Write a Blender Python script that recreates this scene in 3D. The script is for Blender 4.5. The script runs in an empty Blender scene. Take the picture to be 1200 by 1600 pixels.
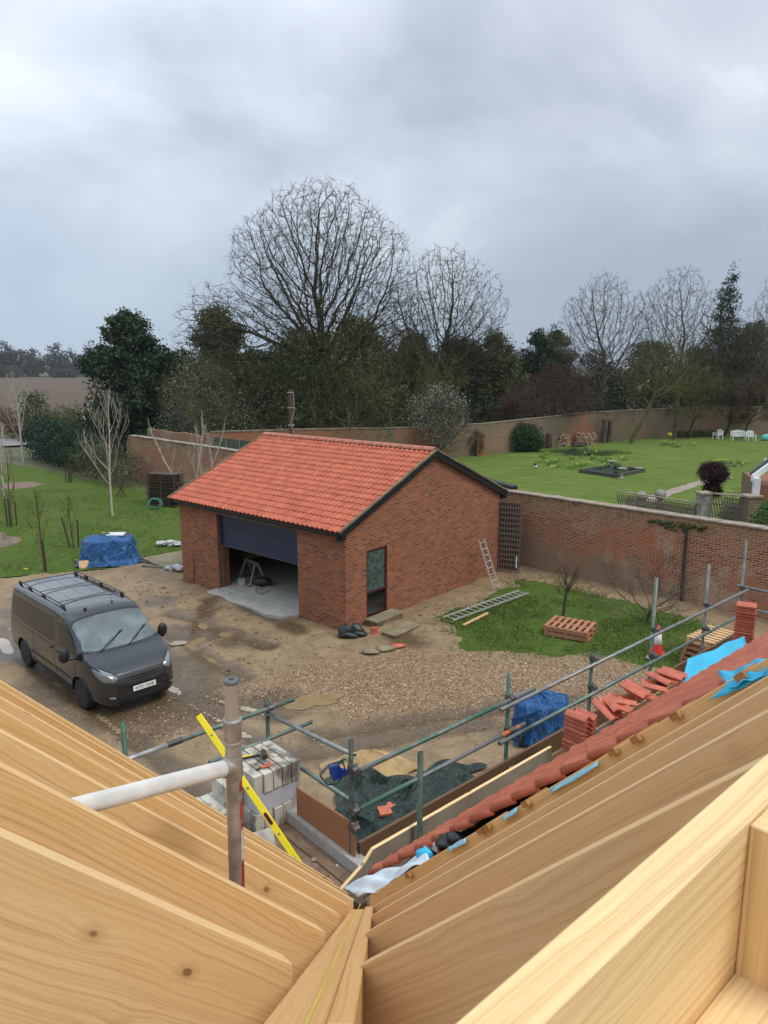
import bpy, bmesh, math, random
import numpy as np
from mathutils import Vector, Matrix
R = math.radians
S = bpy.context.scene
# ------------------------------------------------------------------ camera
CAMH, PITCH, F = 7.3, R(11.16), 1156.0          # eye height, tilt down, focal length in photo pixels
cam = bpy.data.cameras.new('camera'); camo = bpy.data.objects.new('camera', cam)
S.collection.objects.link(camo); S.camera = camo
camo.location = (0, 0, CAMH); camo.rotation_euler = (R(90) - PITCH, 0, 0)
cam.sensor_fit = 'VERTICAL'; cam.sensor_height = 36; cam.lens = 36 * F / 1600
cam.clip_start = .05; cam.clip_end = 5000
cam.dof.use_dof = True; cam.dof.focus_distance = 14; cam.dof.aperture_fstop = 13
# ------------------------------------------------------------------ sky
SUN_EL, SUN_AZ = R(56), R(118)                    # azimuth clockwise from +Y
w = bpy.data.worlds.new('World'); S.world = w; w.use_nodes = True
nt = w.node_tree; nt.nodes.clear()
def wn(t, **k):
    n = nt.nodes.new(t)
    for a, b in k.items(): setattr(n, a, b)
    return n
L = nt.links.new
sky = wn('ShaderNodeTexSky', sky_type='NISHITA', sun_disc=False)
sky.sun_elevation = SUN_EL; sky.sun_rotation = SUN_AZ; sky.air_density = 1.2; sky.dust_density = 2
b1 = wn('ShaderNodeBackground'); b1.inputs[1].default_value = .05; L(sky.outputs[0], b1.inputs[0])
geo = wn('ShaderNodeTexCoord')
sep = wn('ShaderNodeSeparateXYZ'); L(geo.outputs['Generated'], sep.inputs[0])
# project the view direction on a cloud deck: (x, y) / (z + .22)
az = wn('ShaderNodeMath', operation='MAXIMUM'); L(sep.outputs[2], az.inputs[0]); az.inputs[1].default_value = 0
ad = wn('ShaderNodeMath', operation='ADD'); L(az.outputs[0], ad.inputs[0]); ad.inputs[1].default_value = .6
dx = wn('ShaderNodeMath', operation='DIVIDE'); L(sep.outputs[0], dx.inputs[0]); L(ad.outputs[0], dx.inputs[1])
dy = wn('ShaderNodeMath', operation='DIVIDE'); L(sep.outputs[1], dy.inputs[0]); L(ad.outputs[0], dy.inputs[1])
cb = wn('ShaderNodeCombineXYZ'); L(dx.outputs[0], cb.inputs[0]); L(dy.outputs[0], cb.inputs[1])
n1 = wn('ShaderNodeTexNoise'); n1.inputs['Scale'].default_value = 2.0; n1.inputs['Detail'].default_value = 7
n1.inputs['Roughness'].default_value = .52; n1.inputs['Distortion'].default_value = .35
mp = wn('ShaderNodeMapping'); mp.inputs['Location'].default_value = (7.15, 2.75, 0); mp.inputs['Scale'].default_value = (1, 1.25, 1)
L(cb.outputs[0], mp.inputs[0]); L(mp.outputs[0], n1.inputs['Vector'])
rp = wn('ShaderNodeValToRGB'); e = rp.color_ramp.elements
e[0].position = .38; e[0].color = (.40, .455, .545, 1); e[1].position = .64; e[1].color = (.76, .82, .88, 1)
m = e.new(.48); m.color = (.50, .555, .64, 1); m = e.new(.58); m.color = (.60, .66, .745, 1)
L(n1.outputs[0], rp.inputs[0])
# the deck is thicker and darker toward the horizon
hz = wn('ShaderNodeMapRange'); L(sep.outputs[2], hz.inputs[0]); hz.inputs[1].default_value = .0; hz.inputs[2].default_value = .32
hz.inputs[3].default_value = .12; hz.inputs[4].default_value = 1
mx = wn('ShaderNodeMix', data_type='RGBA'); L(hz.outputs[0], mx.inputs[0]); mx.inputs[6].default_value = (.30, .37, .46, 1)
L(rp.outputs[0], mx.inputs[7])
hz.interpolation_type = 'SMOOTHSTEP'
b2 = wn('ShaderNodeBackground'); L(mx.outputs[2], b2.inputs[0])
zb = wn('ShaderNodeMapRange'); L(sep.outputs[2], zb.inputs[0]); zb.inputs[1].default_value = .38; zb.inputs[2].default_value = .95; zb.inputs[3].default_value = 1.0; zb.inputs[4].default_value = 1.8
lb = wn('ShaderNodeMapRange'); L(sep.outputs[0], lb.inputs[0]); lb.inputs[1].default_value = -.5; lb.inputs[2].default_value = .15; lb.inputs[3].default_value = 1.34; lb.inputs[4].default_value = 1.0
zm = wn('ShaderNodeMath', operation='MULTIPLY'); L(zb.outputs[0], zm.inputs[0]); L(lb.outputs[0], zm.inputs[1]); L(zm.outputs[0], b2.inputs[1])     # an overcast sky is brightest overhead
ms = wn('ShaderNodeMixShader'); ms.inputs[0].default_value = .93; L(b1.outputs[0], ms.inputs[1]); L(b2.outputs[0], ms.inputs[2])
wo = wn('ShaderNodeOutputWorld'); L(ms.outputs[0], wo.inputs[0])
# ------------------------------------------------------------------ sun behind thick cloud
sl = bpy.data.lights.new('sun', 'SUN'); sl.energy = 1.5; sl.angle = R(20); sl.color = (1, .955, .89)
so = bpy.data.objects.new('sun', sl); S.collection.objects.link(so)
sd = Vector((math.sin(SUN_AZ) * math.cos(SUN_EL), math.cos(SUN_AZ) * math.cos(SUN_EL), math.sin(SUN_EL)))
so.rotation_euler = sd.to_track_quat('Z', 'Y').to_euler(); so.location = (5, -20, 40)
S.view_settings.view_transform = 'Standard'; S.view_settings.look = 'None'; S.view_settings.exposure = 0.32
S.view_settings.gamma = 1
# ------------------------------------------------------------------ places: photo ray -> a point on a real plane
def ray(u, v):
    r, up = u - 600, 800 - v
    return Vector((r, F * math.cos(PITCH) + up * math.sin(PITCH), up * math.cos(PITCH) - F * math.sin(PITCH)))
def G(u, v, z=0.0):
    d = ray(u, v); t = (z - CAMH) / d.z
    return Vector((d.x * t, d.y * t, z))
def Y(u, v, y):
    d = ray(u, v); t = y / d.y
    return Vector((d.x * t, y, CAMH + d.z * t))
E1 = Vector((.741, .672, 0)).normalized(); E2 = Vector((-.672, .741, 0)).normalized()
def H(p, q, Z): return E1 * p + E2 * q + Vector((0, 0, CAMH + Z))      # house frame, Z below the eye
def HQ(u, v, q):                                                       # ray meets the plane q = const
    d = ray(u, v); t = q / d.dot(E2); return Vector((0, 0, CAMH)) + d * t
def HR(u, v, Z):
    return G(u, v, CAMH + Z)
# ------------------------------------------------------------------ materials
MATS = {}
def nodes(name):
    m = bpy.data.materials.new(name); m.use_nodes = True
    t = m.node_tree; b = t.nodes['Principled BSDF']; MATS[name] = m
    return m, t, b
def N(t, ty, **k):
    n = t.nodes.new(ty)
    for a, b in k.items(): setattr(n, a, b)
    return n
def ramp(t, fac, stops):
    r = N(t, 'ShaderNodeValToRGB'); e = r.color_ramp.elements
    e[0].position, e[0].color = stops[0][0], (*stops[0][1], 1); e[1].position, e[1].color = stops[-1][0], (*stops[-1][1], 1)
    for p, c in stops[1:-1]: q = e.new(p); q.color = (*c, 1)
    t.links.new(fac, r.inputs[0]); return r.outputs[0]
def noise(t, vec, scale, detail=4, rough=.55, dist=0, out=0):
    n = N(t, 'ShaderNodeTexNoise'); n.inputs['Scale'].default_value = scale; n.inputs['Detail'].default_value = detail
    n.inputs['Roughness'].default_value = rough; n.inputs['Distortion'].default_value = dist
    if vec is not None: t.links.new(vec, n.inputs['Vector'])
    return n.outputs[out]
def mix(t, f, a, b, blend='MIX'):
    n = N(t, 'ShaderNodeMix', data_type='RGBA', blend_type=blend)
    for i, v in ((0, f), (6, a), (7, b)):
        if isinstance(v, (int, float)): n.inputs[i].default_value = v
        elif isinstance(v, tuple): n.inputs[i].default_value = (*v, 1)
        else: t.links.new(v, n.inputs[i])
    return n.outputs[2]
def math_(t, op, a, b=None, c=None):
    n = N(t, 'ShaderNodeMath', operation=op)
    for i, v in ((0, a), (1, b), (2, c)):
        if v is None: continue
        if isinstance(v, (int, float)): n.inputs[i].default_value = v
        else: t.links.new(v, n.inputs[i])
    return n.outputs[0]
def mapr(t, v, a, b, c, d):
    n = N(t, 'ShaderNodeMapRange'); t.links.new(v, n.inputs[0])
    for i, x in enumerate((a, b, c, d)): n.inputs[i + 1].default_value = x
    return n.outputs[0]
def bump(t, bs, h, strength=.5, dist=.02):
    n = N(t, 'ShaderNodeBump'); n.inputs['Strength'].default_value = strength; n.inputs['Distance'].default_value = dist
    t.links.new(h, n.inputs['Height']); t.links.new(n.outputs[0], bs.inputs['Normal'])
def coord(t, which='Object'): return N(t, 'ShaderNodeTexCoord').outputs[which]
def mapping(t, vec, scale=(1, 1, 1), loc=None, rot=None):
    n = N(t, 'ShaderNodeMapping'); n.inputs['Scale'].default_value = scale
    if loc is not None:
        if isinstance(loc, tuple): n.inputs['Location'].default_value = loc
        else: t.links.new(loc, n.inputs['Location'])
    if rot: n.inputs['Rotation'].default_value = rot
    t.links.new(vec, n.inputs['Vector']); return n.outputs[0]
def plain(name, col, rough=.6, metal=0, var=.25, scale=6, bstr=0, bscale=60, spec=None, wcoord='Object'):
    m, t, b = nodes(name); c = coord(t, wcoord)
    n = noise(t, c, scale, 6, .6)
    dk = tuple(x * (1 - var) for x in col); lt = tuple(min(1, x * (1 + var)) for x in col)
    t.links.new(ramp(t, n, [(.3, dk), (.7, lt)]), b.inputs['Base Color'])
    b.inputs['Roughness'].default_value = rough; b.inputs['Metallic'].default_value = metal
    if spec is not None: b.inputs['Specular IOR Level'].default_value = spec
    if bstr: bump(t, b, noise(t, c, bscale, 5, .6), bstr, .01)
    return m
def wood(name, light, dark, rough=.6, knots=True, gs=1.0):
    m, t, b = nodes(name); uv = coord(t, 'UV')
    oi = N(t, 'ShaderNodeObjectInfo'); off = N(t, 'ShaderNodeCombineXYZ')
    t.links.new(math_(t, 'MULTIPLY', oi.outputs['Random'], 37.0), off.inputs[0]); t.links.new(math_(t, 'MULTIPLY', oi.outputs['Random'], 11.3), off.inputs[1])
    t.links.new(math_(t, 'MULTIPLY', oi.outputs['Random'], 5.3), off.inputs[2])
    v = mapping(t, uv, (1, 1, 1), off.outputs[0])
    # knots warp the grain round them
    vo = N(t, 'ShaderNodeTexVoronoi'); vo.inputs['Scale'].default_value = 1.0; vo.feature = 'F1'
    t.links.new(mapping(t, v, (4.2 * gs, 7.0 * gs, 1)), vo.inputs['Vector'])
    kd = vo.outputs['Distance']
    bulge = mapr(t, kd, .0, .40, .016, 0)
    sx = N(t, 'ShaderNodeSeparateXYZ'); t.links.new(v, sx.inputs[0])
    cx = N(t, 'ShaderNodeCombineXYZ'); t.links.new(math_(t, 'MULTIPLY', sx.outputs[0], .55), cx.inputs[0])
    wv = math_(t, 'ADD', sx.outputs[1], math_(t, 'MULTIPLY', math_(t, 'SUBTRACT', noise(t, mapping(t, v, (.8, 2.5, 1)), 1.0, 2), .5), .10))
    t.links.new(math_(t, 'ADD', wv, bulge), cx.inputs[1])
    g = noise(t, mapping(t, cx.outputs[0], (.8, 105 * gs, 1)), 1.0, 5, .66, .2)
    g2 = noise(t, mapping(t, v, (9, 420, 1)), 1.0, 2, .5)
    big = noise(t, mapping(t, v, (1.1, 6, 1)), 1.0, 3, .6)
    mid = tuple((a + c) / 2 for a, c in zip(light, dark))
    col = ramp(t, g, [(.34, light), (.49, tuple(a * .84 + c * .16 for a, c in zip(light, dark))), (.57, tuple(a * .6 + c * .4 for a, c in zip(light, dark))), (.66, tuple(a * .25 + c * .75 for a, c in zip(light, dark)))])
    col = mix(t, .16, col, ramp(t, g2, [(.3, dark), (.7, light)]))
    col = mix(t, mapr(t, big, .42, .75, 0, .35), col, tuple(a * b_ for a, b_ in zip(mid, (1.03, .88, .66))), 'MIX')
    if knots:
        kk = mapr(t, kd, .055, .078, 1, 0)
        sel = math_(t, 'GREATER_THAN', noise(t, vo.outputs['Position'], 3.7, 0), .55)
        col = mix(t, math_(t, 'MULTIPLY', kk, math_(t, 'MULTIPLY', sel, .85)), col, (.13, .05, .018))
        ring = mapr(t, kd, .06, .20, .40, 0)
        col = mix(t, math_(t, 'MULTIPLY', ring, sel), col, tuple(x * .75 for x in dark))
    pat = noise(t, mapping(t, v, (2.2, 3.2, 1)), 1.0, 5, .7); col = mix(t, mapr(t, pat, .50, .72, 0, .30), col, tuple(a * .55 + c * .35 for a, c in zip(light, dark)))
    spk = noise(t, mapping(t, v, (60, 160, 1)), 1.0, 3, .7); col = mix(t, mapr(t, spk, .64, .74, 0, .4), col, dark)
    t.links.new(col, b.inputs['Base Color']); b.inputs['Roughness'].default_value = rough
    b.inputs['Specular IOR Level'].default_value = .25
    bump(t, b, g2, .25, .002)
    return m
def brick(name, cols, mortar, weather=None, bw=.225, bh=.075, ms=.012, dark=0.25, bstr=.5):
    """cols: list of brick tones, picked per brick by cell noise; weather: list of (colour, noise scale, lo, hi)"""
    m, t, b = nodes(name); uv = coord(t, 'UV')
    br = N(t, 'ShaderNodeTexBrick'); br.offset = .5; br.inputs['Scale'].default_value = 1; br.inputs['Brick Width'].default_value = bw
    br.inputs['Row Height'].default_value = bh; br.inputs['Mortar Size'].default_value = ms; br.inputs['Mortar Smooth'].default_value = .3
    br.inputs['Color1'].default_value = (0, 0, 0, 1); br.inputs['Color2'].default_value = (1, 1, 1, 1); br.inputs['Mortar'].default_value = (.5, .5, .5, 1)
    wob = mix(t, .004 / .5, uv, noise(t, uv, 9, 2, .5, 0, 1), 'ADD')
    t.links.new(wob, br.inputs['Vector'])
    k = len(cols); stops = [((i + .5) / k * .98, c) for i, c in enumerate(cols)]
    c = ramp(t, br.outputs['Color'], stops)
    c = mix(t, .5, c, ramp(t, noise(t, uv, 22, 4, .7), [(.3, tuple(x * .6 for x in cols[0])), (.7, cols[-1])]), 'MIX')
    c = mix(t, mapr(t, noise(t, uv, .7, 5, .6), .4, .75, 0, .35), c, tuple(x * .6 for x in cols[0]))
    c = mix(t, br.outputs['Fac'], c, mortar)
    if weather:
        for col, sc, lo, hi, amt in weather:
            c = mix(t, mapr(t, noise(t, uv, sc, 6, .62, .4), lo, hi, 0, amt), c, col)
    t.links.new(c, b.inputs['Base Color']); b.inputs['Roughness'].default_value = .9; b.inputs['Specular IOR Level'].default_value = .2
    h = math_(t, 'ADD', math_(t, 'MULTIPLY', br.outputs['Fac'], -1), math_(t, 'MULTIPLY', noise(t, uv, 60, 3), .4))
    bump(t, b, h, bstr, .01)
    return m
# ------------------------------------------------------------------ objects
def tag(o, label=None, cat=None, group=None, kind=None):
    if label: o['label'] = label
    if cat: o['category'] = cat
    if group: o['group'] = group
    if kind: o['kind'] = kind
    return o
def root(name, loc=(0, 0, 0), label=None, cat=None, group=None, rz=0):
    o = bpy.data.objects.new(name, None); S.collection.objects.link(o); o.location = loc; o.rotation_euler = (0, 0, rz)
    o.empty_display_size = .2
    return tag(o, label, cat, group)
def np_mesh(name, v, f, mat=None, smooth=False, uv=None):
    me = bpy.data.meshes.new(name); v = np.asarray(v, np.float32); f = np.asarray(f, np.int32)
    me.vertices.add(len(v)); me.vertices.foreach_set('co', v.ravel())
    n, k = f.shape
    me.loops.add(n * k); me.loops.foreach_set('vertex_index', f.ravel())
    me.polygons.add(n); me.polygons.foreach_set('loop_start', np.arange(0, n * k, k, dtype=np.int32))
    me.polygons.foreach_set('use_smooth', np.full(n, smooth))
    me.update(calc_edges=True)
    if uv is not None:
        l = me.uv_layers.new(name='UVMap'); l.data.foreach_set('uv', np.asarray(uv, np.float32).ravel())
    if mat: me.materials.append(MATS[mat] if isinstance(mat, str) else mat)
    return me
def link(name, me, parent=None, loc=None):
    o = bpy.data.objects.new(name, me); S.collection.objects.link(o)
    if parent: o.parent = parent
    if loc is not None: o.location = loc
    return o
class MB:
    """collects shapes, in world metres; build() links them as one mesh object"""
    def __init__(s): s.v = []; s.f = []; s.sm = []
    def add(s, vs, fs, smooth=False):
        b = len(s.v); s.v += [Vector(x) for x in vs]
        for f in fs: s.f.append([i + b for i in f]); s.sm.append(smooth)
    def frame(s, o, a, b, c):            # box spanned from corner o by three vectors
        o, a, b, c = map(Vector, (o, a, b, c))
        if a.cross(b).dot(c) < 0: a, b = b, a
        vs = [o, o + a, o + a + b, o + b, o + c, o + a + c, o + a + b + c, o + b + c]
        s.add(vs, [(3, 2, 1, 0), (4, 5, 6, 7), (0, 1, 5, 4), (1, 2, 6, 5), (2, 3, 7, 6), (3, 0, 4, 7)])
    def box(s, c, size, rz=0, rx=0, ry=0):
        M = Matrix.Rotation(rz, 3, 'Z') @ Matrix.Rotation(ry, 3, 'Y') @ Matrix.Rotation(rx, 3, 'X')
        a, b, d = (M @ Vector((size[0], 0, 0)), M @ Vector((0, size[1], 0)), M @ Vector((0, 0, size[2])))
        s.frame(Vector(c) - (a + b + d) / 2, a, b, d)
    def bar(s, p0, p1, wd, ht, up=(0, 0, 1)):  # plank from p0 to p1
        p0, p1 = Vector(p0), Vector(p1); d = p1 - p0
        side = d.cross(Vector(up)).normalized(); u = side.cross(d).normalized()
        s.frame(p0 - side * wd / 2 - u * ht / 2, d, side * wd, u * ht)
    def tube(s, pts, rad, n=10, cap=True, smooth=True, closed=False):
        pts = [Vector(p) for p in pts]; m = len(pts)
        if not hasattr(rad, '__len__'): rad = [rad] * m
        d0 = (pts[1] - pts[0]).normalized(); a = d0.orthogonal().normalized(); vs = []
        for i, p in enumerate(pts):
            if closed: d = pts[(i + 1) % m] - pts[i - 1]
            else: d = pts[min(i + 1, m - 1)] - pts[max(i - 1, 0)]
            d.normalize(); a = (a - d * a.dot(d)).normalized(); b = d.cross(a)
            for k in range(n):
                th = 2 * math.pi * k / n; vs.append(p + (a * math.cos(th) + b * math.sin(th)) * rad[i])
        fs = []
        for i in range(m if closed else m - 1):
            j = (i + 1) % m
            for k in range(n): fs.append((i * n + k, i * n + (k + 1) % n, j * n + (k + 1) % n, j * n + k))
        s.add(vs, fs, smooth)
        if cap and not closed:
            s.add(vs[:n], [tuple(range(n))[::-1]]); s.add(vs[-n:], [tuple(range(n))])
    def pipe(s, p0, p1, r, n=12, wall=.004):    # open-ended scaffold tube
        p0, p1 = Vector(p0), Vector(p1); d = (p1 - p0).normalized(); a = d.orthogonal().normalized(); b = d.cross(a); vs = []
        for p, rr in ((p0 + d * .12, r - wall), (p0, r - wall), (p0, r), (p1, r), (p1, r - wall), (p1 - d * .12, r - wall)):
            for k in range(n):
                th = 2 * math.pi * k / n; vs.append(p + (a * math.cos(th) + b * math.sin(th)) * rr)
        fs = [(i * n + k, i * n + (k + 1) % n, (i + 1) * n + (k + 1) % n, (i + 1) * n + k) for i in range(5) for k in range(n)]
        s.add(vs, fs, False)
        for f in range(len(s.sm) - 5 * n, len(s.sm)): s.sm[f] = True
        s.add(vs[:n], [tuple(range(n))]); s.add(vs[-n:], [tuple(range(n))[::-1]])
    def prism(s, poly, ext):            # polygon (3d points) pushed along ext
        poly = [Vector(p) for p in poly]; ext = Vector(ext); n = len(poly)
        nrm = Vector()
        for i in range(n): nrm += poly[i].cross(poly[(i + 1) % n])
        if nrm.dot(ext) > 0: poly = poly[::-1]
        vs = poly + [p + ext for p in poly]
        s.add(vs, [tuple(range(n)), tuple(range(2 * n - 1, n - 1, -1))] + [(i, i + n, (i + 1) % n + n, (i + 1) % n) for i in range(n)])
    def lathe(s, c, prof, n=16, axis=(0, 0, 1), smooth=True):
        c = Vector(c); q = Vector((0, 0, 1)).rotation_difference(Vector(axis)); vs = []
        for r, z in prof:
            for k in range(n):
                th = 2 * math.pi * k / n; vs.append(c + q @ Vector((r * math.cos(th), r * math.sin(th), z)))
        m = len(prof)
        s.add(vs, [(i * n + k, i * n + (k + 1) % n, (i + 1) * n + (k + 1) % n, (i + 1) * n + k) for i in range(m - 1) for k in range(n)], smooth)
        s.add(vs[:n], [tuple(range(n))[::-1]]); s.add(vs[-n:], [tuple(range(n))])
    def grid(s, fn, nu, nv, smooth=True, flip=False):
        vs = [fn(i / nu, j / nv) for j in range(nv + 1) for i in range(nu + 1)]; fs = []
        for j in range(nv):
            for i in range(nu):
                a = j * (nu + 1) + i; f = (a, a + 1, a + nu + 2, a + nu + 1); fs.append(f[::-1] if flip else f)
        s.add(vs, fs, smooth)
    def blob(s, c, r, rng, amp=.15, n=10, m=7):
        c = Vector(c); r = Vector(r); ph = [rng.uniform(0, 6) for _ in range(6)]; vs = []
        for j in range(m + 1):
            la = -math.pi / 2 + math.pi * j / m
            for i in range(n):
                lo = 2 * math.pi * i / n
                k = 1 + amp * (math.sin(2 * lo + ph[0] + 2 * la) + math.sin(3 * lo + ph[1] - 3 * la) * .7 + rng.uniform(-.5, .5)) * math.cos(la)
                vs.append(c + Vector((r.x * math.cos(la) * math.cos(lo) * k, r.y * math.cos(la) * math.sin(lo) * k, r.z * math.sin(la) * k)))
        s.add(vs, [(j * n + i, j * n + (i + 1) % n, (j + 1) * n + (i + 1) % n, (j + 1) * n + i) for j in range(m) for i in range(n)], True)
    def build(s, name, mat, parent=None, uv='planar', bevel=0, solid=0):
        me = bpy.data.meshes.new(name)
        off = Vector(parent.matrix_basis.translation) if parent else Vector()
        par = parent
        while par is not None and par.parent is not None: par = par.parent; off = off + par.matrix_basis.translation
        s.v = [p - off for p in s.v]
        me.from_pydata(s.v, [], s.f); me.polygons.foreach_set('use_smooth', s.sm)
        if uv:
            l = me.uv_layers.new(name='UVMap').data; Z = Vector((0, 0, 1))
            for p in me.polygons:
                n = p.normal; vs = [me.vertices[i].co for i in p.vertices]
                if uv == 'long':
                    ee = [(vs[i] - vs[i - 1]) for i in range(len(vs))]; e_ = max(ee, key=lambda q: q.length)
                    a = e_.normalized() if e_.length > 1e-9 else Vector((1, 0, 0))
                    if a.x + a.y * .37 < 0: a = -a
                    b = n.cross(a)
                elif abs(n.z) > .95: a, b = Vector((1, 0, 0)), Vector((0, 1, 0))
                else: a = Z.cross(n).normalized(); b = n.cross(a)
                k = n.x * 3.1 + n.y * 1.7 + n.z * .9 if uv == 'long' else 0
                for li, q in zip(p.loop_indices, vs): l[li].uv = (a.dot(q) + k, b.dot(q) + k if uv == 'long' else b.dot(q))
        me.materials.append(MATS[mat] if isinstance(mat, str) else mat)
        o = bpy.data.objects.new(name, me); S.collection.objects.link(o)
        if parent: o.parent = parent
        if bevel:
            bv = o.modifiers.new('bevel', 'BEVEL'); bv.width = bevel; bv.segments = 1; bv.limit_method = 'ANGLE'; bv.angle_limit = R(50)
        if solid:
            sm_ = o.modifiers.new('solidify', 'SOLIDIFY'); sm_.thickness = solid
        return o
def copy_tree(o, parent=None):
    c = o.copy(); S.collection.objects.link(c)
    if parent: c.parent = parent
    for ch in o.children: copy_tree(ch, c)
    return c
def poly_sheet(name, pts, z, mat, kind='structure', wig=.12, step=.35, seed=1):
    """flat ground sheet with an uneven edge"""
    rng = random.Random(seed); out = []
    n = len(pts)
    for i in range(n):
        a, b = Vector(pts[i]).to_2d(), Vector(pts[(i + 1) % n]).to_2d(); L_ = (b - a).length; k = max(1, int(L_ / step))
        k = min(k, 90); nr = Vector((-(b - a).y, (b - a).x)).normalized()
        for j in range(k):
            out.append(a.lerp(b, j / k) + nr * rng.uniform(-wig, wig))
    bm = bmesh.new(); vs = [bm.verts.new((p.x, p.y, z)) for p in out]; f = bm.faces.new(vs)
    if f.normal.z < 0: f.normal_flip()
    bmesh.ops.triangulate(bm, faces=[f])
    me = bpy.data.meshes.new(name); bm.to_mesh(me); bm.free(); me.materials.append(MATS[mat])
    o = link(name, me)
    for p in me.polygons:
        if p.normal.z < 0: p.flip()
    return tag(o, kind=kind)
# ------------------------------------------------------------------ material library
wood('rafter_wood', (.82, .585, .295), (.48, .26, .095))
wood('pale_wood', (.86, .65, .35), (.46, .25, .085))
wood('orange_wood', (.74, .49, .22), (.46, .23, .08))
wood('batten_wood', (.42, .22, .08), (.20, .09, .03))
wood('toe_wood', (.17, .10, .055), (.07, .04, .022), gs=.8)
wood('ply_wood', (.34, .155, .075), (.22, .10, .05), gs=.6)
wood('pallet_wood', (.42, .20, .115), (.22, .10, .055), knots=False)
wood('pallet_pale', (.62, .42, .22), (.45, .27, .12), knots=False)
wood('grey_wood', (.20, .165, .13), (.10, .08, .062), knots=False)
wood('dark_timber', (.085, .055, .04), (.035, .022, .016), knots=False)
wood('saw_wood', (.34, .32, .27), (.22, .20, .16), knots=False)
wood('stake_wood', (.075, .055, .04), (.03, .022, .018), knots=False)
brick('garage_brick', [(.070, .024, .017), (.27, .064, .030), (.36, .090, .040), (.42, .118, .055), (.19, .046, .024), (.45, .165, .085)], (.27, .175, .108))
brick('old_brick', [(.17, .050, .027), (.40, .105, .050), (.47, .155, .080), (.33, .17, .10), (.48, .29, .19), (.28, .072, .038)], (.40, .29, .195),
      weather=[((.42, .14, .07), .35, .50, .58, .5), ((.05, .045, .022), .55, .58, .70, .5), ((.04, .032, .02), 4.0, .58, .75, .5)], ms=.014)
def weather_height(name):
    m = MATS[name]; t = m.node_tree; b = t.nodes['Principled BSDF']; uv = coord(t, 'UV'); src = b.inputs['Base Color'].links[0].from_socket
    sx = N(t, 'ShaderNodeSeparateXYZ'); t.links.new(uv, sx.inputs[0]); z = sx.outputs[1]
    wob_ = math_(t, 'MULTIPLY', math_(t, 'SUBTRACT', noise(t, uv, .9, 5, .65), .5), 1.5)
    zz_ = math_(t, 'ADD', z, wob_); fine = noise(t, uv, 14, 4, .7)
    hi = math_(t, 'MULTIPLY', mapr(t, zz_, 2.0, 2.55, 0, .62), mapr(t, fine, .40, .55, .35, 1))
    c = mix(t, hi, src, (.30, .23, .13)); dk_ = math_(t, 'MULTIPLY', mapr(t, zz_, 2.2, 2.9, 0, .75), mapr(t, noise(t, uv, 6, 4, .7), .48, .58, 0, 1)); c = mix(t, dk_, c, (.035, .028, .015))
    lo = math_(t, 'MULTIPLY', mapr(t, zz_, 1.25, .75, 0, .72), mapr(t, noise(t, uv, .28, 2, .5), .42, .52, .15, 1)); c = mix(t, lo, c, (.24, .185, .125))
    pale = math_(t, 'MULTIPLY', mapr(t, noise(t, uv, .5, 4, .6), .54, .62, 0, .75), mapr(t, noise(t, uv, 9, 4, .7), .42, .56, .2, 1)); c = mix(t, pale, c, (.42, .33, .23))
    t.links.new(c, b.inputs['Base Color'])
brick('far_brick', [(.16, .075, .045), (.26, .12, .07), (.32, .19, .12), (.20, .14, .09)], (.30, .24, .17),
      weather=[((.15, .13, .085), .16, .40, .54, .8), ((.30, .11, .06), .12, .52, .60, .7), ((.05, .055, .025), .5, .55, .7, .5)])
weather_height('old_brick')
brick('house_brick', [(.24, .07, .04), (.32, .10, .05), (.28, .09, .05)], (.25, .19, .14))
plain('moss', (.06, .07, .022), .95, var=.5, scale=5, bstr=.6)
plain('coping', (.27, .215, .165), .85, var=.35, scale=3, bstr=.4)
plain('old_coping', (.17, .14, .085), .9, var=.5, scale=2.5, bstr=.5)
plain('slab_stone', (.215, .18, .105), .8, var=.3, scale=2.2, bstr=.3)
plain('concrete', (.40, .385, .34), .8, var=.16, scale=2.0, bstr=.25)
plain('lintel_concrete', (.36, .34, .31), .85, var=.22, scale=9, bstr=.5, bscale=90)
plain('block_grey', (.46, .46, .50), .85, var=.06, scale=6, bstr=.2)
plain('black_paint', (.012, .012, .013), .45, var=.2, spec=.3)
plain('black_plastic', (.015, .015, .016), .5, var=.2)
plain('rubber', (.017, .016, .015), .85, var=.3, scale=20)
plain('galv', (.23, .245, .235), .5, .5, var=.3, scale=9, bstr=.15)
plain('green_tube', (.045, .11, .075), .55, .2, var=.45, scale=7, bstr=.15)
plain('dark_steel', (.07, .07, .065), .55, .5, var=.4, scale=12)
plain('orange_paint', (.45, .12, .035), .55, var=.3, scale=15)
plain('alu', (.52, .51, .49), .42, .75, var=.12, scale=10, bstr=.1)
plain('ladder_alu', (.58, .57, .52), .4, .5, var=.15)
plain('yellow_paint', (.83, .68, .012), .4, var=.06, scale=12)
plain('white_paint', (.72, .73, .72), .5, var=.06)
plain('red_paint', (.50, .02, .02), .5, var=.2, scale=40)
plain('white_plastic', (.62, .63, .64), .55, var=.12, scale=3)
plain('cone_white', (.75, .74, .70), .5, var=.1)
plain('burgundy', (.06, .014, .018), .35, var=.15)
plain('bag_black', (.018, .021, .022), .4, var=.4, scale=5, bstr=.5, bscale=14)
plain('hose_green', (.03, .16, .12), .5)
plain('fence_green', (.065, .095, .062), .8, var=.3, scale=3)
plain('stone_grey', (.24, .225, .19), .9, var=.4, scale=5, bstr=.5, bscale=30)
plain('dark_stone', (.06, .055, .045), .8, var=.4, scale=5)
plain('sand_heap', (.40, .27, .13), .95, var=.25, scale=5, bstr=.6, bscale=30)
plain('log_end', (.42, .30, .19), .9, var=.45, scale=3)
plain('membrane_blue', (.03, .42, .66), .45, var=.12, scale=3)
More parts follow.
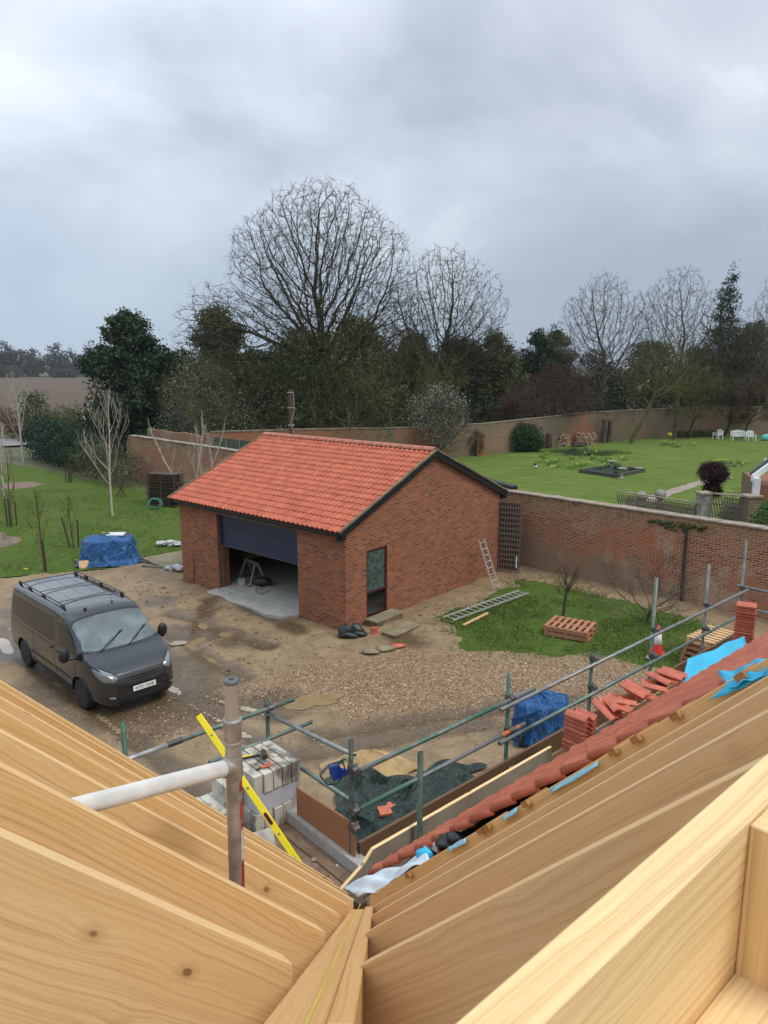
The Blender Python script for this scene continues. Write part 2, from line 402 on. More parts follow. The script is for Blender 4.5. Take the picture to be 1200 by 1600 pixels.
plain('membrane_white', (.60, .68, .74), .45, var=.12, scale=6)
plain('water_dark', (.02, .022, .018), .08)
plain('cream_brick', (.50, .47, .40), .85)
plain('post_dark', (.09, .04, .035), .7, var=.3)
# tarpaulins: creased, slightly shiny sheet
def tarp(name, col, rough=.35, hi=None):
    m, t, b = nodes(name); c = coord(t)
    n = noise(t, c, 2.2, 5, .6, .8)
    t.links.new(ramp(t, n, [(.3, tuple(x * .6 for x in col)), (.7, tuple(min(1, x * 1.35) for x in col))]), b.inputs['Base Color'])
    b.inputs['Roughness'].default_value = rough
    h = noise(t, mapping(t, c, (4, 4, 1.4)), 1.6, 5, .55, 1.6); bump(t, b, h, 1.0, .12)
tarp('tarp_blue', (.018, .10, .27)); tarp('tarp_green', (.020, .040, .032), .45); tarp('bag_white', (.60, .61, .62), .5)
# blocks smeared with old mortar
m, t, b = nodes('mortar_block'); c = coord(t)
n = noise(t, mapping(t, c, (1, 1, .5)), 4.5, 5, .62, .1)
t.links.new(ramp(t, n, [(.34, (.12, .105, .085)), (.44, (.26, .235, .19)), (.52, (.50, .47, .40)), (.8, (.62, .60, .53))]), b.inputs['Base Color'])
b.inputs['Roughness'].default_value = .9; bump(t, b, noise(t, c, 30, 5, .7), .5, .01)
# clay pantiles, one tone per tile
def tile(name, a, bcol, cw, ch, wet=.5):
    m, t, b = nodes(name); uv = coord(t, 'UV')
    s = N(t, 'ShaderNodeVectorMath', operation='FLOOR'); t.links.new(mapping(t, uv, (1 / cw, 1 / ch, 0)), s.inputs[0])
    wnz = N(t, 'ShaderNodeTexWhiteNoise', noise_dimensions='2D'); t.links.new(s.outputs[0], wnz.inputs['Vector'])
    c = mix(t, wnz.outputs['Value'], a, bcol)
    c = mix(t, mapr(t, noise(t, uv, 3.5, 5, .65), .45, .75, 0, .35), c, tuple(x * .5 for x in a))
    c = mix(t, mapr(t, noise(t, uv, 40, 3, .6), .5, .8, 0, .25), c, tuple(min(1, x * 1.5) for x in bcol))
    t.links.new(c, b.inputs['Base Color']); b.inputs['Roughness'].default_value = wet
    bump(t, b, noise(t, uv, 120, 3), .15, .003)
tile('garage_tile', (.35, .074, .032), (.46, .112, .052), .2, .275, .6)
tile('house_tile', (.40, .095, .045), (.52, .15, .075), .23, .198, .45)
plain('clay', (.46, .118, .062), .5, var=.25, scale=8, bstr=.2)
plain('ridge_clay', (.47, .17, .10), .65, var=.15, scale=3)
# vehicle
m, t, b = nodes('van_paint'); b.inputs['Base Color'].default_value = (.040, .042, .044, 1); b.inputs['Metallic'].default_value = .75
b.inputs['Roughness'].default_value = .34; b.inputs['Coat Weight'].default_value = .9; b.inputs['Coat Roughness'].default_value = .06
c = coord(t); t.links.new(mapr(t, noise(t, c, 3, 6, .7), .3, .7, .16, .28), b.inputs['Roughness'])
t.links.new(ramp(t, noise(t, c, 1.3, 6, .7), [(.35, (.034, .037, .042)), (.75, (.055, .056, .058))]), b.inputs['Base Color'])
m, t, b = nodes('van_glass'); b.inputs['Base Color'].default_value = (.012, .016, .016, 1); b.inputs['Roughness'].default_value = .04; b.inputs['Specular IOR Level'].default_value = .8
m, t, b = nodes('clear_glass'); b.inputs['Base Color'].default_value = (.8, .9, .88, 1); b.inputs['Roughness'].default_value = .02; b.inputs['Transmission Weight'].default_value = 1; b.inputs['IOR'].default_value = 1.35
m, t, b = nodes('screen_glass'); b.inputs['Base Color'].default_value = (.52, .66, .62, 1); b.inputs['Roughness'].default_value = .03; b.inputs['Transmission Weight'].default_value = .85; b.inputs['IOR'].default_value = 1.12; b.inputs['Coat Weight'].default_value = 1; b.inputs['Coat Roughness'].default_value = .02; b.inputs['Coat IOR'].default_value = 1.9
m, t, b = nodes('window_glass'); b.inputs['Base Color'].default_value = (.05, .07, .065, 1); b.inputs['Roughness'].default_value = .08; b.inputs['Specular IOR Level'].default_value = .8
t.links.new(ramp(t, noise(t, coord(t), 9, 6, .7), [(.4, (.035, .055, .05)), (.6, (.09, .12, .11))]), b.inputs['Base Color'])
m, t, b = nodes('chrome'); b.inputs['Base Color'].default_value = (.7, .7, .7, 1); b.inputs['Metallic'].default_value = 1; b.inputs['Roughness'].default_value = .15
m, t, b = nodes('lamp_glass'); b.inputs['Base Color'].default_value = (.20, .22, .23, 1); b.inputs['Roughness'].default_value = .07; b.inputs['Specular IOR Level'].default_value = 1; b.inputs['Metallic'].default_value = .4
m, t, b = nodes('door_blue'); b.inputs['Base Color'].default_value = (.006, .020, .062, 1); b.inputs['Roughness'].default_value = .28
# ground
m, t, b = nodes('yard_mud'); c = coord(t)
n1_ = noise(t, c, .22, 7, .62, .5); n2_ = noise(t, c, 1.6, 7, .7, .6); n3_ = noise(t, c, 14, 5, .7)
mud = ramp(t, n2_, [(.30, (.11, .072, .036)), (.44, (.20, .137, .070)), (.58, (.29, .205, .108)), (.75, (.36, .265, .145))])
vo = N(t, 'ShaderNodeTexVoronoi'); vo.inputs['Scale'].default_value = 26; t.links.new(c, vo.inputs['Vector'])
gr = ramp(t, math_(t, 'FRACT', math_(t, 'MULTIPLY', vo.outputs['Color'], 1.0)), [(.0, (.065, .038, .020)), (.35, (.175, .105, .053)), (.7, (.29, .185, .095)), (.95, (.50, .38, .25))])
at = N(t, 'ShaderNodeAttribute', attribute_name='gravel'); gm = at.outputs['Fac']
gmask = mapr(t, math_(t, 'ADD', gm, math_(t, 'MULTIPLY', math_(t, 'SUBTRACT', noise(t, c, 1.1, 6, .7), .5), 1.5)), .35, .65, 0, .92)
col = mix(t, gmask, mix(t, .35, mud, ramp(t, n3_, [(.35, (.13, .088, .048)), (.7, (.34, .245, .14))])), gr)
wet = N(t, 'ShaderNodeAttribute', attribute_name='wet').outputs['Fac']
wm = mapr(t, math_(t, 'ADD', wet, math_(t, 'MULTIPLY', math_(t, 'SUBTRACT', noise(t, c, .9, 6, .65), .5), 1.3)), .25, .65, 0, 1)
col = mix(t, math_(t, 'MULTIPLY', wm, .75), col, (.075, .050, .028))
green = N(t, 'ShaderNodeAttribute', attribute_name='green').outputs['Fac']
gg = mapr(t, math_(t, 'ADD', green, math_(t, 'MULTIPLY', math_(t, 'SUBTRACT', noise(t, c, 2.4, 6, .7), .5), 1.2)), .4, .7, 0, .85)
col = mix(t, gg, col, (.055, .075, .018))
t.links.new(col, b.inputs['Base Color'])
rg = math_(t, 'SUBTRACT', mapr(t, n3_, .3, .7, .58, .88), math_(t, 'MULTIPLY', wm, .50)); t.links.new(rg, b.inputs['Roughness'])
hh = math_(t, 'ADD', math_(t, 'MULTIPLY', vo.outputs['Distance'], gmask), math_(t, 'ADD', math_(t, 'MULTIPLY', n3_, .8), math_(t, 'MULTIPLY', n2_, 1.2)))
bump(t, b, hh, .7, .035)
m, t, b = nodes('lawn_grass'); c = coord(t)
a_ = noise(t, c, .35, 6, .6, .3); b_ = noise(t, c, 3.2, 6, .7); c_ = noise(t, mapping(t, c, (30, 30, 30)), 1, 3, .7)
col = ramp(t, b_, [(.3, (.050, .080, .016)), (.5, (.080, .130, .022)), (.72, (.125, .175, .036))])
col = mix(t, mapr(t, a_, .45, .72, 0, .6), col, (.115, .135, .032))
col = mix(t, mapr(t, c_, .35, .7, 0, .45), col, (.035, .075, .012)); col = mix(t, mapr(t, noise(t, c, 1.9, 6, .72, .6), .55, .68, 0, .75), col, (.125, .095, .045))
t.links.new(col, b.inputs['Base Color']); b.inputs['Roughness'].default_value = .95; b.inputs['Specular IOR Level'].default_value = .1
bump(t, b, math_(t, 'ADD', c_, b_), .8, .04)
m, t, b = nodes('mown_grass'); c = coord(t)
a_ = noise(t, c, .10, 6, .6, .3); st = noise(t, mapping(t, c, (.35, 1.6, 1), rot=(0, 0, R(-12))), 1, 4, .6); c_ = noise(t, c, 18, 3, .7)
col = ramp(t, st, [(.3, (.080, .120, .024)), (.52, (.120, .172, .032)), (.74, (.18, .225, .055))]); col = mix(t, mapr(t, noise(t, c, .45, 6, .7), .42, .66, 0, .7), col, (.085, .115, .026)); col = mix(t, mapr(t, noise(t, c, 1.7, 5, .7), .55, .72, 0, .5), col, (.20, .20, .075))
col = mix(t, mapr(t, a_, .45, .7, 0, .5), col, (.12, .16, .035)); col = mix(t, mapr(t, c_, .4, .7, 0, .35), col, (.045, .10, .012))
t.links.new(col, b.inputs['Base Color']); b.inputs['Roughness'].default_value = .95; b.inputs['Specular IOR Level'].default_value = .1; bump(t, b, c_, .6, .05)
m, t, b = nodes('ploughed'); c = coord(t)
fu = noise(t, mapping(t, c, (.05, .9, 1), rot=(0, 0, R(4))), 1, 6, .75, .3); fn = noise(t, c, .9, 6, .8)
t.links.new(mix(t, .5, ramp(t, fu, [(.3, (.058, .036, .019)), (.7, (.115, .075, .043))]), ramp(t, fn, [(.35, (.055, .035, .019)), (.7, (.125, .083, .050))])), b.inputs['Base Color'])
b.inputs['Roughness'].default_value = .95; bump(t, b, fn, 1, .2)
plain('base_earth', (.075, .085, .035), .95, var=.45, scale=.6, bstr=.4, bscale=9)
plain('far_green', (.10, .115, .045), .95, var=.25, scale=.02)
plain('soil', (.17, .122, .078), .95, var=.5, scale=3, bstr=.8, bscale=12)
m, t, b = nodes('road_wet'); c = coord(t)
t.links.new(ramp(t, noise(t, c, 1.5, 6, .7), [(.35, (.20, .19, .19)), (.7, (.34, .33, .33))]), b.inputs['Base Color']); b.inputs['Roughness'].default_value = .35
m, t, b = nodes('puddle_water'); c = coord(t)
t.links.new(ramp(t, noise(t, c, 2.5, 4, .6), [(.3, (.24, .17, .085)), (.7, (.32, .24, .13))]), b.inputs['Base Color']); b.inputs['Roughness'].default_value = .03; b.inputs['Specular IOR Level'].default_value = .9
b.inputs['Coat Weight'].default_value = .5; b.inputs['Coat Roughness'].default_value = .02
m, t, b = nodes('deck_mud'); uv = coord(t)
t.links.new(ramp(t, noise(t, uv, 3.2, 7, .7, .5), [(.3, (.10, .062, .038)), (.5, (.20, .130, .080)), (.72, (.30, .21, .14))]), b.inputs['Base Color'])
b.inputs['Roughness'].default_value = .75; bump(t, b, noise(t, uv, 25, 5, .7), .5, .01)
# leaves and bark
def leaf(name, dark, light, sc=1.2):
    m, t, b = nodes(name); c = coord(t)
    g = N(t, 'ShaderNodeNewGeometry')
    f = math_(t, 'ADD', math_(t, 'MULTIPLY', g.outputs['Random Per Island'], .55), math_(t, 'MULTIPLY', noise(t, c, sc, 3, .6), .5))
    t.links.new(ramp(t, f, [(.2, dark), (.8, light)]), b.inputs['Base Color']); b.inputs['Roughness'].default_value = .6
    b.inputs['Specular IOR Level'].default_value = .2
leaf('leaf_dark', (.011, .024, .012), (.050, .082, .032)); leaf('leaf_ivy', (.034, .044, .014), (.120, .132, .046))
leaf('leaf_olive', (.030, .036, .014), (.095, .105, .045)); leaf('leaf_hedge', (.008, .024, .014), (.024, .055, .026))
leaf('leaf_bush', (.010, .034, .012), (.032, .080, .026)); leaf('leaf_purple', (.018, .006, .008), (.05, .016, .017)); leaf('leaf_brown', (.06, .032, .014), (.16, .085, .035))
leaf('leaf_pale', (.20, .20, .14), (.50, .50, .42)); leaf('leaf_catkin', (.10, .115, .07), (.24, .26, .19)); leaf('leaf_yellow', (.60, .50, .02), (.80, .72, .06)); leaf('leaf_daff', (.05, .13, .02), (.10, .22, .05))
leaf('grass_blade', (.045, .080, .014), (.13, .185, .040)); leaf('wood_far', (.035, .038, .028), (.085, .082, .060), .1); leaf('leaf_laurel', (.02, .07, .012), (.07, .17, .03))
def bark(name, a, bcol, sc=3):
    m, t, b = nodes(name); c = coord(t)
    t.links.new(ramp(t, noise(t, c, sc, 5, .65), [(.35, a), (.7, bcol)]), b.inputs['Base Color']); b.inputs['Roughness'].default_value = .95; b.inputs['Specular IOR Level'].default_value = .1
bark('bark_dark', (.022, .018, .013), (.070, .055, .038), 1); bark('bark_moss', (.050, .050, .018), (.165, .150, .060), 1); bark('bark_oak', (.028, .024, .017), (.095, .085, .052), 1); bark('bark_grey', (.07, .058, .045), (.155, .13, .10), 1)
bark('bark_red', (.055, .030, .024), (.125, .068, .052), 2); bark('bark_birch', (.30, .26, .20), (.58, .53, .45), 6); bark('bark_twig', (.07, .045, .03), (.14, .09, .06), 3)
m, t, b = nodes('gravel_stone'); g = N(t, 'ShaderNodeNewGeometry')
t.links.new(ramp(t, g.outputs['Random Per Island'], [(.0, (.07, .038, .02)), (.4, (.18, .105, .055)), (.75, (.28, .18, .10)), (1, (.50, .41, .30))]), b.inputs['Base Color']); b.inputs['Roughness'].default_value = .6
# ------------------------------------------------------------------ ground
rnd = np.random.default_rng(5)
def fbm(x, y, sc, oc=4, seed=0):
    r = np.random.default_rng(seed); o = np.zeros_like(x); a = 1.0
    for k in range(oc):
        g = r.random((64, 64)); u = (x * sc * 2 ** k + 100 * k) % 64; v = (y * sc * 2 ** k + 37 * k) % 64
        i, j = u.astype(int), v.astype(int); fu, fv = u - i, v - j; fu = fu * fu * (3 - 2 * fu); fv = fv * fv * (3 - 2 * fv)
        i1, j1 = (i + 1) % 64, (j + 1) % 64; i %= 64; j %= 64
        o += a * ((g[i, j] * (1 - fu) + g[i1, j] * fu) * (1 - fv) + (g[i, j1] * (1 - fu) + g[i1, j1] * fu) * fv - .5); a *= .5
    return o
# one broad sheet to the horizon
MB_ = MB(); nn = 72; rr = [0, 20, 60, 150, 400, 1200, 3000]
vs = [(0, 0, -.16)] + [(r * math.cos(2 * math.pi * k / nn), r * math.sin(2 * math.pi * k / nn), -.16) for r in rr[1:] for k in range(nn)]
fs = [(0, 1 + k, 1 + (k + 1) % nn) for k in range(nn)]
for a in range(len(rr) - 2):
    for k in range(nn): fs.append((1 + a * nn + k, 1 + (a + 1) * nn + k, 1 + (a + 1) * nn + (k + 1) % nn, 1 + a * nn + (k + 1) % nn))
MB_.add(vs, fs); tag(MB_.build('ground', 'base_earth', uv=None), kind='structure')
# the yard: churned mud and gravel, real relief
X0, X1, Y0, Y1, st_ = -34, 24, -6, 58, .13
nx, ny = int((X1 - X0) / st_), int((Y1 - Y0) / st_)
xx, yy = np.meshgrid(np.linspace(X0, X1, nx), np.linspace(Y0, Y1, ny))
VAN = Vector((-7.07, 16.84)); VF = Vector((.705, -.709)); VR = Vector((-.709, -.705))
def sdist(px, py, a, b):
    ax, ay = a; bx, by = b; dx_, dy_ = bx - ax, by - ay
    tt = np.clip(((px - ax) * dx_ + (py - ay) * dy_) / (dx_ * dx_ + dy_ * dy_), 0, 1)
    return np.hypot(px - ax - tt * dx_, py - ay - tt * dy_)
rough_ = np.clip(fbm(xx, yy, .12, 3, 3) + .55, 0, 1)
def px_(x, y): return G(x, y)
gA = [G(640, 1075), G(820, 1050), G(1000, 1075)]
gravel = np.clip(1.25 - sdist(xx, yy, G(600, 1065)[:2], G(1100, 1085)[:2]) / 2.6, 0, 1)
gravel = np.maximum(gravel, np.clip(1.1 - sdist(xx, yy, G(250, 1130)[:2], G(480, 1060)[:2]) / 1.7, 0, 1) * .9)
gravel = np.maximum(gravel, .28 + 0 * xx)
churn = np.clip(1.2 - sdist(xx, yy, G(300, 930)[:2], G(220, 905)[:2]) / 3.0, 0, 1)
churn = np.maximum(churn, np.clip(1.2 - sdist(xx, yy, G(640, 985)[:2], G(760, 915)[:2]) / 1.3, 0, 1))
zz = .016 * fbm(xx, yy, .7, 4, 8) + .012 * fbm(xx, yy, 3, 3, 9) + churn * (.07 * fbm(xx, yy, 1.6, 4, 2) + .03)
wetm = np.zeros_like(xx)
def rut(a, b, wd=.16, dep=.035, wt=.8):
    global zz, wetm
    d = sdist(xx + .12 * fbm(xx, yy, .4, 2, 4), yy, a[:2], b[:2]); k = np.exp(-(d / wd) ** 2); zz = zz - dep * 1.4 * k + dep * .8 * np.exp(-((d - wd * 1.7) / (wd * .6)) ** 2)
    wetm = np.maximum(wetm, wt * np.exp(-(d / (wd * 2.2)) ** 2))
for s_ in (-.85, .85):
    w0 = Vector((*(VAN + VF * 1.6 - VR * s_), 0)); rut(w0, w0 + Vector((*VF, 0)) * 5); rut(w0, w0 - Vector((*VF, 0)) * 9)
for a, b in (((270, 960), (420, 1010)), ((255, 985), (380, 1060)), ((330, 940), (300, 1010)), ((260, 1010), (350, 990)), ((20, 960), (0, 1030)), ((240, 1060), (430, 1120)), ((350, 925), (470, 985)), ((500, 1150), (900, 1090)), ((480, 1180), (760, 1130))):
    rut(G(*a), G(*b), .2, .03, .75)
for u_, v_, r_ in ((250, 940, .8), (275, 985, .6), (360, 1005, .6), (320, 1045, .8), (230, 1110, 1.5), (60, 1010, 1.2), (10, 960, 1.0), (420, 1100, 1.0), (300, 1080, 1.0), (640, 1000, .7), (560, 1180, .8)):
    p = G(u_, v_); wetm = np.maximum(wetm, .8 * np.exp(-((xx - p.x) ** 2 + (yy - p.y) ** 2) / r_ ** 2))
vanc = np.exp(-(np.hypot(xx - VAN.x - .8, yy - VAN.y + .3) / 2.6) ** 4); wetm = np.maximum(wetm, .72 * vanc)
green_ = np.clip(1.2 - sdist(xx, yy, G(880, 990)[:2], G(1060, 1010)[:2]) / 2.2, 0, 1) * .8
green_ = np.maximum(green_, np.clip((yy - 31 + .25 * xx) / 4, 0, 1) * .9)
P_GAR = [Vector((-1.06, 19.65)), Vector((4.12, 25.9)), Vector((-1.83, 31.15)), Vector((-7.01, 24.9))]
gc = sum((p for p in P_GAR), Vector((0, 0))) / 4
ga, gb = (P_GAR[1] - P_GAR[0]).normalized(), (P_GAR[3] - P_GAR[0]).normalized()
ia = (xx - P_GAR[0].x) * ga.x + (yy - P_GAR[0].y) * ga.y; ib = (xx - P_GAR[0].x) * gb.x + (yy - P_GAR[0].y) * gb.y
inside = (ia > .15) & (ia < 8.0) & (ib > .15) & (ib < 7.8); zz = np.where(inside, -.10, zz)
def in_poly(pts, x, y_):
    r = np.zeros(x.shape, bool); n = len(pts); j = n - 1
    for i in range(n):
        xi, yi = pts[i]; xj, yj = pts[j]; c = ((yi > y_) != (yj > y_)) & (x < (xj - xi) * (y_ - yi) / (yj - yi + 1e-12) + xi); r ^= c; j = i
    return r
def pxs(l): return [G(*p)[:2] for p in l]
left_lawn = pxs([(-160, 925), (0, 903), (60, 896), (128, 893), (190, 886), (232, 876), (300, 868)]) + [(-6.5, 27.5), (-5.5, 33)] + pxs([(262, 778), (212, 764), (130, 748), (40, 728), (0, 722), (-120, 735)])
right_lawn = pxs([(745, 1016), (722, 1000), (700, 978), (690, 962), (715, 948), (745, 945), (765, 932), (795, 918), (820, 903), (880, 915), (950, 933), (1010, 950), (1100, 975), (1100, 1045), (1060, 1050), (1020, 1040), (985, 1030), (930, 1022), (860, 1026), (800, 1020)])
right_lawn_wide = [tuple(Vector(p) + (Vector(p) - Vector(G(900, 980)[:2])).normalized() * .55) for p in right_lawn]
for pl_, dp_ in ((left_lawn, .075), (right_lawn, .06)): zz = np.where(in_poly([tuple(p) for p in pl_], xx + .45 * fbm(xx, yy, 1.3, 4, 6), yy + .30 * fbm(xx, yy, 1.1, 4, 7)), zz - dp_, zz + .0)
vv = np.stack([xx, yy, zz], -1).reshape(-1, 3); idx = np.arange(nx * ny).reshape(ny, nx)
ff = np.stack([idx[:-1, :-1], idx[:-1, 1:], idx[1:, 1:], idx[1:, :-1]], -1).reshape(-1, 4)
me = np_mesh('yard', vv, ff, 'yard_mud', True)
for nm, ar in (('gravel', gravel), ('wet', wetm), ('green', green_)):
    a = me.attributes.new(nm, 'FLOAT', 'POINT'); a.data.foreach_set('value', ar.ravel().astype(np.float32))
tag(link('yard', me), kind='structure')
def gz(x, y):                               # height of the yard
    i = int(np.clip((x - X0) / (X1 - X0) * (nx - 1), 0, nx - 1)); j = int(np.clip((y - Y0) / (Y1 - Y0) * (ny - 1), 0, ny - 1)); return float(zz[j, i])
poly_sheet('lawn', left_lawn, -.012, 'lawn_grass', seed=2, wig=.16)
poly_sheet('grass_patch', right_lawn_wide, -.012, 'lawn_grass', seed=3, wig=.16)
WA, WB = Vector((-16.4, 47.8)), Vector((11.3, 20.7))       # the long garden wall
wd_ = (WB - WA).normalized(); wnm = Vector((-wd_.y, wd_.x))   # points to the garden side
if wnm.y < 0: wnm = -wnm
far = [(-6.5, 54.2), (1.5, 57.0), (8.3, 61.0), (14, 66), (19.5, 71.0), (26.5, 75.2), (33, 78), (41, 79.5), (60, 80)]
def wl(s): p = WA.lerp(WB, s) + wnm * .3; return (p.x, p.y)
poly_sheet('garden_lawn', [wl(.55), wl(.8), wl(1.0), wl(1.25), (40, 12), (70, 30), (70, 80)] + far[::-1][1:] + [(-8, 50)], .06, 'mown_grass', seed=4, wig=.02)
fpts = lambda l: [(p[0], p[1]) for p in l]
poly_sheet('field', [(-420, 482), (90, 482), (60, 88), (-60, 84), (-75, 80), (-110, 80)], .0, 'ploughed', wig=.3, step=8)
poly_sheet('field_margin', [(-560, 560), (150, 560), (110, 483), (-430, 483)], .05, 'far_green', wig=1, step=20)
rd = [G(-60, 683), G(0, 686), G(110, 683), G(205, 677), G(300, 673), G(300, 679), G(205, 686), G(110, 693), G(0, 697), G(-60, 697)]
poly_sheet('road', [p[:2] for p in rd], .02, 'road_wet', wig=.05, step=2)
poly_sheet('garden_path', pxs([(868, 806), (920, 803), (985, 788), (1040, 768), (1095, 752), (1140, 745), (1145, 748), (1100, 758), (1050, 775), (1010, 792), (1000, 812), (900, 811)]), .075, 'coping', wig=.02)
for i, (u_, v_, a_, b_, an) in enumerate(((279, 1005, .30, .13, .2), (484, 1097, .62, .36, .2))):
    p = G(u_, v_); r_ = random.Random(i); ph = [r_.uniform(0, 6) for _ in range(3)]; pts = []
    for k in range(40):
        th = k * math.pi / 20; q = 1 + .22 * math.sin(2 * th + ph[0]) + .14 * math.sin(5 * th + ph[1]) + .06 * math.sin(9 * th + ph[2])
        x_, y_ = a_ * q * math.cos(th), b_ * q * math.sin(th); pts.append((p.x + x_ * math.cos(an) - y_ * math.sin(an), p.y + x_ * math.sin(an) + y_ * math.cos(an)))
    zq = max(gz(*q_) for q_ in pts[::4]); poly_sheet('puddle', pts, min(zq, .03) + .004, 'puddle_water', wig=.0, step=5)

wz = poly_sheet('standing_water', pxs([(20, 925), (150, 912), (285, 918), (420, 985), (530, 1015), (430, 1150), (150, 1150), (-60, 1110), (-80, 960)]), -.043, 'puddle_water', wig=.0, step=5)
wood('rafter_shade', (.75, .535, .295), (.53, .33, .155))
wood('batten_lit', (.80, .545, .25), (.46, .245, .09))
wood('valley_wood', (.68, .42, .175), (.42, .22, .08), gs=1.2)
plain('string_yellow', (.65, .62, .05), .6)
plain('alu_dirty', (.36, .345, .32), .5, .6, var=.35, scale=14, bstr=.2)
plain('alu_white', (.62, .61, .58), .6, .25, var=.12, scale=12, bstr=.15)
plain('alu_tube', (.42, .43, .42), .45, .6, var=.3, scale=10)
plain('grey_cap', (.10, .11, .115), .5); plain('red_worn', (.36, .025, .025), .6, var=.45, scale=60); plain('white_worn', (.55, .50, .47), .6, var=.25, scale=60)
plain('dark_green', (.05, .085, .06), .55, .2, var=.5, scale=9); plain('galv_green', (.14, .19, .16), .5, .4, var=.45, scale=5, bstr=.1)
m, t, b = nodes('green_grey'); t.links.new(ramp(t, noise(t, coord(t), 2.3, 3, .6), [(.42, (.045, .135, .09)), (.55, (.17, .185, .18))]), b.inputs['Base Color']); b.inputs['Roughness'].default_value = .5; b.inputs['Metallic'].default_value = .2
m, t, b = nodes('rust_grey'); t.links.new(ramp(t, noise(t, coord(t), 2.0, 3, .6), [(.40, (.07, .15, .11)), (.55, (.19, .175, .18))]), b.inputs['Base Color']); b.inputs['Roughness'].default_value = .5; b.inputs['Metallic'].default_value = .3
plain('coupler_steel', (.13, .12, .115), .5, .6, var=.4, scale=30, bstr=.2)
plain('hole_dark', (.012, .012, .012), .6); plain('vial_grey', (.25, .27, .12), .3); plain('orange_cap', (.6, .28, .08), .5); plain('orange_paint2', (.65, .10, .025), .4)
plain('lamp_blue', (.015, .055, .36), .35, var=.2); plain('membrane_pale', (.25, .50, .60), .5, var=.12)
plain('mortar_tan', (.30, .215, .15), .9, var=.2, scale=20)
plain('old_ply', (.27, .235, .17), .8, var=.3, scale=3, bstr=.2)
plain('tube_old', (.15, .165, .15), .55, .35, var=.4, scale=6, bstr=.1)
m, t, b = nodes('van_panel'); b.inputs['Base Color'].default_value = (.022, .023, .024, 1); b.inputs['Metallic'].default_value = .5; b.inputs['Roughness'].default_value = .35; b.inputs['Coat Weight'].default_value = .4
plain('rim_black', (.010, .010, .011), .35, var=.2); plain('black_gloss', (.010, .010, .011), .15, var=.1); plain('plate_white', (.74, .74, .70), .4, var=.04)
m, t, b = nodes('cab_glass'); c = coord(t)
t.links.new(ramp(t, noise(t, c, 2.6, 3, .5), [(.35, (.045, .065, .06)), (.52, (.07, .10, .095)), (.70, (.12, .16, .15))]), b.inputs['Base Color']); b.inputs['Roughness'].default_value = .03; b.inputs['Specular IOR Level'].default_value = 1.0; b.inputs['Coat Weight'].default_value = .6; b.inputs['Coat Roughness'].default_value = .02
plain('cone_red', (.62, .04, .03), .5, var=.12); plain('red_sign', (.5, .02, .02), .5); plain('yellow_dark', (.55, .40, .02), .6, var=.2); plain('yellow_bag', (.75, .55, .05), .6, var=.2); plain('orange_bag', (.6, .25, .08), .6); plain('teal_plastic', (.10, .42, .34), .5, var=.2)
plain('yard_soil', (.17, .12, .085), .95, var=.45, scale=4, bstr=.7, bscale=18)
m = bpy.data.materials.new('haze'); m.use_nodes = True; t = m.node_tree; t.nodes.clear(); MATS['haze'] = m
v_ = N(t, 'ShaderNodeVolumePrincipled'); v_.inputs['Color'].default_value = (.80, .87, .95, 1); v_.inputs['Density'].default_value = .00018; v_.inputs['Anisotropy'].default_value = .2
t.links.new(v_.outputs[0], N(t, 'ShaderNodeOutputMaterial').inputs['Volume'])
# ------------------------------------------------------------------ garage
gar = root('garage', (P_GAR[0].x, P_GAR[0].y, 0), 'new red brick garage with orange clay pantile roof and half open blue door', 'garage')
GA, GB = ga.to_3d(), gb.to_3d(); GO = P_GAR[0].to_3d(); ZV = Vector((0, 0, 1))
GW, GL, EH, RH = 8.1, 7.93, 2.90, 4.60              # gable width, front length, eaves and ridge heights
def g3(a, b_, z): return GO + GA * a + GB * b_ + ZV * z
T = .1
D0, D1, DH = 1.95, 5.84, 2.62                       # door opening along the front (from the near corner)
mb = MB()
mb.frame(g3(0, 0, -.2), GB * D0, GA * T, ZV * (EH + .2 + .02)); mb.frame(g3(0, D1, -.2), GB * (GL - D1), GA * T, ZV * (EH + .22))
# piers returning behind the opening
mb.frame(g3(T, D0 - .34, -.2), GB * .34, GA * .35, ZV * (EH + .2)); mb.frame(g3(T, D1, -.2), GB * .34, GA * .35, ZV * (EH + .2))
sl_ = (RH - EH) / (GW / 2)
W0, W1, WZ0, WZ1 = .88, 1.81, .08, 2.16
def roofz(a): return EH + sl_ * min(a, GW - a)
def gable(b_, d, holes):
    segs = [(T if 0 else 0, W0), (W1, GW / 2), (GW / 2, GW)] if holes else [(0, GW / 2), (GW / 2, GW)]
    for a0, a1 in segs: mb.prism([g3(a0, b_, -.2), g3(a1, b_, -.2), g3(a1, b_, roofz(a1)), g3(a0, b_, roofz(a0))], GB * d)
    if holes:
        mb.prism([g3(W0, b_, -.2), g3(W1, b_, -.2), g3(W1, b_, WZ0), g3(W0, b_, WZ0)], GB * d)
        mb.prism([g3(W0, b_, WZ1 + .225), g3(W1, b_, WZ1 + .225), g3(W1, b_, roofz(W1)), g3(W0, b_, roofz(W0))], GB * d)
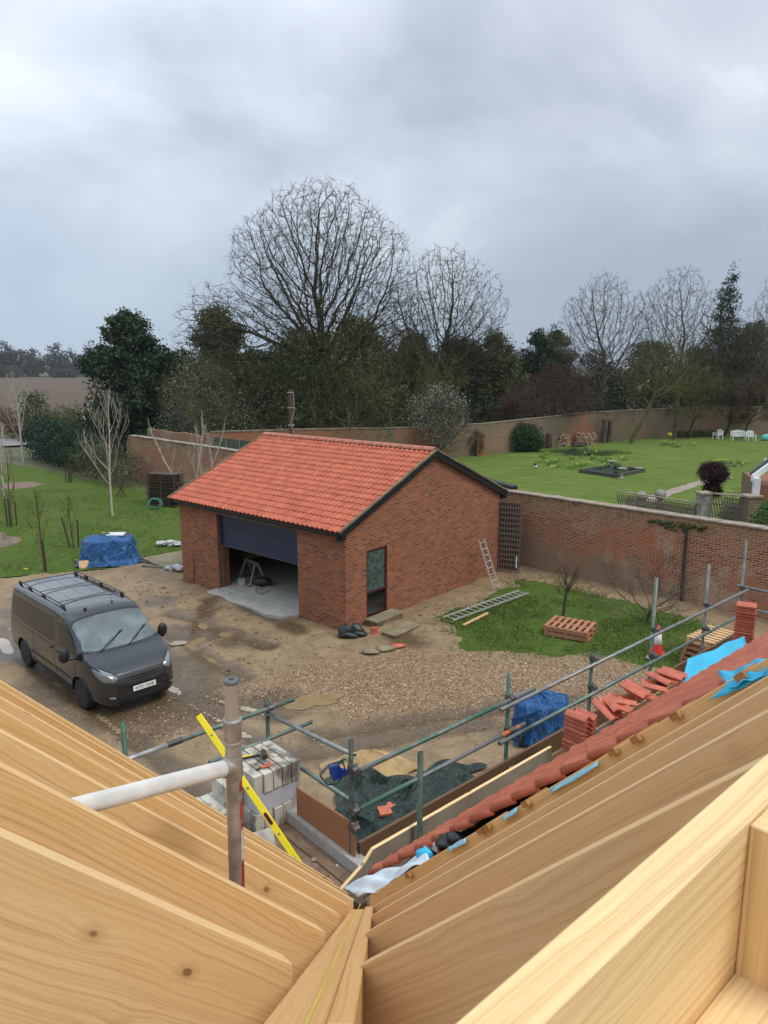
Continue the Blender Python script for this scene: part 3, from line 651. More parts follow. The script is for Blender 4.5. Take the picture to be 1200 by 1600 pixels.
# the near gable starts behind the front leaf so nothing shares a plane
segs = [(T, W0), (W1, GW / 2), (GW / 2, GW)]
for a0, a1 in segs: mb.prism([g3(a0, .0, -.2), g3(a1, .0, -.2), g3(a1, .0, roofz(a1)), g3(a0, .0, roofz(a0))], GB * T)
mb.prism([g3(W0, 0, -.2), g3(W1, 0, -.2), g3(W1, 0, WZ0), g3(W0, 0, WZ0)], GB * T)
mb.prism([g3(W0, 0, WZ1 + .225), g3(W1, 0, WZ1 + .225), g3(W1, 0, roofz(W1)), g3(W0, 0, roofz(W0))], GB * T)
for a0, a1 in ((T, GW / 2), (GW / 2, GW)): mb.prism([g3(a0, GL - T, -.2), g3(a1, GL - T, -.2), g3(a1, GL - T, roofz(a1)), g3(a0, GL - T, roofz(a0))], GB * T)
mb.frame(g3(GW - T, T, -.2), GB * (GL - 2 * T), GA * T, ZV * (EH + .2))
mb.build('wall', 'garage_brick', gar)
# soldier courses: bricks on end
brk = MB()
def soldier(o, d, n_, h, nrm):
    st = d / n_
    for i in range(n_): brk.frame(o + st * i + st * .06 - nrm * (.004 if nrm.dot(GB) > .5 else 0), st * .88, nrm * (.1 if nrm.dot(GB) > .5 else .01), ZV * h)
mbf = MB(); mbf.frame(g3(.006, D0 + .001, DH + .025), GB * (D1 - D0 - .002), GA * .09, ZV * (EH - DH - .02)); mbf.build('lintel_wall', 'mortar_tan', gar)
soldier(g3(W0 - .075, 0, WZ1 + .003), GA * (W1 - W0 + .15), 14, .218, GB)
brk.build('soldier_course', 'garage_brick', gar); brk = MB()
soldier(g3(.004, D0 + .01, DH + .03), GB * (D1 - D0 - .02), 52, .20, -GA)
brk.build('soldier_course', 'garage_brick', gar)
lt = MB(); lt.frame(g3(.002, D0, DH - .02), GB * (D1 - D0), GA * T, ZV * .04); lt.build('lintel', 'old_coping', gar)
fl = MB(); fl.frame(g3(.02, T + .01, -.2), GA * (GW - .15), GB * (GL - .25), ZV * .30)
pr = [(-.02, D0 - .0), (-.42, D0 + .25), (-.62, D0 + .9), (-.50, D0 + 1.7), (-.58, D0 + 2.6), (-.40, D0 + 3.3), (-.5, D1 - .05), (-.44, D1 + .1), (-.02, D1 + .12)]
fl.prism([g3(a, b_, -.15) for a, b_ in pr], ZV * .23)
fl.build('concrete_floor', 'concrete', gar, bevel=.012)
# interior: dark back wall lining
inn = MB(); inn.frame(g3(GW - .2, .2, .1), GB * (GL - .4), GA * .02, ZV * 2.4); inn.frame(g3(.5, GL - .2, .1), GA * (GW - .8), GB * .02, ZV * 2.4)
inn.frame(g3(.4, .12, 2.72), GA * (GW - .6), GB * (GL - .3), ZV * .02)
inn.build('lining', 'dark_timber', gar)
# sectional door, half raised
dr = root('door', (0, 0, 0)); dr.parent = gar
dd = MB(); dd.frame(g3(.135, D0 + .01, 1.55), GB * (D1 - D0 - .02), GA * .04, ZV * .525); dd.frame(g3(.135, D0 + .01, 2.083), GB * (D1 - D0 - .02), GA * .04, ZV * .535)
bpy.data.objects.remove(dr); dr = dd.build('garage_door', 'door_blue', gar, bevel=.006)
se = MB(); se.frame(g3(.130, D0 + .012, 2.076), GB * (D1 - D0 - .03), GA * .03, ZV * .006); se.frame(g3(.130, D0 + .012, 1.541), GB * (D1 - D0 - .03), GA * .04, ZV * .008)
se.build('door_seal', 'galv', gar)
tr = MB(); tr.frame(g3(.14, D1 - .045, .1), GB * .03, GA * .03, ZV * 1.44); tr.build('door_track', 'galv', gar)
# glazed side door / tall window
wf = MB(); fwd = .07
def fr(mb_, a0, a1, z0, z1, dep=.05, y0=.03): mb_.frame(g3(a0, y0, z0), GA * (a1 - a0), GB * dep, ZV * (z1 - z0))
fr(wf, W0 + .003, W0 + fwd, WZ0 + .05, WZ1); fr(wf, W1 - fwd, W1 - .003, WZ0 + .05, WZ1); fr(wf, W0 + fwd, W1 - fwd, WZ1 - fwd, WZ1 - .002); fr(wf, W0 + fwd, W1 - fwd, WZ0 + .05, WZ0 + .16); fr(wf, W0 + fwd, W1 - fwd, .86, .93)
fr(wf, W0 - .0, W1 + .0, WZ0 + .002, WZ0 + .05, .12, -.03)
win = wf.build('window', 'burgundy', gar, bevel=.004)
def sub(mb_, name, mat, parent, **k):      # sub-part: child of a part
    return mb_.build(name, mat, parent, **k)
p1_ = MB(); fr(p1_, W0 + fwd, W1 - fwd, .93, WZ1 - fwd, .012, .05); sub(p1_, 'pane', 'window_glass', win)
p2_ = MB(); fr(p2_, W0 + fwd, W1 - fwd, WZ0 + .16, .86, .012, .05); sub(p2_, 'pane', 'clear_glass', win)
# roof: real pantiles, course by course
def pantiles(o, along, up, nrm, ncol, nrow, cw, ch, h=.042, lap=.055, thick=.016, seg=7, uv0=0):
    """corrugated courses: each tile one S shape; the lower edge of a course stands proud of the one below"""
    V, Fq, U = [], [], []; m = ncol * seg + 1
    rngt = np.random.default_rng(int(ncol * 7 + nrow))
    xs = np.arange(m) * cw / seg; ph = (xs / cw) % 1.0
    prof = np.where(ph < .5, h * np.sin(ph * 2 * np.pi * 1.0), -h * .35 * np.sin((ph - .5) * 2 * np.pi))
    jit = np.repeat(rngt.normal(0, .0025, ncol), seg); jit = np.append(jit, jit[-1])
    o, along, up, nrm = (np.array(q) for q in (o, along, up, nrm))
    for r in range(nrow):
        jit = np.repeat(rngt.normal(0, .0035, ncol), seg); jit = np.append(jit, jit[-1])
        rows = []
        for (t_, lift) in ((r * ch, -.004), (r * ch, lap * .62 - .0), (r * ch + .0, lap * .62), ((r + 1) * ch + .01, .004)):
            P = o + np.outer(xs, along) + up * (t_) + np.outer(prof + lift + jit * (lift > .01), nrm)
            rows.append(P)
        b0 = len(V) * m
        for k_, P in enumerate(rows): V.append(P)
        base = (len(V) - 4) * m; ii = np.arange(m - 1)
        for a_ in (0, 2):
            q = np.stack([base + a_ * m + ii, base + a_ * m + ii + 1, base + (a_ + 1) * m + ii + 1, base + (a_ + 1) * m + ii], -1); Fq.append(q)
            uu0, uu1 = xs[:-1] , xs[1:] - 1e-4
            v0, v1 = (r * ch + .001, r * ch + .002) if a_ == 0 else (r * ch + .003, (r + 1) * ch - .002)
            U.append(np.stack([np.stack([uu0, np.full(m - 1, v0)], -1), np.stack([uu1, np.full(m - 1, v0)], -1), np.stack([uu1, np.full(m - 1, v1)], -1), np.stack([uu0, np.full(m - 1, v1)], -1)], 1))
    return np.concatenate(V), np.concatenate(Fq), np.concatenate(U)
ovf, ovg = .34, .10
cosr = math.cos(math.atan(sl_)); upF = (GA + ZV * sl_).normalized(); upB = (-GA + ZV * sl_).normalized()
nF = GB.cross(upF); nF = nF if nF.z > 0 else -nF; nB = GB.cross(upB); nB = nB if nB.z > 0 else -nB
LB = GL + 2 * ovg; ncol = 41; cw = LB / ncol; slen = (GW / 2 + ovf) / cosr; nrow = 17; ch = slen / nrow
MATS['garage_tile'].node_tree.nodes
for nm, o_, al, up_, nr_ in (('f', g3(-ovf, -ovg, EH - sl_ * ovf + .15), GB, upF, nF), ('b', g3(GW + ovf, -ovg, EH - sl_ * ovf + .15), GB, upB, nB)):
    v_, f_, u_ = pantiles(o_ - gar.location, al, up_, nr_, ncol, nrow, cw, ch, h=.036, lap=.050)
    link('roof_tiles', np_mesh('roof_tiles', v_, f_, 'garage_tile', True, u_), gar)
    # sarking deck under the tiles
dk = MB()
for o_, up_, nr_ in ((g3(-ovf + .02, -ovg + .02, EH - sl_ * ovf + .10), upF, nF), (g3(GW + ovf - .02, -ovg + .02, EH - sl_ * ovf + .10), upB, nB)):
    dk.frame(o_, GB * (LB - .04), up_ * (slen - .03), nr_ * -.03)
dk.build('roof_deck', 'dark_timber', gar)
rg_ = MB(); n_r = 19
for i in range(n_r):
    s0 = g3(GW / 2, -ovg + i * LB / n_r, RH + .155); s1 = g3(GW / 2, -ovg + (i + 1.0) * LB / n_r + .012, RH + .155)
    pr_ = []
    for s_, rr_ in ((s0, .135), (s1, .125)):
        for k in range(9):
            th = math.pi * k / 8; pr_.append(s_ + GA * (rr_ * math.cos(th)) + ZV * (rr_ * .8 * math.sin(th)))
    rg_.add(pr_, [(k, k + 1, k + 10, k + 9) for k in range(8)] + [tuple(range(9))], True)
rg_.build('ridge_tiles', 'ridge_clay', gar)
for b_ in (-ovg, GL + ovg):
    sgn = -1 if b_ < 0 else 1
    for a0, o_, up_, nr_ in ((-ovf - .012, g3(-ovf - .01, b_, EH - sl_ * ovf + .145), upF, nF), (GW + ovf - .295, g3(GW + ovf + .01, b_, EH - sl_ * ovf + .145), upB, nB)):
        vt = MB(); vt.frame(o_ + nr_ * .002, up_ * slen, GB * sgn * .055, nr_ * .055); vt.build('verge_trim', 'old_coping', gar)
        bb = MB(); bb.frame(o_ + nr_ * -.001, up_ * slen, GB * sgn * .022, nr_ * -.19); bb.build('bargeboard', 'black_paint', gar)
        bb = MB(); bb.frame(g3(a0, b_ + (.024 if sgn < 0 else -.124), EH - .24), GA * .30, GB * .10, ZV * .20); bb.build('box_end', 'black_paint', gar)
fs_ = MB(); fs_.frame(g3(-ovf + .03, -ovg + .03, EH - .14), GB * (LB - .06), GA * .022, ZV * .12); fs_.frame(g3(GW + ovf - .05, -ovg + .03, EH - .14), GB * (LB - .06), GA * .022, ZV * .12)
fs_.build('fascia', 'black_paint', gar)
sf = MB(); sf.frame(g3(-ovf + .054, .0, EH - .13), GB * GL, GA * (ovf - .056), ZV * .012); sf.build('soffit', 'black_paint', gar)
# ------------------------------------------------------------------ long old garden wall, in straight lengths between piers
WAL = (WB - WA).length; wdir = wd_.to_3d(); wno = wnm.to_3d()
def wpt(s, off=0, z=0): return WA.to_3d() + wdir * s + wno * off + ZV * z
gw = root('garden_wall', WA.to_3d(), 'long weathered red brick garden wall with tile coping running behind the garage', 'wall')
mb = MB(); ztop = lambda s: 2.86 - .006 * s
WEND = WAL + 8
N_ = 26
for i in range(N_):
    s0, s1 = WEND * i / N_, WEND * (i + 1) / N_
    mb.prism([wpt(s0, 0, -.2), wpt(s1, 0, -.2), wpt(s1, 0, ztop(s1)), wpt(s0, 0, ztop(s0))], wno * .34)
mb.build('brick_face', 'old_brick', gw)
cp = MB(); rg = random.Random(3); s = 0
while s < WEND - .1:
    l_ = .42 if s > 22 else rg.uniform(.35, .6); e_ = min(WEND, s + l_)
    o_ = wpt(s + .008, -.05 - rg.uniform(0, .012), ztop(s) + .003 + rg.uniform(0, .012 if s > 22 else .03)); cp.frame(o_, wdir * (e_ - s - .016), wno * .44, ZV * (.05 + rg.uniform(0, .01))); s = e_
cp.build('coping', 'coping', gw, bevel=.008)
s_p = (G(1045, 935) - WA.to_3d()).dot(wdir)
pi_ = MB(); pi_.frame(wpt(s_p - .30, -.06, -.1), wdir * .62, wno * .055, ZV * 2.55); pi_.build('pier', 'old_brick', gw)
pp = MB(); pp.tube([wpt(s_p + .38, -.05, -.05), wpt(s_p + .38, -.05, 2.4)], .035, 8); pp.build('drain_pipe', 'dark_steel', gw)
mo = MB(); rg = random.Random(8)
for k in range(46):
    s = s_p + rg.gauss(.1, .5); mo.blob(wpt(s, -.045, ztop(s) - .18 - abs(rg.gauss(0, .08))), (.10, .05, .05), rg, .3, 7, 5)
mo.build('moss_tuft', 'moss', gw)
# end of the wall: ramped stop end and short return
e2_ = MB(); pts_ = [wpt(0, .0, -.2), wpt(0, 0, 2.84), wpt(-.25, 0, 2.86), wpt(-.55, 0, 2.35), wpt(-.62, 0, 1.2), wpt(-.62, 0, -.2)]
e2_.prism(pts_[:2] + pts_[2:], wno * .36); e2_.build('stop_end', 'far_brick', gw)
# the far garden wall, faceted curve
fw = root('brick_wall', (8.3, 61, 0), 'long pale old brick wall curving round the far side of the garden lawn', 'wall')
mb = MB(); cpf = MB(); pl = [Vector(p) for p in [(-12, 51.5)] + far]
for i in range(len(pl) - 1):
    a_, b_ = pl[i], pl[i + 1]; d_ = (b_ - a_); n_ = Vector((-d_.y, d_.x)).normalized() * .35
    if n_.y < 0: n_ = -n_
    hh = [2.75, 2.7, 2.6, 2.6, 2.75, 2.9, 2.95, 3.0, 3.0, 3.0, 3.0]
    mb.prism([(a_.x, a_.y, -.2), (b_.x, b_.y, -.2), (b_.x, b_.y, hh[i + 1]), (a_.x, a_.y, hh[i])], n_.to_3d())
    cpf.prism([(a_.x, a_.y - .04, hh[i] + .003), (b_.x, b_.y - .04, hh[i + 1] + .003), (b_.x, b_.y - .04, hh[i + 1] + .09), (a_.x, a_.y - .04, hh[i] + .09)], n_.to_3d() * 1.25)
mb.build('brick_face', 'far_brick', fw); cpf.build('coping', 'old_coping', fw)
gd = MB(); q_ = Vector((7.35, 60.3)); gd.box((8.0, 60.55, .75), (1.0, .06, 1.6), math.atan2(4, 6.8)); gd.build('gate', 'ply_wood', fw)
# small ruined brick wall and green fence behind the left part
rw = root('low_brick_wall', Y(285, 690, 53), 'broken orange brick wall standing behind the left end of the garden wall', 'wall')
mb = MB(); a_, b_ = Y(232, 700, 56), Y(338, 700, 51)
n_ = 12; rg = random.Random(4)
for i in range(n_):
    p0, p1 = a_.lerp(b_, i / n_), a_.lerp(b_, (i + 1) / n_); p0.z = p1.z = 0
    h_ = 2.75 - .35 * (i / n_) + rg.uniform(-.1, .05) + (.25 if i == n_ - 2 else 0)
    mb.frame(p0 + ZV * -.2, p1 - p0, Vector((.15, .25, 0)), ZV * (h_ + .2))
mb.build('brick_face', 'old_brick', rw)
gf = root('panel_fence', Y(365, 700, 48), 'green wooden panel fence with concrete posts behind the garage roof', 'fence')
a_, b_ = Y(334, 690, 50.5), Y(420, 690, 46); a_.z = b_.z = 0; np_ = 4; pn, po = MB(), MB()
for i in range(np_):
    p0, p1 = a_.lerp(b_, i / np_), a_.lerp(b_, (i + 1) / np_); d_ = (p1 - p0); nn_ = Vector((d_.y, -d_.x, 0)).normalized() * .02
    for k in range(13): pn.frame(p0 + ZV * (.1 + k * .19) + nn_ * (k % 2) * .4, d_, nn_, ZV * .186)
    pst = MB(); pst.box((p0.x, p0.y, 1.3), (.12, .12, 2.7), math.atan2(d_.y, d_.x)); pst.build('post', 'coping', gf)
pn.build('panel', 'fence_green', gf)
gf2 = root('panel_fence', Y(215, 680, 60), 'dark green fence panel beside the dark evergreen, left of the low brick wall', 'fence')
mb = MB(); a_, b_ = Y(203, 680, 60), Y(238, 680, 59); a_.z = b_.z = 0; mb.frame(a_, b_ - a_, (0, .05, 0), ZV * 2.3); mb.build('panel', 'hose_green', gf2)
for f_ in (0, .5): mb = MB(); q_ = a_.lerp(b_, f_); mb.box((q_.x, q_.y - .06, 1.25), (.1, .1, 2.5)); mb.build('post', 'coping', gf2)
# trellis lean-to at the join of garage and wall
tl = root('trellis', G(800, 892), 'tall dark grey timber trellis filling the gap between garage and garden wall', 'trellis')
pA, pB = g3(GW + .0, .05, 0), wpt((G(812, 893) - WA.to_3d()).dot(wdir) + .1, -.12, 0)
pA = G(778, 893); pB = G(811, 897); dv = pB - pA; dv.z = 0
lv, lh = MB(), MB(); k_ = 9
for i in range(k_): lv.frame(pA + dv * (i / (k_ - 1)) * .97, dv.normalized() * .035, Vector((0, .02, 0)), ZV * 2.62)
for i in range(14): lh.frame(pA + ZV * (.08 + i * .19) + Vector((0, -.022, 0)), dv, Vector((0, .018, 0)), ZV * .05)
lv.build('upright', 'grey_wood', tl); lh.build('slat', 'grey_wood', tl)
bk = MB(); bk.frame(pA + Vector((0, .3, 0)), dv, Vector((0, .02, 0)), ZV * 2.5); bk.build('backing', 'dark_timber', tl)
mk = MB(); mk.box(pB + Vector((-.12, -.05, .45)), (.04, .02, .42)); mk.build('white_marker', 'white_plastic', tl)
sh = root('flat_roof', Y(785, 762, 28), 'black edged flat roof tucked between the garage gable and the garden wall', 'shed roof')
mb = MB(); c0 = Y(752, 752, 29.5); c1 = Y(800, 762, 27.4); mb.frame((c0.x, c0.y, 2.62), c1 - c0 - ZV * (c1.z - c0.z), (.25, .25, 0), ZV * .24); mb.build('fascia', 'black_paint', sh)
mb = MB(); mb.frame((c0.x + .1, c0.y + .1, 0), (c1 - c0 - ZV * (c1.z - c0.z)) * .9, (.15, .15, 0), ZV * 2.6); mb.build('wall', 'dark_timber', sh)
# inner garden fences of crossed laths, with piers and ball finials
def lathfence(name, a, b, h, label, grp=None, mat='grey_wood', cross=False):
    o = root(name, a, label, 'fence', grp); d = b - a; n_ = d.length; mb = MB(); u = d.normalized(); nr = Vector((-u.y, u.x, 0)) * .02
    k = int(n_ / .1)
    for i in range(k + 1):
        if cross:
            p_ = a + u * (i * .1)
            mb.bar(p_ + ZV * .12, p_ + u * min(.55, n_ - i * .1) + ZV * h, .042, .015, nr); mb.bar(p_ + nr + ZV * h, p_ + nr + u * min(.55, n_ - i * .1) + ZV * .12, .042, .015, nr)
        else: mb.frame(a + u * (i * .1) + ZV * .1, u * .05, nr * .6, ZV * h)
    for z in (.25, .6, .95, h * .88): mb.frame(a - nr * 1.2 + ZV * z, d, nr, ZV * .05)
    mb.build('lath_panel', mat, o); c_ = MB(); c_.frame(a + ZV * (h + .08) - nr * 3, d, nr * 6, ZV * .05); c_.build('top_rail', 'coping', o)
    return o
f1a, f1b = Y(915, 800, 30.5), Y(1082, 800, 25.8); f1a.z = f1b.z = 0
f1a = G(880, 836) ; f1b = G(985, 800)
A1, A2, A3, A4 = (Vector((Y(u, 800, y_).x, y_, 0)) for u, y_ in ((962, 30.0), (1096, 27.2), (1167, 26.4), (905, 31.2)))
lathfence('lattice_fence', A1, A2, 2.15, 'grey lattice fence panel left of the stone pier, behind the garden wall', None, 'grey_wood', True)
lathfence('lattice_fence', A2 + Vector((.25, 0, 0)), A3, 2.55, 'grey lattice fence panel between the stone pier and the porch, behind the garden wall', None, 'grey_wood', True)
lathfence('low_trellis', A4, A1 - Vector((.3, 0, 0)), .95, 'low sagging trellis with the two stone balls rising behind it', None, 'grey_wood')
for p_, w_, h_, lb in ((A2 + Vector((.1, .1, 0)), .42, 2.62, 'grey stone pier between two lattice fence panels'), (A3 + Vector((.15, .1, 0)), .5, 2.65, 'brick pier at the right end of the lattice fence by the porch')):
    o = root('pier', p_, lb, 'pier'); mb = MB(); mb.box(p_ + ZV * h_ / 2, (w_, w_, h_), .2); mb.build('shaft', 'stone_grey' if w_ < .45 else 'far_brick', o); mb = MB(); mb.box(p_ + ZV * (h_ + .03), (w_ + .1, w_ + .1, .06), .2); mb.build('cap', 'coping', o)
for (u, v, yy_, lb) in ((1003, 776, 30.8, 'left of the two weathered stone ball finials on the garden gate piers'), (1032, 773, 30.4, 'right of the two weathered stone ball finials on the garden gate piers')):
    p_ = Y(u, v, yy_); o = root('stone_ball', (p_.x, p_.y, 0), lb, 'finial'); mb = MB()
    mb.lathe((p_.x, p_.y, 0), [(.16, 0), (.16, p_.z - .36), (.22, p_.z - .36), (.22, p_.z - .30), (.10, p_.z - .28)], 12); mb.build('pedestal', 'stone_grey', o)
    mb = MB(); mb.lathe(p_, [(.235 * math.sin(math.pi * i / 10) + .001, -.235 * math.cos(math.pi * i / 10)) for i in range(11)], 14); mb.build('ball', 'stone_grey', o)
# white-gabled porch at the right edge
hp = root('porch', (G(1215, 800).x, 27, 0), 'brick porch with white bargeboard at the right edge of the garden', 'porch')
c = Vector((Y(1188, 760, 27).x, 27, 0)); mb = MB(); mb.frame(c, (4, -1.2, 0), (1, 3.5, 0), ZV * 3.0); mb.build('wall', 'far_brick', hp)
mb = MB(); e0 = Y(1173, 752, 26.9); e1 = Y(1222, 716, 26.9); d_ = e1 - e0
mb.prism([e0, e0 + d_ * 2.0, e0 + d_ * 2.0 + ZV * .22, e0 + ZV * .24], (.05, -.06, 0)); mb.prism([e0 + d_ * 2, e0 + d_ * 2 + Vector((2.6, -.8, -2.0)), e0 + d_ * 2 + Vector((2.6, -.8, -1.75)), e0 + d_ * 2 + ZV * .25], (.05, -.06, 0))
mb.build('bargeboard', 'white_paint', hp)
mb = MB(); mb.prism([e0 + ZV * .25 - d_ * .06, e0 + d_ * 2.0 + ZV * .25, e0 + d_ * 2 + ZV * .32, e0 + ZV * .32 - d_ * .06], (.35, .7, 0)); mb.build('roof', 'dark_steel', hp)
mb = MB(); mb.box(Y(1181, 766, 26.75), (.22, .22, .9), -.2); mb.build('gutter_box', 'white_plastic', hp)
mb = MB(); q_ = Y(1201, 727, 27.6); mb.box(q_, (.35, .1, .5), -.2); wn_ = mb.build('window', 'white_paint', hp); mb = MB(); mb.box(q_ + Vector((0, -.06, 0)), (.10, .02, .38), -.2); mb.build('pane', 'window_glass', wn_)
# ------------------------------------------------------------------ the house being roofed: L plan, two 45 degree slopes meeting in a valley
def HP(u, v, p):
    d = ray(u, v); t = p / d.dot(E1); return Vector((0, 0, CAMH)) + d * t
def pqz(P): P = P - Vector((0, 0, CAMH)); return P.dot(E1), P.dot(E2), P.z
def zr(q): return -.15 - q
def zl(p): return -2.71 - 1.054 * (p - 2.15)
def kq(k): return 2.56 - .4 * (6 - k)
def kp(k): return 2.15 + (-zr(kq(k)) - 2.71) / 1.054
QE, PE = 3.22, 2.93
hs = root('house_roof', H(1.5, 1.5, -4.7 - 2.6), 'unfinished house roof of new softwood rafters meeting in a valley, part tiled in red clay', 'roof')
VD = .44
LP = {3: ((457, 1507), 1305), 4: ((508, 1457), 1197), 5: ((531, 1430), 1143), 6: ((545, 1415), 1110), 7: ((562, 1412), 1090), 8: ((545, 1397), 1074), 9: ((521, 1378), 1064)}
for k in range(3, 10):                 # left slope: each rafter lies in its own vertical plane
    q = kq(k); A_ = pqz(HQ(*LP[k][0], q)); B_ = pqz(HQ(0, LP[k][1], q)); sl2 = (B_[2] - A_[2]) / (B_[0] - A_[0]); pe, ze = A_[0], A_[2]; pb2 = -.8; mb = MB()
    mb.prism([H(pe, q, ze), H(pb2, q, ze + sl2 * (pb2 - pe)), H(pb2, q, ze + sl2 * (pb2 - pe) - VD), H(pe - (.0 if k < 8 else .02), q, ze - (VD if k < 8 else .26))], E2 * .047)
    mb.build('rafter', {6: 'batten_lit', 9: 'batten_lit', 8: 'orange_wood'}.get(k, 'rafter_wood'), hs, 'long', bevel=.0015)
RP = {3: ((557, 1512), (1138, 1216)), 4: ((571, 1458), (1200, 1111)), 5: ((580, 1431), (1195, 1077)), 6: ((583, 1416), (1160, 1080)), 7: ((578, 1398), (1180, 1040))}
for k in range(3, 8):                  # right slope
    p = kp(k) if k < 7 else 2.52; A_ = pqz(HP(*RP[k][0], p)); B_ = pqz(HP(*RP[k][1], p)); sl2 = (B_[2] - A_[2]) / (B_[1] - A_[1]); qe, ze = A_[1], A_[2]; qt = .335; mb = MB()
    mb.prism([H(p, qe, ze), H(p, qt, ze + sl2 * (qt - qe)), H(p, qt, ze + sl2 * (qt - qe) - .40), H(p, qe, ze - .40)], E1 * .047)
    mb.build('rafter', 'rafter_shade' if k < 7 else 'batten_lit', hs, 'long', bevel=.0015)
# valley boards
vup = Vector((0, 0, 1))
def RD(u, v, dep): d = ray(u, v); return Vector((0, 0, CAMH)) + d * (dep / F)
a1, a2, b1_, b2_ = RD(402, 1610, 1.24), RD(549, 1421, 3.72), RD(553, 1610, 1.24), RD(583, 1420, 3.72)
m1, m2 = a1.lerp(b1_, .70), a2.lerp(b2_, .62)
mb = MB(); mb.prism([a1, a2, m2, m1], vup * -.24); mb.build('valley_board', 'valley_wood', hs, 'long', bevel=.003)
up2 = vup * .014; g1 = (b1_ - a1).normalized() * .002
mb = MB(); mb.prism([m1 + up2 + g1, m2 + up2 + g1, b2_ + up2, b1_ + up2], vup * -.26); mb.build('valley_board', 'valley_wood', hs, 'long', bevel=.003)
s1, s2 = RD(477, 1605, 1.235), RD(563, 1416, 3.70); mb = MB(); mb.tube([s1 + vup * .004, s2 + vup * .012], .0015, 5); mb.build('string_line', 'string_yellow', hs)
mb = MB(); mb.box(RD(563, 1415, 3.80), (.05, .05, .06), R(45)); mb.build('nailing_block', 'dark_timber', hs, 'long')
# ridge board on the right and the framing nailed to it
mb = MB(); mb.frame(H(-.5, .280, -.765), E1 * 4.4, E2 * .047, vup * .26); mb.build('ridge_board', 'pale_wood', hs, 'long', bevel=.002)
w0 = HQ(1172, 1285, .2795); pst = (w0 - Vector((0, 0, CAMH))).dot(E1)
mb = MB(); mb.frame(H(pst, .17, -.80), E1 * .047, E2 * .1095, vup * .292); mb.build('noggin', 'rafter_wood', hs, 'long', bevel=.002)
w1 = HQ(1164, 1498, .2795); zL = w1.z - CAMH
mb = MB(); mb.frame(H(-.4, .08, zL - .047), E1 * 2.4, E2 * .1995, vup * .047); mb.build('ledger', 'pale_wood', hs, 'long', bevel=.002)
# batten stubs nailed over the last rafter
for u, v in ((630, 1373), (743, 1304), (752, 1298), (813, 1261), (949, 1180), (985, 1160), (1047, 1124), (1150, 1062)):
    c_ = HP(u, v, 2.46); q_ = (c_ - Vector((0, 0, CAMH))).dot(E2); c_ = c_ + E1 * .03; mb = MB()
    mb.bar(c_, c_ + E1 * .16, .040, .026, (-.475, .524, .707)); mb.build('batten', 'batten_wood', hs, 'long')
n_R = Vector((-E2.x * -1, -E2.y * -1, 0)) * .707 + Vector((0, 0, .707)); TA = R(43.6); n_R = (E2 * math.sin(TA) + vup * math.cos(TA)); upR = (-E2 * math.cos(TA) + vup * math.sin(TA))
TL = .135; pT = 2.86; ncR, nrR = 46, 20
o_t = H(pT, QE, zr(QE)) + n_R * (TL - .052)
v_, f_, u_ = pantiles(o_t - hs.location, E1, upR, n_R, ncR, nrR, .23, .198, h=.028, lap=.036)
link('roof_tiles', np_mesh('roof_tiles', v_, f_, 'house_tile', True, u_), hs)
mb = MB()      # verge: overlapping half-round pieces, one to a course
for r in range(nrR):
    o_ = o_t + upR * (r * .198 - .01) - E1 * .012; vs = []
    for (l_, rr_, li) in ((0, .008, .022), (.0, .024, .022), (.215, .021, .003)):
        for k in range(11):
            th = math.pi * (-.18 + 1.25 * k / 10); vs.append(o_ + upR * l_ + n_R * (li + rr_ * math.sin(th) - .012) - E1 * (rr_ * math.cos(th) - .02))
    mb.add(vs, [(a_ * 11 + k, a_ * 11 + k + 1, (a_ + 1) * 11 + k + 1, (a_ + 1) * 11 + k) for a_ in (0, 1) for k in range(10)], True)
mb.build('verge_tiles', 'clay', hs)
mb = MB(); mb.frame(H(pT + .02, QE - .02, zr(QE - .02)) + n_R * .012, E1 * 10.4, upR * 3.9, n_R * .010); mb.build('roofing_felt', 'black_plastic', hs)
for r in range(1, 20): pass
mb = MB()
for r in range(20): mb.frame(H(2.72, QE, zr(QE)) + n_R * .002 + upR * (r * .198 + .10), E1 * .16, upR * .038, n_R * .022)
mb.build('batten_ends', 'dark_timber', hs)
for k in range(8, 34):
    p = 2.55 + .4 * (k - 7); mb = MB(); mb.prism([H(p, QE - .1, zr(QE - .1) - .002), H(p, .35, zr(.35) - .09), H(p, .35, zr(.35) - .3), H(p, QE - .1, zr(QE - .1) - .2)], E1 * .047)
    mb.build('rafter', 'rafter_wood', hs, 'long')
# walls and floor below
mb = MB(); mb.frame(H(2.62, 2.72, -CAMH), E1 * 10.5, E2 * .22, vup * (CAMH - 3.35)); mb.frame(H(-4, 3.45, -CAMH), E1 * 6.62, E2 * .22, vup * (CAMH - 3.7)); mb.frame(H(2.40, 2.95, -CAMH), E1 * .22, E2 * .49, vup * (CAMH - 3.35)); mb.build('wall', 'house_brick', hs)
mb = MB(); mb.frame(H(-4, -3, -3.95), E1 * 6.3, E2 * 6.4, vup * .03); mb.frame(H(2.4, -3, -3.94), E1 * 10, E2 * 5.6, vup * .03); mb.build('floor', 'ply_wood', hs)
# back wing so the rafters land on something
mb = MB(); mb.frame(H(-4, -3.2, -CAMH), E1 * 16.6, E2 * .22, vup * (CAMH - 3.7)); mb.frame(H(-4.2, -3.2, -CAMH), E1 * .22, E2 * 6.6, vup * (CAMH - 3.7)); mb.build('wall', 'house_brick', hs)
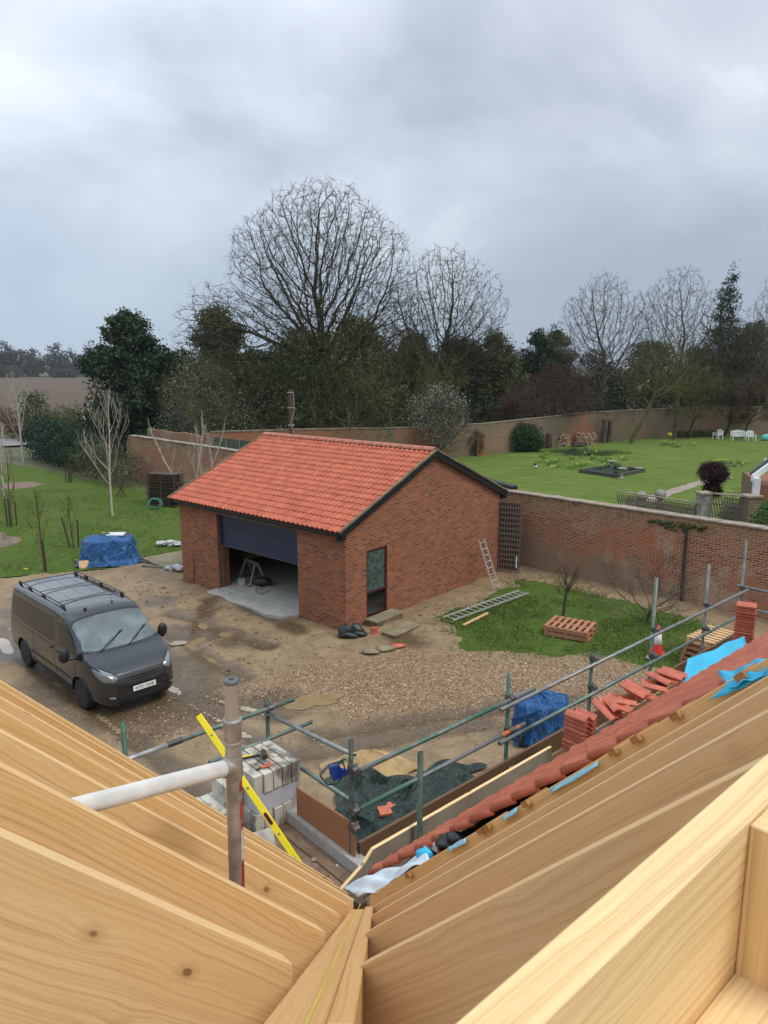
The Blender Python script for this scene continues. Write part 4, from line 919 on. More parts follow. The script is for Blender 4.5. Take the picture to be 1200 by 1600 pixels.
# eaves board: tall board on edge beyond the tiles
eb = root('eaves_board', H(3.2, 3.86, -4.2), 'long pale new board standing on edge beyond the tiled eaves', 'board')
tpt = HQ(583, 1328, 3.86); p0 = (tpt - Vector((0, 0, CAMH))).dot(E1); z0 = tpt.z - CAMH; lpt = HQ(534, 1391, 3.86); p1 = (lpt - Vector((0, 0, CAMH))).dot(E1); z1 = lpt.z - CAMH
mb = MB(); P_ = lambda p, z: H(p, 3.86, z); pX = pqz(HQ(862, 1175, 3.86))[0]
pm, zm = p0 + (p1 - p0) * .42, z0 + (z1 - z0) * .42
mb.prism([P_(p0, z0), P_(pX, z0), P_(pX, z0 - .50), P_(p1 - .02, z1 - .16), P_(p1, z1), P_(pm + .02, zm - .015), P_(pm + .045, zm)], E2 * .027)
mb.build('board', 'old_ply', eb, 'long')
mb = MB(); mb.frame(P_(p0, z0 + .001) - E2 * .001, E1 * (pX - p0), E2 * .029, vup * .004); mb.prism([P_(p0, z0 + .004), P_(pm + .045, zm + .004), P_(pm + .049, zm - .012), P_(p0 + .01, z0 - .01)], E2 * .028 - E1 * .0)
mb.prism([P_(pm + .018, zm - .012), P_(p1 - .003, z1 + .002), P_(p1 + .012, z1 - .006), P_(pm + .03, zm - .022)], E2 * .028)
mb.build('cut_edge', 'pale_wood', eb, 'long')
# ------------------------------------------------------------------ scaffold
sc = root('scaffolding', H(4.2, 4.92, -CAMH), 'tube and coupler scaffolding with guard rails and timber toe boards round the house eaves', 'scaffolding')
ZR1, ZR2, ZD = -3.73, -4.10, -4.74; QP = 4.92; TR = .0242
def pq(P): P = P - Vector((0, 0, CAMH)); return P.dot(E1), P.dot(E2), P.z
posts = []
for u, v, q, mt in ((548, 1156, QP, 'dark_steel'), (795, 1053, QP, 'green_tube'), (925, 1020, QP, 'dark_green'), (1026, 903, QP, 'galv_green'), (1108, 882, QP, 'tube_old'), (1166, 845, QP, 'tube_old'), (657, 1175, 3.80, 'dark_green'), (192, 1130, 6.58, 'green_tube'), (417, 1094, 6.58, 'dark_green')):
    p_, q_, z_ = pq(HQ(u, v, q)); mb = MB(); mb.pipe(H(p_, q_, z_), H(p_, q_, -CAMH), TR); mb.build('upright_tube', mt, sc); posts.append((p_, q_, z_))
pe_ = posts[5][0]
def railing(p0, q0, z0, p1, q1, z1, mt, name='guard_rail'):
    mb = MB(); mb.pipe(H(p0, q0, z0), H(p1, q1, z1), TR); return mb.build(name, mt, sc)
QR = QP - .06
pA = posts[1][0]; pB = posts[0][0]
railing(pB + .05, QR + .0, ZR1, pA + .42, QR + .0, ZR1 - .01, 'green_grey'); railing(pA - .28, QR - .055, ZR1 - .035, pe_ + .12, QR - .045, ZR1 - .02, 'galv')
railing(pB + .05, QR, ZR2 - .03, pA + .26, QR, ZR2 - .03, 'rust_grey'); railing(pA - .28, QR - .055, ZR2 - .07, pe_ - .1, QR - .05, ZR2 - .05, 'galv_green')
mb = MB(); mb.tube([H(pA - .17, QR, ZR2 - .03), H(pA + .03, QR, ZR2 - .03)], TR + .0012, 14, False); mb.tube([H(pA + .075, QR, ZR2 - .03), H(pA + .145, QR, ZR2 - .03)], TR + .0012, 14, False); mb.build('paint_band', 'orange_paint', sc)
railing(pe_ + .03, QR + .15, ZR1 + .01, pe_ + .03, 2.6, ZR1 + .01, 'galv'); railing(pe_ + .03, QR + .1, ZR2 + .02, pe_ + .03, 2.6, ZR2 + .02, 'galv')
# the jog on the left
q6 = 6.52; a_ = pq(HQ(207, 1184, q6)); b_ = pq(HQ(459, 1093, q6)); zA = (a_[2] + b_[2]) / 2
pj = pq(HQ(357, 1131, q6))[0] ; js = pq(HQ(262, 1164, q6))[0]; je = pq(HQ(284, 1156, q6))[0]
railing(a_[0] - .6, q6, a_[2], js + .04, q6, zA, 'alu_tube'); railing(je - .04, q6, zA, b_[0], q6, b_[2], 'galv_green')
mb = MB(); mb.tube([H(js, q6, zA), H(je, q6, zA)], .031, 14); mb.build('sleeve', 'dark_steel', sc)
c_ = pq(HQ(390, 1166, q6 + .01)); d_ = pq(HQ(486, 1127, q6 + .01)); railing(c_[0] - .5, q6, c_[2] - .0, d_[0], q6, (c_[2] + d_[2]) / 2, 'galv_green')
g0 = pq(HQ(412, 1112, 6.66)); g1 = pq(HP(549, 1178, g0[0])); railing(g0[0], 6.66, g0[2], g0[0], g1[1] - .05, g1[2], 'galv')
h0 = pq(HP(440, 1178, g0[0] + .0)); h1 = pq(HP(546, 1251, g0[0])); railing(g0[0], h0[1] + .3, (h0[2] + h1[2]) / 2, g0[0], h1[1] - .05, (h0[2] + h1[2]) / 2, 'galv_green')
def coupler(p, q, z, mt='coupler_steel'):
    mb = MB(); c = H(p, q, z)
    mb.lathe(c - ZV * .03, [(.034, 0), (.036, .01), (.036, .05), (.034, .06)], 10); mb.tube([c - E1 * .035 - E2 * .058, c + E1 * .035 - E2 * .058], .036, 10)
    mb.frame(c - E2 * .05 - E1 * .02 - ZV * .02, E1 * .04, E2 * .05, ZV * .04); mb.tube([c + E1 * .04 - ZV * .0, c + E1 * .085 + ZV * .012], .009, 6); mb.tube([c + E1 * .03 - E2 * .09, c + E1 * .03 - E2 * .03 + ZV * .05], .008, 6)
    mb.build('coupler', mt, sc)
for (p_, q_, z_) in posts[:6]:
    coupler(p_, q_, ZR1); coupler(p_, q_, ZR2 - .03)
coupler(posts[8][0], posts[8][1], zA); coupler(posts[0][0], posts[0][1], g1[2]); coupler(posts[1][0], posts[1][1], ZD + .13); coupler(posts[0][0], posts[0][1], ZD + .42)
for u in (760, 900, 1000): pass
# toe boards and deck
zt = -4.5
mb = MB(); mb.frame(H(pB + .05, 4.86, ZD + .005), E1 * (pe_ - pB + .1), E2 * .036, ZV * (zt - ZD)); mb.build('toe_board', 'toe_wood', sc, 'long')
y0 = pq(HP(472, 1240, pB - .02)); y1 = pq(HP(551, 1287, pB - .02)); mb = MB()
mb.prism([H(pB - .02, y1[1] - .02, y1[2]), H(pB - .02, y0[1] + .1, y0[2] + .02), H(pB - .02, y0[1] + .1, ZD), H(pB - .02, y1[1] - .02, ZD)], E1 * .02); mb.build('toe_board', 'ply_wood', sc, 'long')
for i in range(4): mb = MB(); mb.frame(H(pB - .04, 3.92 + i * .232, ZD - .038 - .002 * i), E1 * (pe_ - pB + .24), E2 * .225, ZV * .038); mb.build('deck_board', 'toe_wood', sc, 'long')
for i in range(13): mb = MB(); mb.frame(H(.4, 3.95 + i * .232, ZD - .04), E1 * (pB - .46), E2 * .226, ZV * .038); mb.build('deck_board', 'deck_mud', sc, 'long')
for p_, q_, z_ in posts[:6]: railing(p_ + .06, 5.05, ZD - .07, p_ + .06, 3.75, ZD - .07, 'galv', 'transom')
for i in range(7):                                # tube ends poking out below the toe board
    p_ = pB + .5 + i * 1.25
    if any(abs(p_ - q[0]) < .2 for q in posts): continue
    mb = MB(); mb.pipe(H(p_, 5.06, ZD - .10), H(p_, 4.3, ZD - .10), TR); mb.build('transom', 'galv', sc)
# ladder-frame tower tube standing among the rafters
X_, Y_ = -.487, 2.164
al = root('aluminium_frame', (X_, Y_, CAMH - 4.0), 'aluminium scaffold frame tube with ribbed side rung standing up between the left rafters', 'scaffold frame')
lean_ = Vector((.012, 0, 1))
def ap(Z): return Vector((X_ + .014 * (Z + 1.69), Y_, CAMH + Z))
mb = MB(); mb.tube([ap(-4.0), ap(-1.095)], .0254, 28); mb.build('upright_tube', 'alu_dirty', al)
mb = MB(); mb.tube([ap(-1.10), ap(-.972)], .0222, 28); mb.build('spigot', 'alu', al); mb = MB(); mb.lathe(ap(-.972), [(.0235, 0), (.0245, .006), (.0235, .013), (.019, .014)], 24); mb.box(ap(-.958), (.016, .010, .012), .3); mb.build('cap', 'grey_cap', al)
mb = MB(); mb.lathe(ap(-1.15), [(.027, -.018), (.0285, -.014), (.0285, .045), (.0305, .05), (.0305, .058), (.0275, .06)], 28); mb.lathe(ap(-1.15), [(.027, -.026), (.0300, -.022), (.0300, -.016), (.027, -.012)], 28); mb.build('collar', 'alu_dirty', al)
jn = HQ(357, 1200, .0001) if False else None
dj = ray(361, 1197); tj = Y_ / dj.y; J = Vector((0, 0, CAMH)) + dj * tj; J.x = ap(J.z - CAMH).x
E_ = HQ(92, 1268, 1.835)
mb = MB(); mb.lathe(J - ZV * .038, [(.027, 0), (.0290, .004), (.0290, .070), (.027, .076)], 28); mb.tube([J, J + (E_ - J).normalized() * .042], .0295, 24); mb.build('weld_joint', 'alu_dirty', al)
mb = MB(); n_ = 44; d_ = (E_ - J).normalized(); a1 = d_.orthogonal().normalized(); b1_ = d_.cross(a1); ring = []
for P in (J + d_ * .03, E_):
    for k in range(n_ * 2): th = math.pi * k / n_; rr_ = .0255 - (.0009 if k % 2 else 0); ring.append(P + (a1 * math.cos(th) + b1_ * math.sin(th)) * rr_)
mb.add(ring, [(k, (k + 1) % (2 * n_), (k + 1) % (2 * n_) + 2 * n_, k + 2 * n_) for k in range(2 * n_)], False); mb.add(ring[2 * n_:], [tuple(range(2 * n_))]); mb.build('rung', 'alu_white', al)
mb = MB(); rg = random.Random(1)
for (za, zb, mt_) in ((-1.30, -1.335, 0), (-1.37, -1.44, 0), (-1.45, -1.47, 0), (-1.59, -1.80, 0)):
    for k in range(3):
        t0 = -.62 + k * .22 + rg.uniform(-.06, .06); t1 = t0 + .2; ps = []
        for (z_, t_) in ((za - rg.uniform(0, .01), t0), (za, t1), (zb, t1), (zb - rg.uniform(0, .01), t0)): c_ = ap(z_); ps.append(c_ + Vector((math.cos(t_) * .0259, math.sin(t_) * .0259, 0)))
        mb.add(ps, [(0, 3, 2, 1)])
mb.build('red_label', 'red_worn', al); mb = MB()
for k in range(2):
    t0 = -.60 + k * .25; ps = []
    for (z_, t_) in ((-1.475, t0), (-1.475, t0 + .24), (-1.585, t0 + .24), (-1.585, t0)): c_ = ap(z_); ps.append(c_ + Vector((math.cos(t_) * .0258, math.sin(t_) * .0258, 0)))
    mb.add(ps, [(0, 3, 2, 1)])
mb.build('white_label', 'white_worn', al)
# ------------------------------------------------------------------ block stack
rg = random.Random(12)
bp = root('block_stack', H(3.9, 6.2, ZD), 'square stack of mortar-smeared concrete blocks on the scaffold deck', 'blocks')
pa, pb_, qa = 3.61, 4.165, 5.93; ht = .217
def blk(p, q, z, dp, dq, dz, mat): mb = MB(); mb.frame(H(p, q, z), E1 * dp, E2 * dq, ZV * dz); return mb.build('block', mat, bp, bevel=.004)
for c_, z_ in ((0, ZD), (2, ZD + 2 * ht)):
    for i in range(5):
        wv = .102; blk(pa + i * (wv + .011), qa + rg.uniform(-.015, .03), z_ + rg.uniform(0, .006), wv, .60, .21, 'mortar_block')
blk(pa + .03, qa + .012, ZD + ht, .52, .215, .212, 'block_grey'); blk(pa + .03, qa + .235, ZD + ht, .52, .36, .212, 'mortar_block')
for i in range(4): blk(pa - .135 - i * .112, qa + .28 + rg.uniform(-.02, .03), ZD + (.001 if i > 1 else 0), .105, .44, .212, 'mortar_block')
blk(pa - .125, qa + .27, ZD + ht + .002, .11, .40, .212, 'mortar_block')
o = root('concrete_block', H(3.30, 5.52, ZD), 'pale block tipped on the deck beside the yellow spirit level', 'block'); mb = MB(); mb.box(H(3.42, 5.70, ZD + .11), (.44, .21, .10), .5, R(55)); mb.build('block', 'mortar_block', o, bevel=.004)
for i_, (p_, q_, an) in enumerate(((2.95, 5.75, 0), (3.05, 6.05, .1))):
    o = root('concrete_block', H(p_, q_, ZD), ('flat mortar-stained block lying nearest the rafters, left of the stack', 'flat mortar-stained block lying behind another, left of the stack')[i_], 'block'); mb = MB(); mb.box(H(p_, q_, ZD + .056), (.44, .22, .11), an + R(42)); mb.build('block', 'mortar_block', o, bevel=.004)
lt_ = root('concrete_lintel', H(4.02, 5.3, ZD), 'long grey concrete lintel lying on the deck beside the plywood toe board', 'lintel'); mb = MB(); l0 = pq(HR(447, 1267, ZD + .13)); l1 = pq(HR(575, 1345, ZD + .13))
mb.frame(H(l0[0] - .0, 4.35, ZD), E1 * .135, E2 * (l0[1] - 4.35), ZV * .13); mb.build('lintel', 'lintel_concrete', lt_, bevel=.004)
mb = MB(); mb.frame(H(l0[0] - .16, 4.5, ZD), E1 * .10, E2 * 1.2, ZV * .02); tag(mb.build('mud_board', 'deck_mud'), 'low muddy board on the deck alongside the lintel', 'board')
# rubble crumbs on the deck
for i, (p_, q_, r_, mt, lb) in enumerate(((3.72, 4.95, .045, 'soil', 'dark lump of mud on the deck below the spirit level'), (3.82, 5.22, .028, 'mortar_block', 'white lump of mortar on the deck between level and lintel'), (3.92, 5.0, .018, 'white_plastic', 'small white scrap on the muddy deck'))):
    mb = MB(); mb.blob(H(p_, q_, ZD + .01), (r_, r_ * 1.3, r_ * .5), rg, .3, 8, 5); tag(mb.build('rubble', mt), lb, 'rubble')
# spirit level
sp0 = H(3.66, 5.24, ZD + .02); sp1 = HQ(310, 1117, 6.40); slv = root('spirit_level', sp0, 'long yellow spirit level leaning across the blocks towards the guard rail', 'spirit level')
dsp = sp1 - sp0; ax_ = dsp.normalized(); sdv = ax_.cross(Vector((0, -1, .3))).normalized(); nv = ax_.cross(sdv)
mb = MB(); mb.frame(sp0 - sdv * .031 - nv * .012, dsp, sdv * .062, nv * .024); mb.build('body', 'yellow_paint', slv, bevel=.003)
for f_ in (.30, .67):
    c_ = sp0 + dsp * f_; mb = MB(); ring = []
    for k in range(24):
        th = k * math.pi / 12; a = ax_ * (math.cos(th) * .022 + (.045 if math.cos(th) > 0 else -.045)); ring.append(c_ + a + sdv * math.sin(th) * .017)
    for s_ in (-1, 1):
        m2 = [p + nv * s_ * .0125 for p in ring]; mb.add(m2, [tuple(range(24))])
    mb.build('hand_hole', 'hole_dark', slv)
    mb = MB()
    for s_ in (-1, 1): mb.tube([p + nv * s_ * .012 for p in ring], .0028, 6, closed=True)
    mb.build('hand_grip', 'red_paint', slv)
for f_, al_ in ((.045, 0), (.20, 1), (.50, 0), (.86, 1)):
    c_ = sp0 + dsp * f_; mb = MB()
    for s_ in (-1, 1): mb.frame(c_ - ax_ * .012 - sdv * .012 + nv * s_ * .0128 - nv * .0008, ax_ * .024, sdv * .024, nv * .0016)
    mb.build('vial', 'vial_grey', slv)
mb = MB(); mb.frame(sp1 - ax_ * .001 - sdv * .0312 - nv * .0124, ax_ * .008, sdv * .0624, nv * .0248); mb.build('end_cap', 'hole_dark', slv)
# pliers and trowel on the stack
ztp = ZD + 3 * ht + .004
tp = pq(HR(398, 1186, ztp)); o = root('hammer', H(tp[0], tp[1], ztp), 'black and yellow handled hand tool lying on top of the block stack', 'tool')
mb = MB(); c_ = H(tp[0], tp[1], ztp + .02); d_ = (E1 * .9 - E2 * .45).normalized(); mb.tube([c_ - d_ * .15, c_ - d_ * .05 + ZV * .01, c_ + d_ * .06 + ZV * .02], [.013, .017, .014], 8); mb.build('handle', 'hole_dark', o)
mb = MB(); mb.tube([c_ - d_ * .16 + ZV * .022, c_ - d_ * .02 + ZV * .032], [.010, .008], 8); mb.build('grip', 'yellow_paint', o)
mb = MB(); mb.box(c_ + d_ * .10 + ZV * .02, (.05, .085, .05), .4, .3); mb.tube([c_ + d_ * .09 + ZV * .03 - E2 * .06, c_ + d_ * .11 + ZV * .05 + E2 * .05], .015, 8); mb.build('head', 'dark_steel', o)
mb = MB(); mb.lathe(c_ + d_ * .135 + ZV * .02, [(.028, 0), (.03, .012), (.02, .016)], 12, tuple(d_)); mb.build('face', 'orange_cap', o)
tp = pq(HR(411, 1200, ztp)); o = root('pliers', H(tp[0], tp[1], ztp), 'orange handled pliers on the front edge of the block stack', 'tool'); c_ = H(tp[0], tp[1], ztp + .012); mb = MB()
for s_ in (-1, 1): mb.tube([c_ - E1 * .02, c_ + E1 * .05 + E2 * .018 * s_, c_ + E1 * .11 + E2 * .022 * s_], .008, 7)
mb.build('handles', 'orange_paint2', o); mb = MB(); mb.box(c_ - E1 * .055 + ZV * .0, (.06, .022, .014), math.atan2(E1.y, E1.x)); mb.build('jaws', 'dark_steel', o)
# blue lamp tied to the corner post
o = root('work_lamp', H(posts[0][0] - .1, QP, ZR1 - .2), 'blue plastic lamp in a grey wire frame tied to the corner scaffold post', 'lamp')
c_ = HQ(520, 1208, 5.08); mb = MB(); fr_ = []
for (u, v) in ((500, 1212), (512, 1226), (526, 1225), (540, 1206), (536, 1190), (512, 1200)): fr_.append(HQ(u, v, 5.02))
mb.tube(fr_, .008, 7, closed=True); mb.tube([HQ(u, v, 5.10) for u, v in ((499, 1209), (513, 1195), (541, 1186))], .008, 7); mb.tube([HQ(513, 1197, 5.08), HQ(523, 1222, 5.02)], .006, 6); mb.build('frame', 'dark_steel', o)
mb = MB(); q1 = [HQ(u, v, 5.02) for u, v in ((519, 1199), (531, 1196), (534, 1203), (546, 1204), (545, 1211), (524, 1220), (521, 1214))]; mb.prism(q1, E2 * .06); mb.build('body', 'lamp_blue', o, bevel=.004)
mb = MB()
for i in range(4): mb.tube([HQ(549 + i, 1184 + 2 * i, QP - .07), HQ(538, 1182 + 3 * i, 4.98), HQ(528, 1192 + i, 5.02)], .004, 5)
mb.tube([HQ(552, 1200, QP - .05), HQ(553, 1250, QP - .04), HQ(557, 1290, QP - .05), HQ(566, 1306, QP - .05)], .004, 5); mb.build('cord', 'hose_green', o)
# ------------------------------------------------------------------ clay tiles lying about
def one_tile(mb, c, ax, up_, nr, w_=.30, l_=.36, th=.014, amp=.022):
    ax, up_, nr = Vector(ax).normalized(), Vector(up_).normalized(), Vector(nr).normalized(); m = 8; rows = []
    for s_ in (0, 1):
        for e_ in (0, 1):
            for i in range(m + 1):
                x_ = i / m; rows.append(c + ax * (x_ - .5) * w_ + up_ * (e_ - .5) * l_ + nr * (amp * math.sin(2 * math.pi * x_) + s_ * th))
    n_ = m + 1; b_ = 0; fs = []
    for i in range(m):
        fs.append((i, n_ + i, n_ + i + 1, i + 1)); fs.append((2 * n_ + i, 2 * n_ + i + 1, 3 * n_ + i + 1, 3 * n_ + i))
        fs.append((i, i + 1, 2 * n_ + i + 1, 2 * n_ + i)); fs.append((n_ + i, 3 * n_ + i, 3 * n_ + i + 1, n_ + i + 1))
    fs += [(0, 2 * n_, 3 * n_, n_), (m, n_ + m, 3 * n_ + m, 2 * n_ + m)]
    mb.add(rows, fs, False)
def _u(): pass
def tile_stack(base, top_z, n, an, label, lean=0):
    o = root('tile_stack', base, label, 'tile stack'); h_ = (top_z - base.z) / n; a_ = Vector((math.cos(an), math.sin(an), 0)); b_ = Vector((-math.sin(an), math.cos(an), 0)); r_ = random.Random(n)
    for i in range(n):
        mb = MB(); one_tile(mb, base + ZV * (h_ * i + .012) + a_ * (lean * i + r_.uniform(-.006, .006)) + b_ * r_.uniform(-.01, .01), a_, b_, ZV, w_=.25, l_=.27, th=h_ * .55, amp=h_ * .8); mb.build('tile', 'clay', o)
t_ = HQ(1167, 942, 4.25); tile_stack(Vector((t_.x, t_.y, CAMH + ZD)), t_.z, 26, 1.1, 'tall stack of red clay tiles at the far end of the scaffold deck', -.0015)
t_ = HQ(907, 1114, 4.25); tb_ = HQ(907, 1172, 4.25); tile_stack(Vector((t_.x, t_.y, tb_.z)), t_.z, 9, .75, 'short stack of red clay tiles beside the blue sheeted mixer')
lo = ((948, 1104, .7, .5), (972, 1090, 1.4, .1), (964, 1097, .2, .1), (992, 1073, .9, .3), (1000, 1080, .4, .05), (1022, 1068, 1.2, .1), (1036, 1056, .6, .1), (1050, 1049, .9, .1))
for i, (u, v, an, tl_) in enumerate(lo):
    c_ = HQ(u, v + 4, 3.40 - .02 * i); o = root('loose_tile', c_, ('loose red tile on the eaves, %s' % ('first in the row from the short tile stack', 'third in the row from the short tile stack', 'second in the row from the short tile stack', 'fourth in the row from the short tile stack', 'fifth in the row from the short tile stack', 'sixth in the row from the short tile stack', 'seventh in the row from the short tile stack', 'last in the row, against the blue membrane')[i]), 'tile', 'loose tiles on the eaves')
    mb = MB(); one_tile(mb, c_, Vector((math.cos(an), math.sin(an), 0)), Vector((-math.sin(an), math.cos(an), tl_)), Vector((0, -tl_, 1)), w_=.20, l_=.25); mb.build('tile', 'clay', o)
# membranes and small things on the eaves
def sheet(name, pts, fn, mat, label, cat, nu=14, nv=8, amp=.02, seed=1, thick=.0):
    """cloth patch from 4 corner pixels (a-b top edge, d-c bottom edge)"""
    r_ = random.Random(seed); ph = [r_.uniform(0, 6) for _ in range(6)]; A_, B_, C_, D_ = [fn(*p) for p in pts]; mb = MB()
    def f(s_, t_):
        p = A_.lerp(B_, s_).lerp(D_.lerp(C_, s_), t_); k = math.sin(9 * s_ + ph[0] + 3 * t_) + .7 * math.sin(17 * s_ - 5 * t_ + ph[1]) + .5 * math.sin(13 * t_ + 6 * s_ + ph[2])
        e_ = 4 * s_ * (1 - s_)
        return p + Vector((-.3, .3, .9)) * amp * k * (.5 + .5 * e_)
    mb.grid(f, nu, nv); o = mb.build(name, mat, solid=.002); return tag(o, label, cat)
V1 = Vector((1, 0, 0))
sheet('blue_membrane', [(1075, 1030, 3.30), (1163, 994, 3.3), (1170, 1022, 3.1), (1064, 1074, 3.1)], lambda u, v, q: HQ(u, v, q), 'membrane_blue', 'bright blue roofing membrane lying over the tiles below the tall tile stack', 'membrane', 16, 8, .008, 3)
sheet('blue_membrane', [(1122, 1052, 2.75), (1204, 1028, 2.6), (1206, 1052, 2.48), (1140, 1074, 2.48)], lambda u, v, p: HP(u, v, p), 'membrane_blue', 'torn blue roofing membrane hanging over the last rafter at the right edge', 'membrane', 14, 8, .006, 4)
sheet('blue_membrane', [(1140, 1064, 2.505), (1200, 1042, 2.505), (1190, 1062, 2.49), (1106, 1098, 2.49)], lambda u, v, p: HP(u, v, p), 'membrane_blue', 'lower strip of blue membrane between the last rafters', 'membrane', 12, 5, .004, 5)
sheet('white_membrane', [(536, 1384, 2.62), (668, 1334, 2.72), (672, 1346, 2.56), (560, 1404, 2.50)], lambda u, v, p: HP(u, v, p), 'membrane_white', 'crumpled pale grey-blue membrane at the foot of the valley', 'membrane', 30, 14, .014, 6)
for i, (a, b_, lb) in enumerate((((700, 1327), (728, 1312), 'short pale blue membrane strip nearest the valley'), ((786, 1279), (808, 1264), 'pale blue membrane strip near the middle of the last rafter'), ((860, 1236), (935, 1192), 'long thin pale blue membrane strip further up the last rafter'))):
    sheet('membrane_strip', [(a[0], a[1] - 3, 2.51), (b_[0], b_[1] - 3, 2.51), (b_[0], b_[1] + 5, 2.49), (a[0], a[1] + 5, 2.49)], lambda u, v, p: HP(u, v, p), 'membrane_pale', lb, 'membrane', 8, 3, .002, 7 + i)
o = root('work_glove', HP(700, 1318, 2.9), 'black work gloves with red and white cuffs on the eaves tiles', 'gloves'); mb = MB(); rg = random.Random(4)
c_ = HP(703, 1318, 2.85)
for j, (u, v, l_) in enumerate(((712, 1308, .05), (700, 1313, .045), (693, 1318, .04))): mb.blob(HP(u, v, 2.84), (.05, .045, .028), rg, .2, 9, 6)
mb.blob(HP(704, 1314, 2.84), (.075, .06, .03), rg, .25, 10, 6); mb.build('glove', 'bag_black', o); mb = MB(); mb.box(HP(684, 1322, 2.82), (.02, .035, .045), .8); mb.build('cuff', 'red_paint', o); mb = MB(); mb.box(HP(681, 1324, 2.815), (.016, .036, .046), .8); mb.build('label', 'white_plastic', o)
mb = MB(); mb.blob(HP(665, 1337, 2.72), (.045, .04, .05), rg, .25, 10, 7); tag(mb.build('blue_scrap', 'membrane_blue'), 'crumpled bright blue scrap between gloves and white membrane', 'membrane')
for (a, b_) in (((932, 1148), (975, 1122)), ((1000, 1088), (1040, 1062))):
    pa_, pb2 = HQ(*a, 3.28), HQ(*b_, 3.28); mb = MB(); mb.bar(pa_, pb2, .06, .008, (0, -.3, 1)); tag(mb.build('lead_strip', 'dark_steel'), 'dark grey strip of lead lying on the %s tiles' % ('lower' if a[0] < 950 else 'upper'), 'lead strip')
# ------------------------------------------------------------------ vegetation
def tree_arrays(seed, H_, r0, trunk=.3, spread=.5, kids=(7, 6, 6, 5), lens=(.62, .42, .28, .17), up=.25, wob=.16, env=None, minr=.012, droop=0, lean=(0, 0), multi=1, seg0=5, rfac=.55, sides=(8, 6, 4, 3, 3)):
    """bare branching crown clipped to an ellipsoid env=(cx,cy,cz,rx,ry,rz); returns vertex and quad arrays"""
    rn = np.random.default_rng(seed); V, Fq = [], []; cnt = 0
    if env is None: env = (0, 0, H_ * .62, H_ * spread, H_ * spread, H_ * .40)
    ec, er = np.array(env[:3]), np.array(env[3:])
    def branch(p, d, L_, r, lv):
        nonlocal cnt
        ns = seg0 if lv == 0 else (4 if lv < 3 else (3 if lv == 3 else 2)); n = sides[min(lv, len(sides) - 1)]
        pts = [p]; ds = [d]; q = p.copy(); dd = d.copy()
        for k in range(ns):
            dd = dd + rn.normal(0, wob * (1 if lv else .35), 3) + np.array([0, 0, (up if lv else .1) * .30 - (droop if lv > 1 else 0)]); dd /= np.linalg.norm(dd)
            q = q + dd * L_ / ns; pts.append(q.copy()); ds.append(dd.copy())
        rs = np.linspace(r, max(minr * .6, r * (.30 if lv else .55)), ns + 1)
        if lv == 0: rs[0] *= 1.35
        a = np.cross(d, [.31, .22, .92]); a /= np.linalg.norm(a) + 1e-9
        th = np.arange(n) * 2 * np.pi / n; ring = []
        for i in range(ns + 1):
            a = a - ds[i] * a.dot(ds[i]); a /= np.linalg.norm(a) + 1e-9; b = np.cross(ds[i], a)
            ring.append(pts[i] + rs[i] * (np.outer(np.cos(th), a) + np.outer(np.sin(th), b)))
        V.append(np.concatenate(ring)); k_ = np.arange(n)
        for i in range(ns):
            Fq.append(cnt + np.stack([i * n + k_, i * n + (k_ + 1) % n, (i + 1) * n + (k_ + 1) % n, (i + 1) * n + k_], -1))
        cnt += n * (ns + 1)
        if lv >= len(kids): return
        nk = kids[lv]
        for j in range(nk):
            f = (.62 + .38 * (j + .5) / nk if lv == 0 else .30 + .70 * (j + rn.random()) / nk)
            if lv == 0 and trunk > .55: f = .25 + .75 * (j + .5) / nk
            f = min(f, .999) * ns; i = int(f); fr_ = f - i; pp = pts[i] * (1 - fr_) + pts[i + 1] * fr_; pr = rs[i] * (1 - fr_) + rs[i + 1] * fr_
            ax = ds[i + 1]; an = rn.uniform(.45, .95) if lv else (.25 + .95 * ((j * .618) % 1.0))
            ph = j * 2.4 + rn.uniform(-.5, .5) if lv == 0 else rn.uniform(0, 2 * np.pi)
            s_ = np.cross(ax, [0, 0, 1.0] if abs(ax[2]) < .9 else [1.0, 0, 0]); s_ /= np.linalg.norm(s_); t_ = np.cross(ax, s_)
            nd = ax * np.cos(an) + (s_ * np.cos(ph) + t_ * np.sin(ph)) * np.sin(an); nd[2] += up * (.6 if lv else .25); nd /= np.linalg.norm(nd)
            Lc = H_ * lens[lv] * rn.uniform(.7, 1.15) * (1 - .35 * (f / ns) if lv else 1)
            # clip to the crown
            rel = (pp - ec) / er; de = nd / er; A_ = de.dot(de); B_ = 2 * rel.dot(de); C_ = rel.dot(rel) - 1; disc = B_ * B_ - 4 * A_ * C_
            if disc > 0:
                tx = (-B_ + math.sqrt(disc)) / (2 * A_)
                if tx > 0: Lc = min(Lc, max(tx, H_ * .16 if lv == 0 else 0) * rn.uniform(.9, 1.05))
                else: Lc *= .25
            else: Lc *= .3
            if Lc < .15: continue
            branch(pp, nd, Lc, max(minr, pr * rfac * rn.uniform(.8, 1.15)), lv + 1)
        if lv == 0:
            branch(pts[-1], ds[-1], H_ * lens[0] * .8, rs[-1] * .9, 1)
    for s_ in range(multi):
        dv_ = np.array([lean[0] + (rn.normal(0, .28) if multi > 1 else 0), lean[1] + (rn.normal(0, .28) if multi > 1 else 0), 1.0]); dv_ /= np.linalg.norm(dv_)
        branch(np.array([rn.normal(0, .1) * (multi > 1), rn.normal(0, .1) * (multi > 1), -.15]), dv_, H_ * trunk, r0, 0)
    return np.concatenate(V), np.concatenate(Fq)
def split_tree(v, f, zt):
    return v, f
from mathutils.kdtree import KDTree
